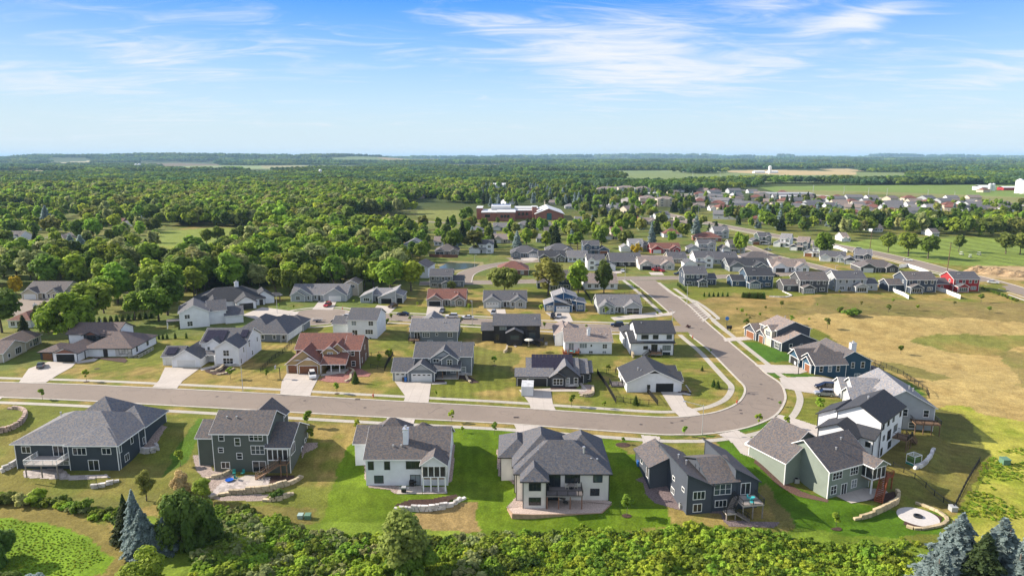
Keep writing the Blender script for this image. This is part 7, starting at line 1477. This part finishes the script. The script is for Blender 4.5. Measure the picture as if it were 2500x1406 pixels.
fence('white vinyl fence behind the dark mixed gable house', [(2195,655),(2215,652),(2240,660),(2272,672)], 1.9, WV, True, name='vinyl_fence'); fence('white vinyl fence beside the red house', [(2282,708),(2305,714),(2344,730)], 1.8, WV, True, name='vinyl_fence'); fence('white vinyl fence behind the navy porch house', [(2180,712),(2205,722),(2218,730)], 1.6, WV, True, name='vinyl_fence'); fence('white wall fence along the slanting row of houses', [(2022,602),(2045,607),(2068,616)], 1.8, WV, True, name='vinyl_fence')
fence('brown board fence above the pond', [(1048,627),(1080,629),(1118,629)], 1.8, mat('fence_brown', (.16,.07,.045), .9), True, name='board_fence')
# stone walls laid of big blocks
def stone_wall(label, pts, courses, m=M_STONE, bl=1.1, bh=.42, bd=.55, z0=None, seed=1, back=0.0, name='stone_wall'):
    P = cr(gp(pts), 4); L_ = np.cumsum([0]+[math.dist(a, b) for a, b in zip(P, P[1:])]); rr = random.Random(seed); o = P[0]; b = MB(); nc = max(courses)
    def pos(s): i = min(len(P)-2, max(0, int(np.searchsorted(L_, s))-1)); f = (s-L_[i])/max(1e-6, L_[i+1]-L_[i]); return P[i]+(P[i+1]-P[i])*f, P[i+1]-P[i]
    for c in range(nc):
        s = rr.uniform(0, .5)
        while s < L_[-1]-.2:
            l = bl*rr.uniform(.6, 1.4); f = (s+l/2)/L_[-1]; hc = np.interp(f, np.linspace(0, 1, len(courses)), courses)
            if c < hc-.3:
                p, d = pos(min(s+l/2, L_[-1])); d = d/np.linalg.norm(d); n = np.array([-d[1], d[0]]); z = (T(*p) if z0 is None else z0)+c*bh; q = p-o+n*(back*c+rr.uniform(-.06, .06)); h = l/2-.055; e = bd/2
                pts4 = [(*(q-d*h-n*e), z+bh*rr.uniform(.82, 1.0)), (*(q+d*h-n*e), z+bh*rr.uniform(.82, 1.0)), (*(q+d*h+n*e), z+bh), (*(q-d*h+n*e), z+bh)]; b.prism(ccw(pts4), bh)
            s += l
    tag(b.build(name, m, loc=(o[0], o[1], 0)), label, 'retaining wall')
stone_wall('big curved wall of yellow limestone blocks below the olive house patio', [(506,1218),(545,1207),(600,1203),(660,1197),(715,1180),(738,1165)], [1,1,2,3,3,2,1], seed=2, name='limestone_wall'); stone_wall('low lower tier of limestone blocks below the olive house', [(640,1222),(680,1221),(718,1205)], [1,2,1], seed=3, name='limestone_wall'); stone_wall('short limestone step wall beside the olive house gravel', [(500,1170),(540,1165),(566,1152)], [1,2,2], seed=4, name='limestone_wall')
stone_wall('pale stone wall curving across the lawn behind the white house', [(958,1242),(1000,1246),(1050,1246),(1100,1236),(1132,1218)], [1,2,3,3,2,1], M_STONEW, seed=5, bh=.38); stone_wall('small pale boulder wall on the lawn below the blue house', [(218,1192),(250,1188),(292,1173)], [1,2,1], M_STONEW, seed=6); stone_wall('pale block wall at the left corner of the blue house', [(0,1156),(28,1142),(50,1128)], [2,3,2], M_STONEW, seed=7)
stone_wall('pale rock planter beside the blue house right side', [(342,1104),(362,1106),(384,1100),(380,1085)], [2,3,2,1], M_STONEW, seed=8); stone_wall('round tan boulder wall around the left edge patio', [(-20,1058),(20,1052),(52,1035),(64,1012),(50,1000),(20,998)], [3,3,3,2,2,1], mat('boulder', (.42,.31,.25), .9, 'stone', s=.9), .8, .42, .7, seed=9)
stone_wall('yellow stone wall curving below the sage house patio', [(2188,1200),(2192,1225),(2160,1245),(2120,1262),(2082,1268)], [2,3,3,2,1], mat('yellow_limestone', (.46,.37,.23), .85, 'stone', s=.6), seed=10); stone_wall('ring of yellow stones around the fire pit', [(2208,1285),(2240,1292),(2290,1285),(2312,1270),(2290,1250),(2240,1230)], [1,1,1,1,1,1], mat('yellow_limestone', (.46,.37,.23), .85), seed=11)
stone_wall('curved pale block wall beside the small greenhouse', [(2230,1146),(2252,1138),(2270,1118),(2280,1098)], [2,2,2,1], M_STONEW, seed=12); stone_wall('stepped limestone edging on the solar gable house slope', [(512,908),(535,905),(548,892)], [1,2,1], seed=13); stone_wall('second limestone edging on the solar gable house slope', [(528,916),(550,912),(572,900)], [1,1,1], seed=14)
stone_wall('limestone edging around the red gravel of the tan brick house', [(840,934),(855,925),(856,915),(862,905),(845,897)], [1,1,1], seed=15); stone_wall('rocky corner of the charcoal solar house garden', [(1413,967),(1435,968),(1448,962),(1446,945)], [1,2,2,1], seed=16); stone_wall('limestone steps wall beside the slate grey house', [(1135,912),(1140,925),(1148,933)], [1,1,1], seed=17); stone_wall('block wall at the corner of the white black roofed house', [(1541,862),(1546,874)], [3,3], seed=18, bl=.8); stone_wall('curved stones beside the black house porch', [(1228,862),(1236,858),(1238,848)], [1,2,2], seed=19); stone_wall('long stone border of the blue solar house garden', [(1875,724),(1910,726),(1932,722),(1912,712)], [1,1,1], M_STONEW, seed=20)
# draped beds, patios
M_REDG = mat('red_gravel', (.26,.11,.09), .95, 'speckle', s=4, lo=.5, hi=1.5); M_PAVER = mat('pavers', (.40,.35,.33), .85, 'stone', s=1.6)
drape('gravel_bed', [(470,1110),(505,1112),(520,1150),(560,1150),(580,1165),(600,1190),(515,1200),(505,1175),(480,1150)], M_GRAVEL); drape('patio', [(548,1175),(600,1162),(660,1165),(655,1190),(600,1198),(545,1205),(508,1212)], M_PAVER, .07); flat('patio_slab', [(598,1160),(648,1160),(640,1186),(580,1186)], M_CONC, .10)
drape('gravel_bed', [(505,1213),(620,1206),(660,1206),(640,1222),(540,1222)], M_GRAVEL, .03); drape('gravel_bed', [(735,1080),(775,1080),(776,1092),(745,1106),(738,1120)], M_GRAVEL); drape('mulch_bed', [(650,1160),(720,1160),(715,1180),(660,1180)], M_MULCH, .04)
drape('gravel_bed', [(866,1112),(880,1100),(895,1110),(900,1190),(950,1195),(965,1205),(975,1206),(980,1188),(890,1172),(890,1140)], M_GRAVEL); flat('patio_slab', [(975,1188),(1031,1186),(1031,1206),(968,1206)], M_CONC, .09); flat('patio_slab', [(1033,1190),(1090,1188),(1092,1205),(1032,1206)], M_PAVER, .09)
drape('gravel_bed', [(1097,1072),(1110,1085),(1108,1140),(1103,1175),(1090,1182),(1090,1150)], M_GRAVEL); drape('mulch_bed', [(962,1238),(1000,1226),(1060,1222),(1115,1212),(1120,1218),(1090,1232),(1040,1240),(980,1242)], M_MULCH, .5)
drape('gravel_bed', [(1212,1096),(1222,1100),(1222,1158),(1216,1162)], M_GRAVEL); drape('gravel_bed', [(1216,1160),(1262,1164),(1276,1190),(1276,1240),(1236,1240),(1258,1215),(1258,1185),(1240,1170)], M_GRAVEL)
drape('patio', [(40,1195),(60,1140),(180,1145),(250,1160),(310,1152),(340,1150),(320,1165),(240,1172),(170,1170),(150,1178),(140,1165)], M_PAVER, .05) if False else drape('patio', [(55,1150),(150,1142),(170,1160),(260,1158),(270,1166),(180,1172),(60,1166)], M_PAVER, .06)
drape('gravel_bed', [(344,1095),(365,1062),(392,1036),(408,1042),(395,1060),(385,1080),(385,1100)], M_GRAVEL, .06); drape('gravel_bed', [(1552,1170),(1578,1160),(1640,1170),(1655,1225),(1672,1248),(1640,1240),(1600,1228),(1575,1205),(1570,1180)], mat('dark_gravel', (.16,.12,.12), .95, 'speckle', s=4, lo=.5, hi=1.5)); drape('gravel_bed', [(1668,1248),(1760,1246),(1775,1270),(1830,1272),(1905,1275),(1890,1288),(1780,1285),(1765,1272),(1760,1254)], mat('dark_gravel', (.16,.12,.12), .95), .05)
drape('gravel_bed', [(1565,1135),(1580,1140),(1600,1165),(1585,1168)], M_GRAVEL); drape('mulch_bed', [(1845,1118),(1910,1172),(1960,1200),(2025,1220),(2020,1226),(1950,1212),(1900,1185),(1840,1128)], mat('brown_mulch', (.11,.06,.045), 1, 'speckle', s=4), .05); flat('patio_slab', [(2040,1211),(2090,1190),(2160,1195),(2170,1205),(2120,1222),(2078,1229)], M_CONC, .10); drape('mulch_bed', [(2118,1222),(2165,1204),(2185,1200),(2186,1216),(2160,1228)], M_MULCH, .12)
drape('mulch_bed', [(2205,1280),(2215,1250),(2250,1243),(2300,1262),(2296,1284),(2245,1290)], M_MULCH, .06)
x, y, z = G(2241, 1262); b = MB(); b.lathe([(3.4,-.6),(3.4,.12)], 40); b.lathe([(.75,.1),(.75,.38),(.5,.38),(.5,.2)], 24, mi=1); tag(b.build('fire_pit_patio', [mat('round_patio', (.50,.47,.45), .85, 'speckle', s=2, lo=.9, hi=1.05), M_BLACK], loc=(x, y, z)), 'round pale patio with a dark fire bowl in its centre', 'fire pit')
drape('mulch_bed', [(212,872),(300,873),(312,880),(305,886),(236,876)], M_MULCH, .1); drape('mulch_bed', [(500,902),(550,892),(575,900),(560,915),(520,915),(502,908)], M_MULCH, .08); drape('red_gravel_bed', [(775,928),(800,915),(845,912),(850,900),(875,898),(905,912),(900,920),(865,920),(850,935),(800,933)], M_REDG, .08); drape('mulch_bed', [(1055,928),(1086,928),(1086,934),(1055,934)], M_MULCH, .1); drape('mulch_bed', [(1100,918),(1140,915),(1170,934),(1150,936),(1130,925),(1105,925)], M_MULCH, .08)
drape('gravel_bed', [(1424,938),(1445,940),(1452,960),(1440,970),(1412,960)], M_GRAVEL, .08); drape('mulch_bed', [(1345,946),(1408,944),(1408,949),(1345,951)], M_MULCH, .1); drape('mulch_bed', [(1655,955),(1680,954),(1676,959),(1656,959)], M_MULCH, .12); drape('mulch_bed', [(1468,1078),(1480,1068),(1500,1070),(1500,1078),(1485,1082)], M_MULCH, .05) if False else None
for px, py, r in ((1521,1086,1.6),(1530,1259,.9),(2041,1290,1.0),(823,961,.7),(189+22,932,.8),(237,900,.8),(1207,892,.8),(441,1139,.0)):
    if r: x, y, z = G(px, py); b = MB(); b.quad(*[(r*math.cos(i*.4), r*.75*math.sin(i*.4), .04) for i in range(16)][:15]); struct(b.build('mulch_ring', M_MULCH, loc=(x, y, z+.02)))
# brick terrace of the cream house
def terrace():
    P = [U(*q, -2.72) for q in [(1238,1240),(1275,1238),(1330,1238),(1440,1225),(1494,1230),(1470,1252),(1400,1254),(1300,1256),(1250,1254)]]; P = ccw([(a, c, -2.72) for a, c in P]); o = P[0]; t = thing('brick_terrace', 'tan brick retaining terrace with gravel top behind the cream house', 'terrace', (o[0], o[1], 0)); Q = [(a-o[0], c-o[1], z) for a, c, z in P]
    b = MB(); b.prism(Q, 1.6); b.build('brick_wall', mat('terrace_brick', (.36,.235,.16), .9, 'speckle', s=2.2, lo=.8, hi=1.2), t); c = sum(q[0] for q in Q)/len(Q), sum(q[1] for q in Q)/len(Q)
    b = MB(); b.quad(*[((q[0]-c[0])*.97+c[0], (q[1]-c[1])*.92+c[1], -2.70) for q in Q]); b.build('gravel_top', mat('tan_gravel', (.46,.36,.31), .95, 'speckle', s=4, lo=.7, hi=1.25), t)
terrace()
drape('gravel_bed', [(1330,1220),(1440,1212),(1494,1225),(1490,1234),(1330,1240)], mat('tan_gravel', (.46,.36,.31), .95), .08)
# pond
flat('pond_bank', [(1068,645),(1100,637),(1180,640),(1182,650),(1150,664),(1080,668)], mat('bank_grass', (.20,.17,.06), .95, 'speckle', s=.3), .03); flat('pond_water', [(1072,652),(1092,643),(1140,642),(1172,645),(1160,652),(1130,658),(1090,661),(1076,660)], mat('pond_water', (.06,.075,.045), .22, spec=.35), .07)
# small things
def bin_(px, py, c, label, rot=0, world=None):
    x, y, z = G(px, py) if world is None else world; t = thing('wheelie_bin', label, 'bin', (x, y, z+.08), R(rot)); b = MB(); m = mat('bin_'+c, {'blue': (.02,.13,.42), 'brown': (.06,.04,.03), 'black': (.015,.015,.015), 'teal': (.02,.22,.2)}[c], .5)
    b.prism([(-.33,-.38,1.0),(.33,-.38,1.0),(.33,.38,1.0),(-.33,.38,1.0)], .92); b.build('bin_body', m, t); b = MB(); b.prism([(-.36,-.42,1.08),(.36,-.42,1.08),(.36,.42,1.14),(-.36,.42,1.14)], .08); b.build('lid', m, t)
    for s in (-1, 1): w = MB(); w.lathe([(.12,-.04),(.12,.04)], 10); o = w.build('wheel', M_BLACK, t, loc=(s*.3,.36,.12)); o.rotation_euler.y = R(90)
bin_(990,932,'blue','blue bin before the slate grey house garage'); bin_(985,932,'brown','brown bin beside the blue one at the slate grey house'); bin_(1559,1138,'blue','blue bin beside the navy house drive'); bin_(1568,1142,'black','black bin beside the navy house drive'); bin_(2003,1056,'blue','blue bin at the corner of the white farmhouse'); bin_(141,881,'blue','left blue bin in the open left garage'); bin_(145,881,'blue','right blue bin in the open left garage'); bin_(825,731,'blue','blue bin at the light grey house garage'); bin_(822,733,'teal','teal bin at the light grey house garage')
def box_(px, py, s, c, label, name='utility_cabinet'):
    x, y, z = G(px, py); t = thing(name, label, 'utility box', (x, y, z)); b = MB(); b.box(-s/2,-s/2,0,s/2,s/2,s*.8); b.build('cabinet', mat('cab_'+c, {'green': (.10,.20,.13), 'pale': (.30,.40,.36), 'grey': (.35,.36,.36)}[c], .6), t); b = MB(); b.prism([(-s*.55,-s*.58,s*.82),(s*.55,-s*.58,s*.82),(s*.55,s*.5,s*.92),(-s*.55,s*.5,s*.92)], .06); b.build('lid', mat('cab_'+c, (.1,.2,.13), .6), t)
box_(734,1264,.9,'pale','pale green utility cabinet at the thicket edge'); box_(752,1265,1.0,'green','darker green utility cabinet at the thicket edge'); box_(2452,1132,1.5,'green','green utility box on the wild right slope'); box_(2326,1246,1.1,'grey','grey utility box at the fence corner')
def hyd(px, py, label):
    x, y, z = G(px, py); t = thing('fire_hydrant', label, 'hydrant', (x, y, z)); b = MB(); m = mat('hydrant_red', (.45,.03,.015), .5); b.lathe([(.16,0),(.13,.1),(.13,.6),(.2,.62),(.17,.75),(.05,.85)], 10); b.build('barrel', m, t); b = MB(); b.bar((-.28,0,.5),(.28,0,.5),.06,n=8); b.build('nozzle', m, t)
    b = MB(); b.bar((.1,.2,0),(.1,.2,1.8),.015); b.build('marker_rod', mat('marker', (.5,.12,.05), .6), t)
hyd(911,969,'red hydrant on the verge before the slate grey house'); hyd(1799,985,'red hydrant inside the road bend'); hyd(1691,826,'red hydrant on the wide road verge'); hyd(836,756,'red hydrant at the turning circle')
def hoop(px, py, label):
    x, y, z = G(px, py); t = thing('basketball_hoop', label, 'basketball hoop', (x, y, z)); b = MB(); b.bar((0,0,0),(0,0,3.2),.08); b.build('pole', M_BLACK, t); b = MB(); b.box(-1.2,-.6,2.8,-1.1,.6,3.7); b.build('backboard', mat('backboard', (.5,.52,.55), .3), t); b = MB(); b.bar((0,0,3.1),(-1.1,0,3.2),.05); b.build('arm', M_BLACK, t)
hoop(1949,913,'basketball hoop on the teal house drive'); hoop(684,924,'basketball hoop left of the tan brick house drive')
def chair(px, py, z, c, label, rot=0, world=None):
    x, y = world or U(px, py, z); t = thing('garden_chair', label, 'chair', (x, y, z), R(rot)); m = mat('chair_'+c, {'teal': (.02,.25,.22), 'cream': (.55,.5,.42), 'dark': (.03,.03,.03), 'aqua': (.05,.45,.48), 'grey': (.3,.3,.31)}[c], .6)
    b = MB(); b.box(-.3,-.3,.38,.3,.3,.44); b.build('seat', m, t); b = MB(); b.prism(ccw([(-.3,.26,1.0),(.3,.26,1.0),(.3,.34,1.02),(-.3,.34,1.02)]), .6); b.build('backrest', m, t)
    for i in (-1, 1):
        for j in (-1, 1): b = MB(); b.bar((i*.27,j*.27,0),(i*.27,j*.27,.4),.025); b.build('leg', m, t)
def table(px, py, z, label, r=.6, world=None, m=None):
    x, y = world or U(px, py, z); t = thing('garden_table', label, 'table', (x, y, z)); b = MB(); b.lathe([(r,.7),(r,.75)], 20); b.build('table_top', m or M_GREYWOOD, t); b = MB(); b.lathe([(.06,0),(.06,.7)], 8); b.build('pedestal', M_BLACK, t); b = MB(); b.lathe([(r*.5,0),(r*.5,.03)], 12); b.build('base', M_BLACK, t)
chair(572,1158,-2.72,'teal','left teal chair on the olive house patio',20); chair(593,1158,-2.72,'teal','right teal chair on the olive house patio',-20); chair(577,1171,-2.72,'teal','fallen teal chair on the olive house patio',80)
x, y = U(560, 1173, -2.72); b = MB(); b.lathe([(.3,0),(.75,.15),(.8,.28),(.6,.22)], 16); tag(b.build('paddling_pool', mat('pool_blue', (.01,.10,.5), .4), loc=(x, y, -2.72)), 'small round blue paddling pool on the olive house patio', 'pool')
table(1395,1192,0.02,'round table on the cream house deck',.7); chair(1384,1192,.02,'cream','cream chair left of the cream house deck table',90); chair(1406,1191,.02,'cream','cream chair right of the cream house deck table',-90); chair(1393,1185,.02,'dark','dark chair behind the cream house deck table',180); chair(1370,1220,-2.65,'dark','dark chair under the cream house deck',40); chair(1382,1231,-2.65,'dark','second dark chair under the cream house deck',160); table(1376,1226,-2.65,'low dark table under the cream house deck',.4)
table(1838,1222,0.02,'table with aqua cloth on the navy house deck',.35,m=mat('aqua', (.05,.45,.48), .6)); chair(1828,1219,.02,'aqua','left aqua chair on the navy house deck',90); chair(1836,1230,.02,'aqua','near aqua chair on the navy house deck',0)
table(150,1108,0.02,'dining table on the blue house deck',.8); chair(138,1110,.02,'grey','left chair on the blue house deck',90); chair(160,1108,.02,'grey','right chair on the blue house deck',-90)
table(1394,862,.92,'teal table on the red wooden deck',.5,m=mat('aqua', (.05,.45,.48), .6)); chair(1388,862,.92,'aqua','left aqua chair on the red wooden deck',90); chair(1401,862,.92,'aqua','right aqua chair on the red wooden deck',-90)
def grill(px, py, z, c, label):
    x, y = U(px, py, z); t = thing('barbecue_grill', label, 'grill', (x, y, z)); m = mat('grill_'+c, {'black': (.02,.02,.02), 'silver': (.4,.4,.4), 'red': (.45,.03,.02)}[c], .4); b = MB(); b.box(-.45,-.28,.1,.45,.28,.8); b.build('cabinet', M_BLACK, t); b = MB(); b.prism([(-.45,-.28,1.05),(.45,-.28,1.05),(.4,.28,1.2),(-.4,.28,1.2)], .35); b.build('hood', m, t); b = MB(); b.box(.5,-.25,.82,.95,.25,.86); b.build('shelf', m, t)
grill(986,1201,-2.72,'silver','small silver grill on the white house patio'); grill(1334,1196,.02,'black','black grill on the cream house deck'); grill(1630,1172,-.9,'red','red kettle grill beside the navy house'); grill(1005,1186,-2.72,'black','dark grill against the white house wall'); grill(2141,1152,.02,'black','grill on the red wooden landing')
def umbrella(px, py, z, label):
    x, y = U(px, py, z); t = thing('parasol', label, 'parasol', (x, y, z)); b = MB(); b.bar((0,0,0),(0,0,2.5),.03); b.build('pole', M_METAL, t); b = MB(); b.lathe([(1.5,2.2),(1.2,2.35),(.05,2.65)], 8); b.build('canopy', mat('parasol', (.58,.54,.45), .8), t)
umbrella(1291,846,1.5,'cream parasol open over the black house deck')
def greenhouse():
    x, y, z = G(2230, 1132); t = thing('greenhouse', 'small white framed greenhouse on a teal base in the right yard', 'greenhouse', (x, y, z), R(25)); b = MB()
    for a in (-1.1, 1.1):
        for c in (-.9, .9): b.bar((a,c,0),(a,c,2.1),.05)
    for zz in (.5, 2.1):
        b.bar((-1.1,-.9,zz),(1.1,-.9,zz),.05); b.bar((-1.1,.9,zz),(1.1,.9,zz),.05); b.bar((-1.1,-.9,zz),(-1.1,.9,zz),.05); b.bar((1.1,-.9,zz),(1.1,.9,zz),.05)
    for k in range(5): b.bar((-1.1+k*.55,-.9,2.1),(-1.1+k*.55,.9,2.1),.03)
    b.build('frame', M_WHITE, t); b = MB(); b.box(-1.15,-.95,0,1.15,.95,.45); b.build('base', mat('teal_base', (.02,.25,.2), .6), t); b = MB(); b.box(-1.0,-.8,.45,1.0,.8,1.4); b.build('plants', mat('plants', (.08,.14,.03), .9, 'speckle', s=5), t)
greenhouse()
def sign():
    x, y, z = G(1774, 799); t = thing('playground_sign', 'blue round topped sign on a post beside the wide road', 'sign', (x, y, z)); b = MB(); b.bar((0,0,0),(0,0,3.4),.06); b.build('pole', M_BLACK, t); b = MB(); b.lathe([(.7,-.04),(.7,.04)], 20); o = b.build('sign_face', mat('sign_blue', (.05,.2,.55), .5), t, loc=(0,-.08,3.3)); o.rotation_euler.x = R(90)
    x, y, z = G(1780, 806); t = thing('mailbox_cluster', 'black mailbox cluster beside the blue sign', 'mailbox', (x, y, z+.05)); b = MB(); b.box(-.9,-.25,.5,-.05,.25,1.6); b.box(.05,-.25,.5,.9,.25,1.6); b.build('mailboxes', M_BLACK, t); b = MB(); b.box(-.6,-.1,0,-.4,.1,.5); b.box(.4,-.1,0,.6,.1,.5); b.build('pedestal', M_BLACK, t)
sign()
for px, py, lb in ((1263,1176,'white air conditioner unit beside the cream house garage wing'),(1664,1240,'dark air conditioner unit at the navy house left wall'),(948,866,'air conditioner unit right of the plain white house'),(1944,1178,'air conditioner unit in the corner of the sage house'),(1333,842,'air conditioner unit left of the white ranch'),(1003,822,'air conditioner unit at the grey ranch wall')):
    x, y, z = G(px, py); t = thing('air_conditioner', lb, 'air conditioner', (x, y, z)); b = MB(); b.box(-.45,-.45,.05,.45,.45,.9); b.build('casing', mat('ac_case', (.30,.30,.29), .6), t); b = MB(); b.lathe([(.36,.9),(.36,.93),(.1,.93)], 14); b.build('fan_grille', M_BLACK, t)
def cart(px, py, label):
    x, y, z = G(px, py); t = thing('golf_cart', label, 'golf cart', (x, y, z), R(rnd.uniform(0, 360))); b = MB(); b.box(-1.2,-.6,.3,1.2,.6,.8); b.build('body', mat('cart_body', (.35,.37,.33), .5), t); b = MB(); b.box(-.9,-.6,1.8,.7,.6,1.9); b.build('canopy', M_WHITE, t)
    for a in (-.8, .6):
        for c in (-.55, .55): b = MB(); b.bar((a,c,.8),(a,c,1.8),.03); b.build('post', M_BLACK, t)
    for a in (-.8, .8):
        for c in (-1, 1): w = MB(); w.lathe([(.25,-.1),(.25,.1)], 10); o = w.build('wheel', M_BLACK, t, loc=(a,c*.6,.25)); o.rotation_euler.x = R(90)
cart(2347,622,'left golf cart on the striped green'); cart(2368,629,'middle golf cart near the road'); cart(2390,623,'right golf cart on the striped green'); cart(454,610,'lone golf cart on the left fairway')
def mound(px, py, w, h, seed, label):
    x, y, z = G(px, py); rg = np.random.default_rng(seed); n = 28; gx = np.linspace(-1, 1, n); X, Y = np.meshgrid(gx, gx); q = np.clip(1-X**2-Y**2, 0, 1); Z = q**.8*h*(.35+1.1*fbm(X*3+seed, Y*3, 4, seed))-.15; b = MB(); b.v = [(a*w, c*w*.45, d) for a, c, d in zip(X.ravel(), Y.ravel(), Z.ravel())]
    for i in range(n-1):
        for j in range(n-1): b.f.append((i*n+j, i*n+j+1, (i+1)*n+j+1, (i+1)*n+j)); b.m.append(0)
    tag(b.build('earth_mound', mat('bare_earth', (.38,.26,.14), .95, 'speckle', s=.5, lo=.6, hi=1.25), loc=(x, y, z)), label, 'earth mound')
mound(2392,664,9,3.6,1,'left pale orange heap of dug earth by the road'); mound(2440,668,11,3.2,2,'middle heap of dug earth by the road'); mound(2490,674,11,3,3,'right heap of dug earth cut by the edge')
M_MH = mat('manhole', (.06,.045,.04), .7)
for px, py in ((1885,975),(1840,963),(1810,1009),(1858,938),(1745,1055),(1665,1027),(1565,1036),(891,995),(1828,960),(744,978),(1712,803),(1808,1001),(1876,972),(1640,1032),(530,968)):
    x, y = U(px, py); b = MB(); b.quad(*[(x+.4*math.cos(i*.52), y+.4*math.sin(i*.52), .038) for i in range(12)]); struct(b.build('manhole', M_MH))
for px, py in ((1260,1019),(873,975)): x, y = U(px, py); b = MB(); b.box(-.6,-.25,0,.6,.25,.13); struct(b.build('storm_drain', M_MH, loc=(x, y, .02)))
rt = random.Random(5); b = MB()
for k in range(13):
    i = rt.randrange(20, len(CL)-30); w = rt.uniform(-.42, .42); p = CL[i]+(RN[i]-RS[i])*w; a = rt.uniform(0, 3.14) if k % 3 else math.atan2(*(CL[i+1]-CL[i])[::-1])
    for s_ in range(rt.randint(4, 9)):
        q = p+np.array([math.cos(a), math.sin(a)])*.8; n_ = np.array([-math.sin(a), math.cos(a)])*.07; b.quad((*(p-n_), .037), (*(q-n_), .037), (*(q+n_), .037), (*(p+n_), .037)); p = q; a += rt.uniform(-.35, .35)
struct(b.build('crack_sealing', mat('tar', (.13,.108,.095), .8)))
b = MB()
for q in ((1833,962,2.0,.5),(1838,958,1.3,.4),(1765,872,1.6,.5),(1750,858,1.0,.3)):
    x, y = U(q[0], q[1]); b.quad(*[(x+q[2]*math.cos(i*.45)*(1+.2*math.sin(i*2)), y+q[3]*math.sin(i*.45), .034) for i in range(14)])
struct(b.build('tar_patch', mat('tar', (.09,.075,.07), .8)))
# ================================================================== HAZE
def haze():
    b = MB(); b.box(-47000, -200, -12, 47000, 36000, 190)
    m = D.materials.new('haze_air'); m.use_nodes = True; N = m.node_tree.nodes; N.remove(N['Principled BSDF'])
    v = N.new('ShaderNodeVolumePrincipled'); v.inputs['Color'].default_value = (.46, .73, 1.0, 1); v.inputs['Density'].default_value = 4.2e-5; v.inputs['Anisotropy'].default_value = 0.0
    m.node_tree.links.new(v.outputs[0], N['Material Output'].inputs['Volume'])
    o = b.build('haze', m); o['kind'] = 'stuff'; o['label'] = 'pale blue haze in the air'
haze()
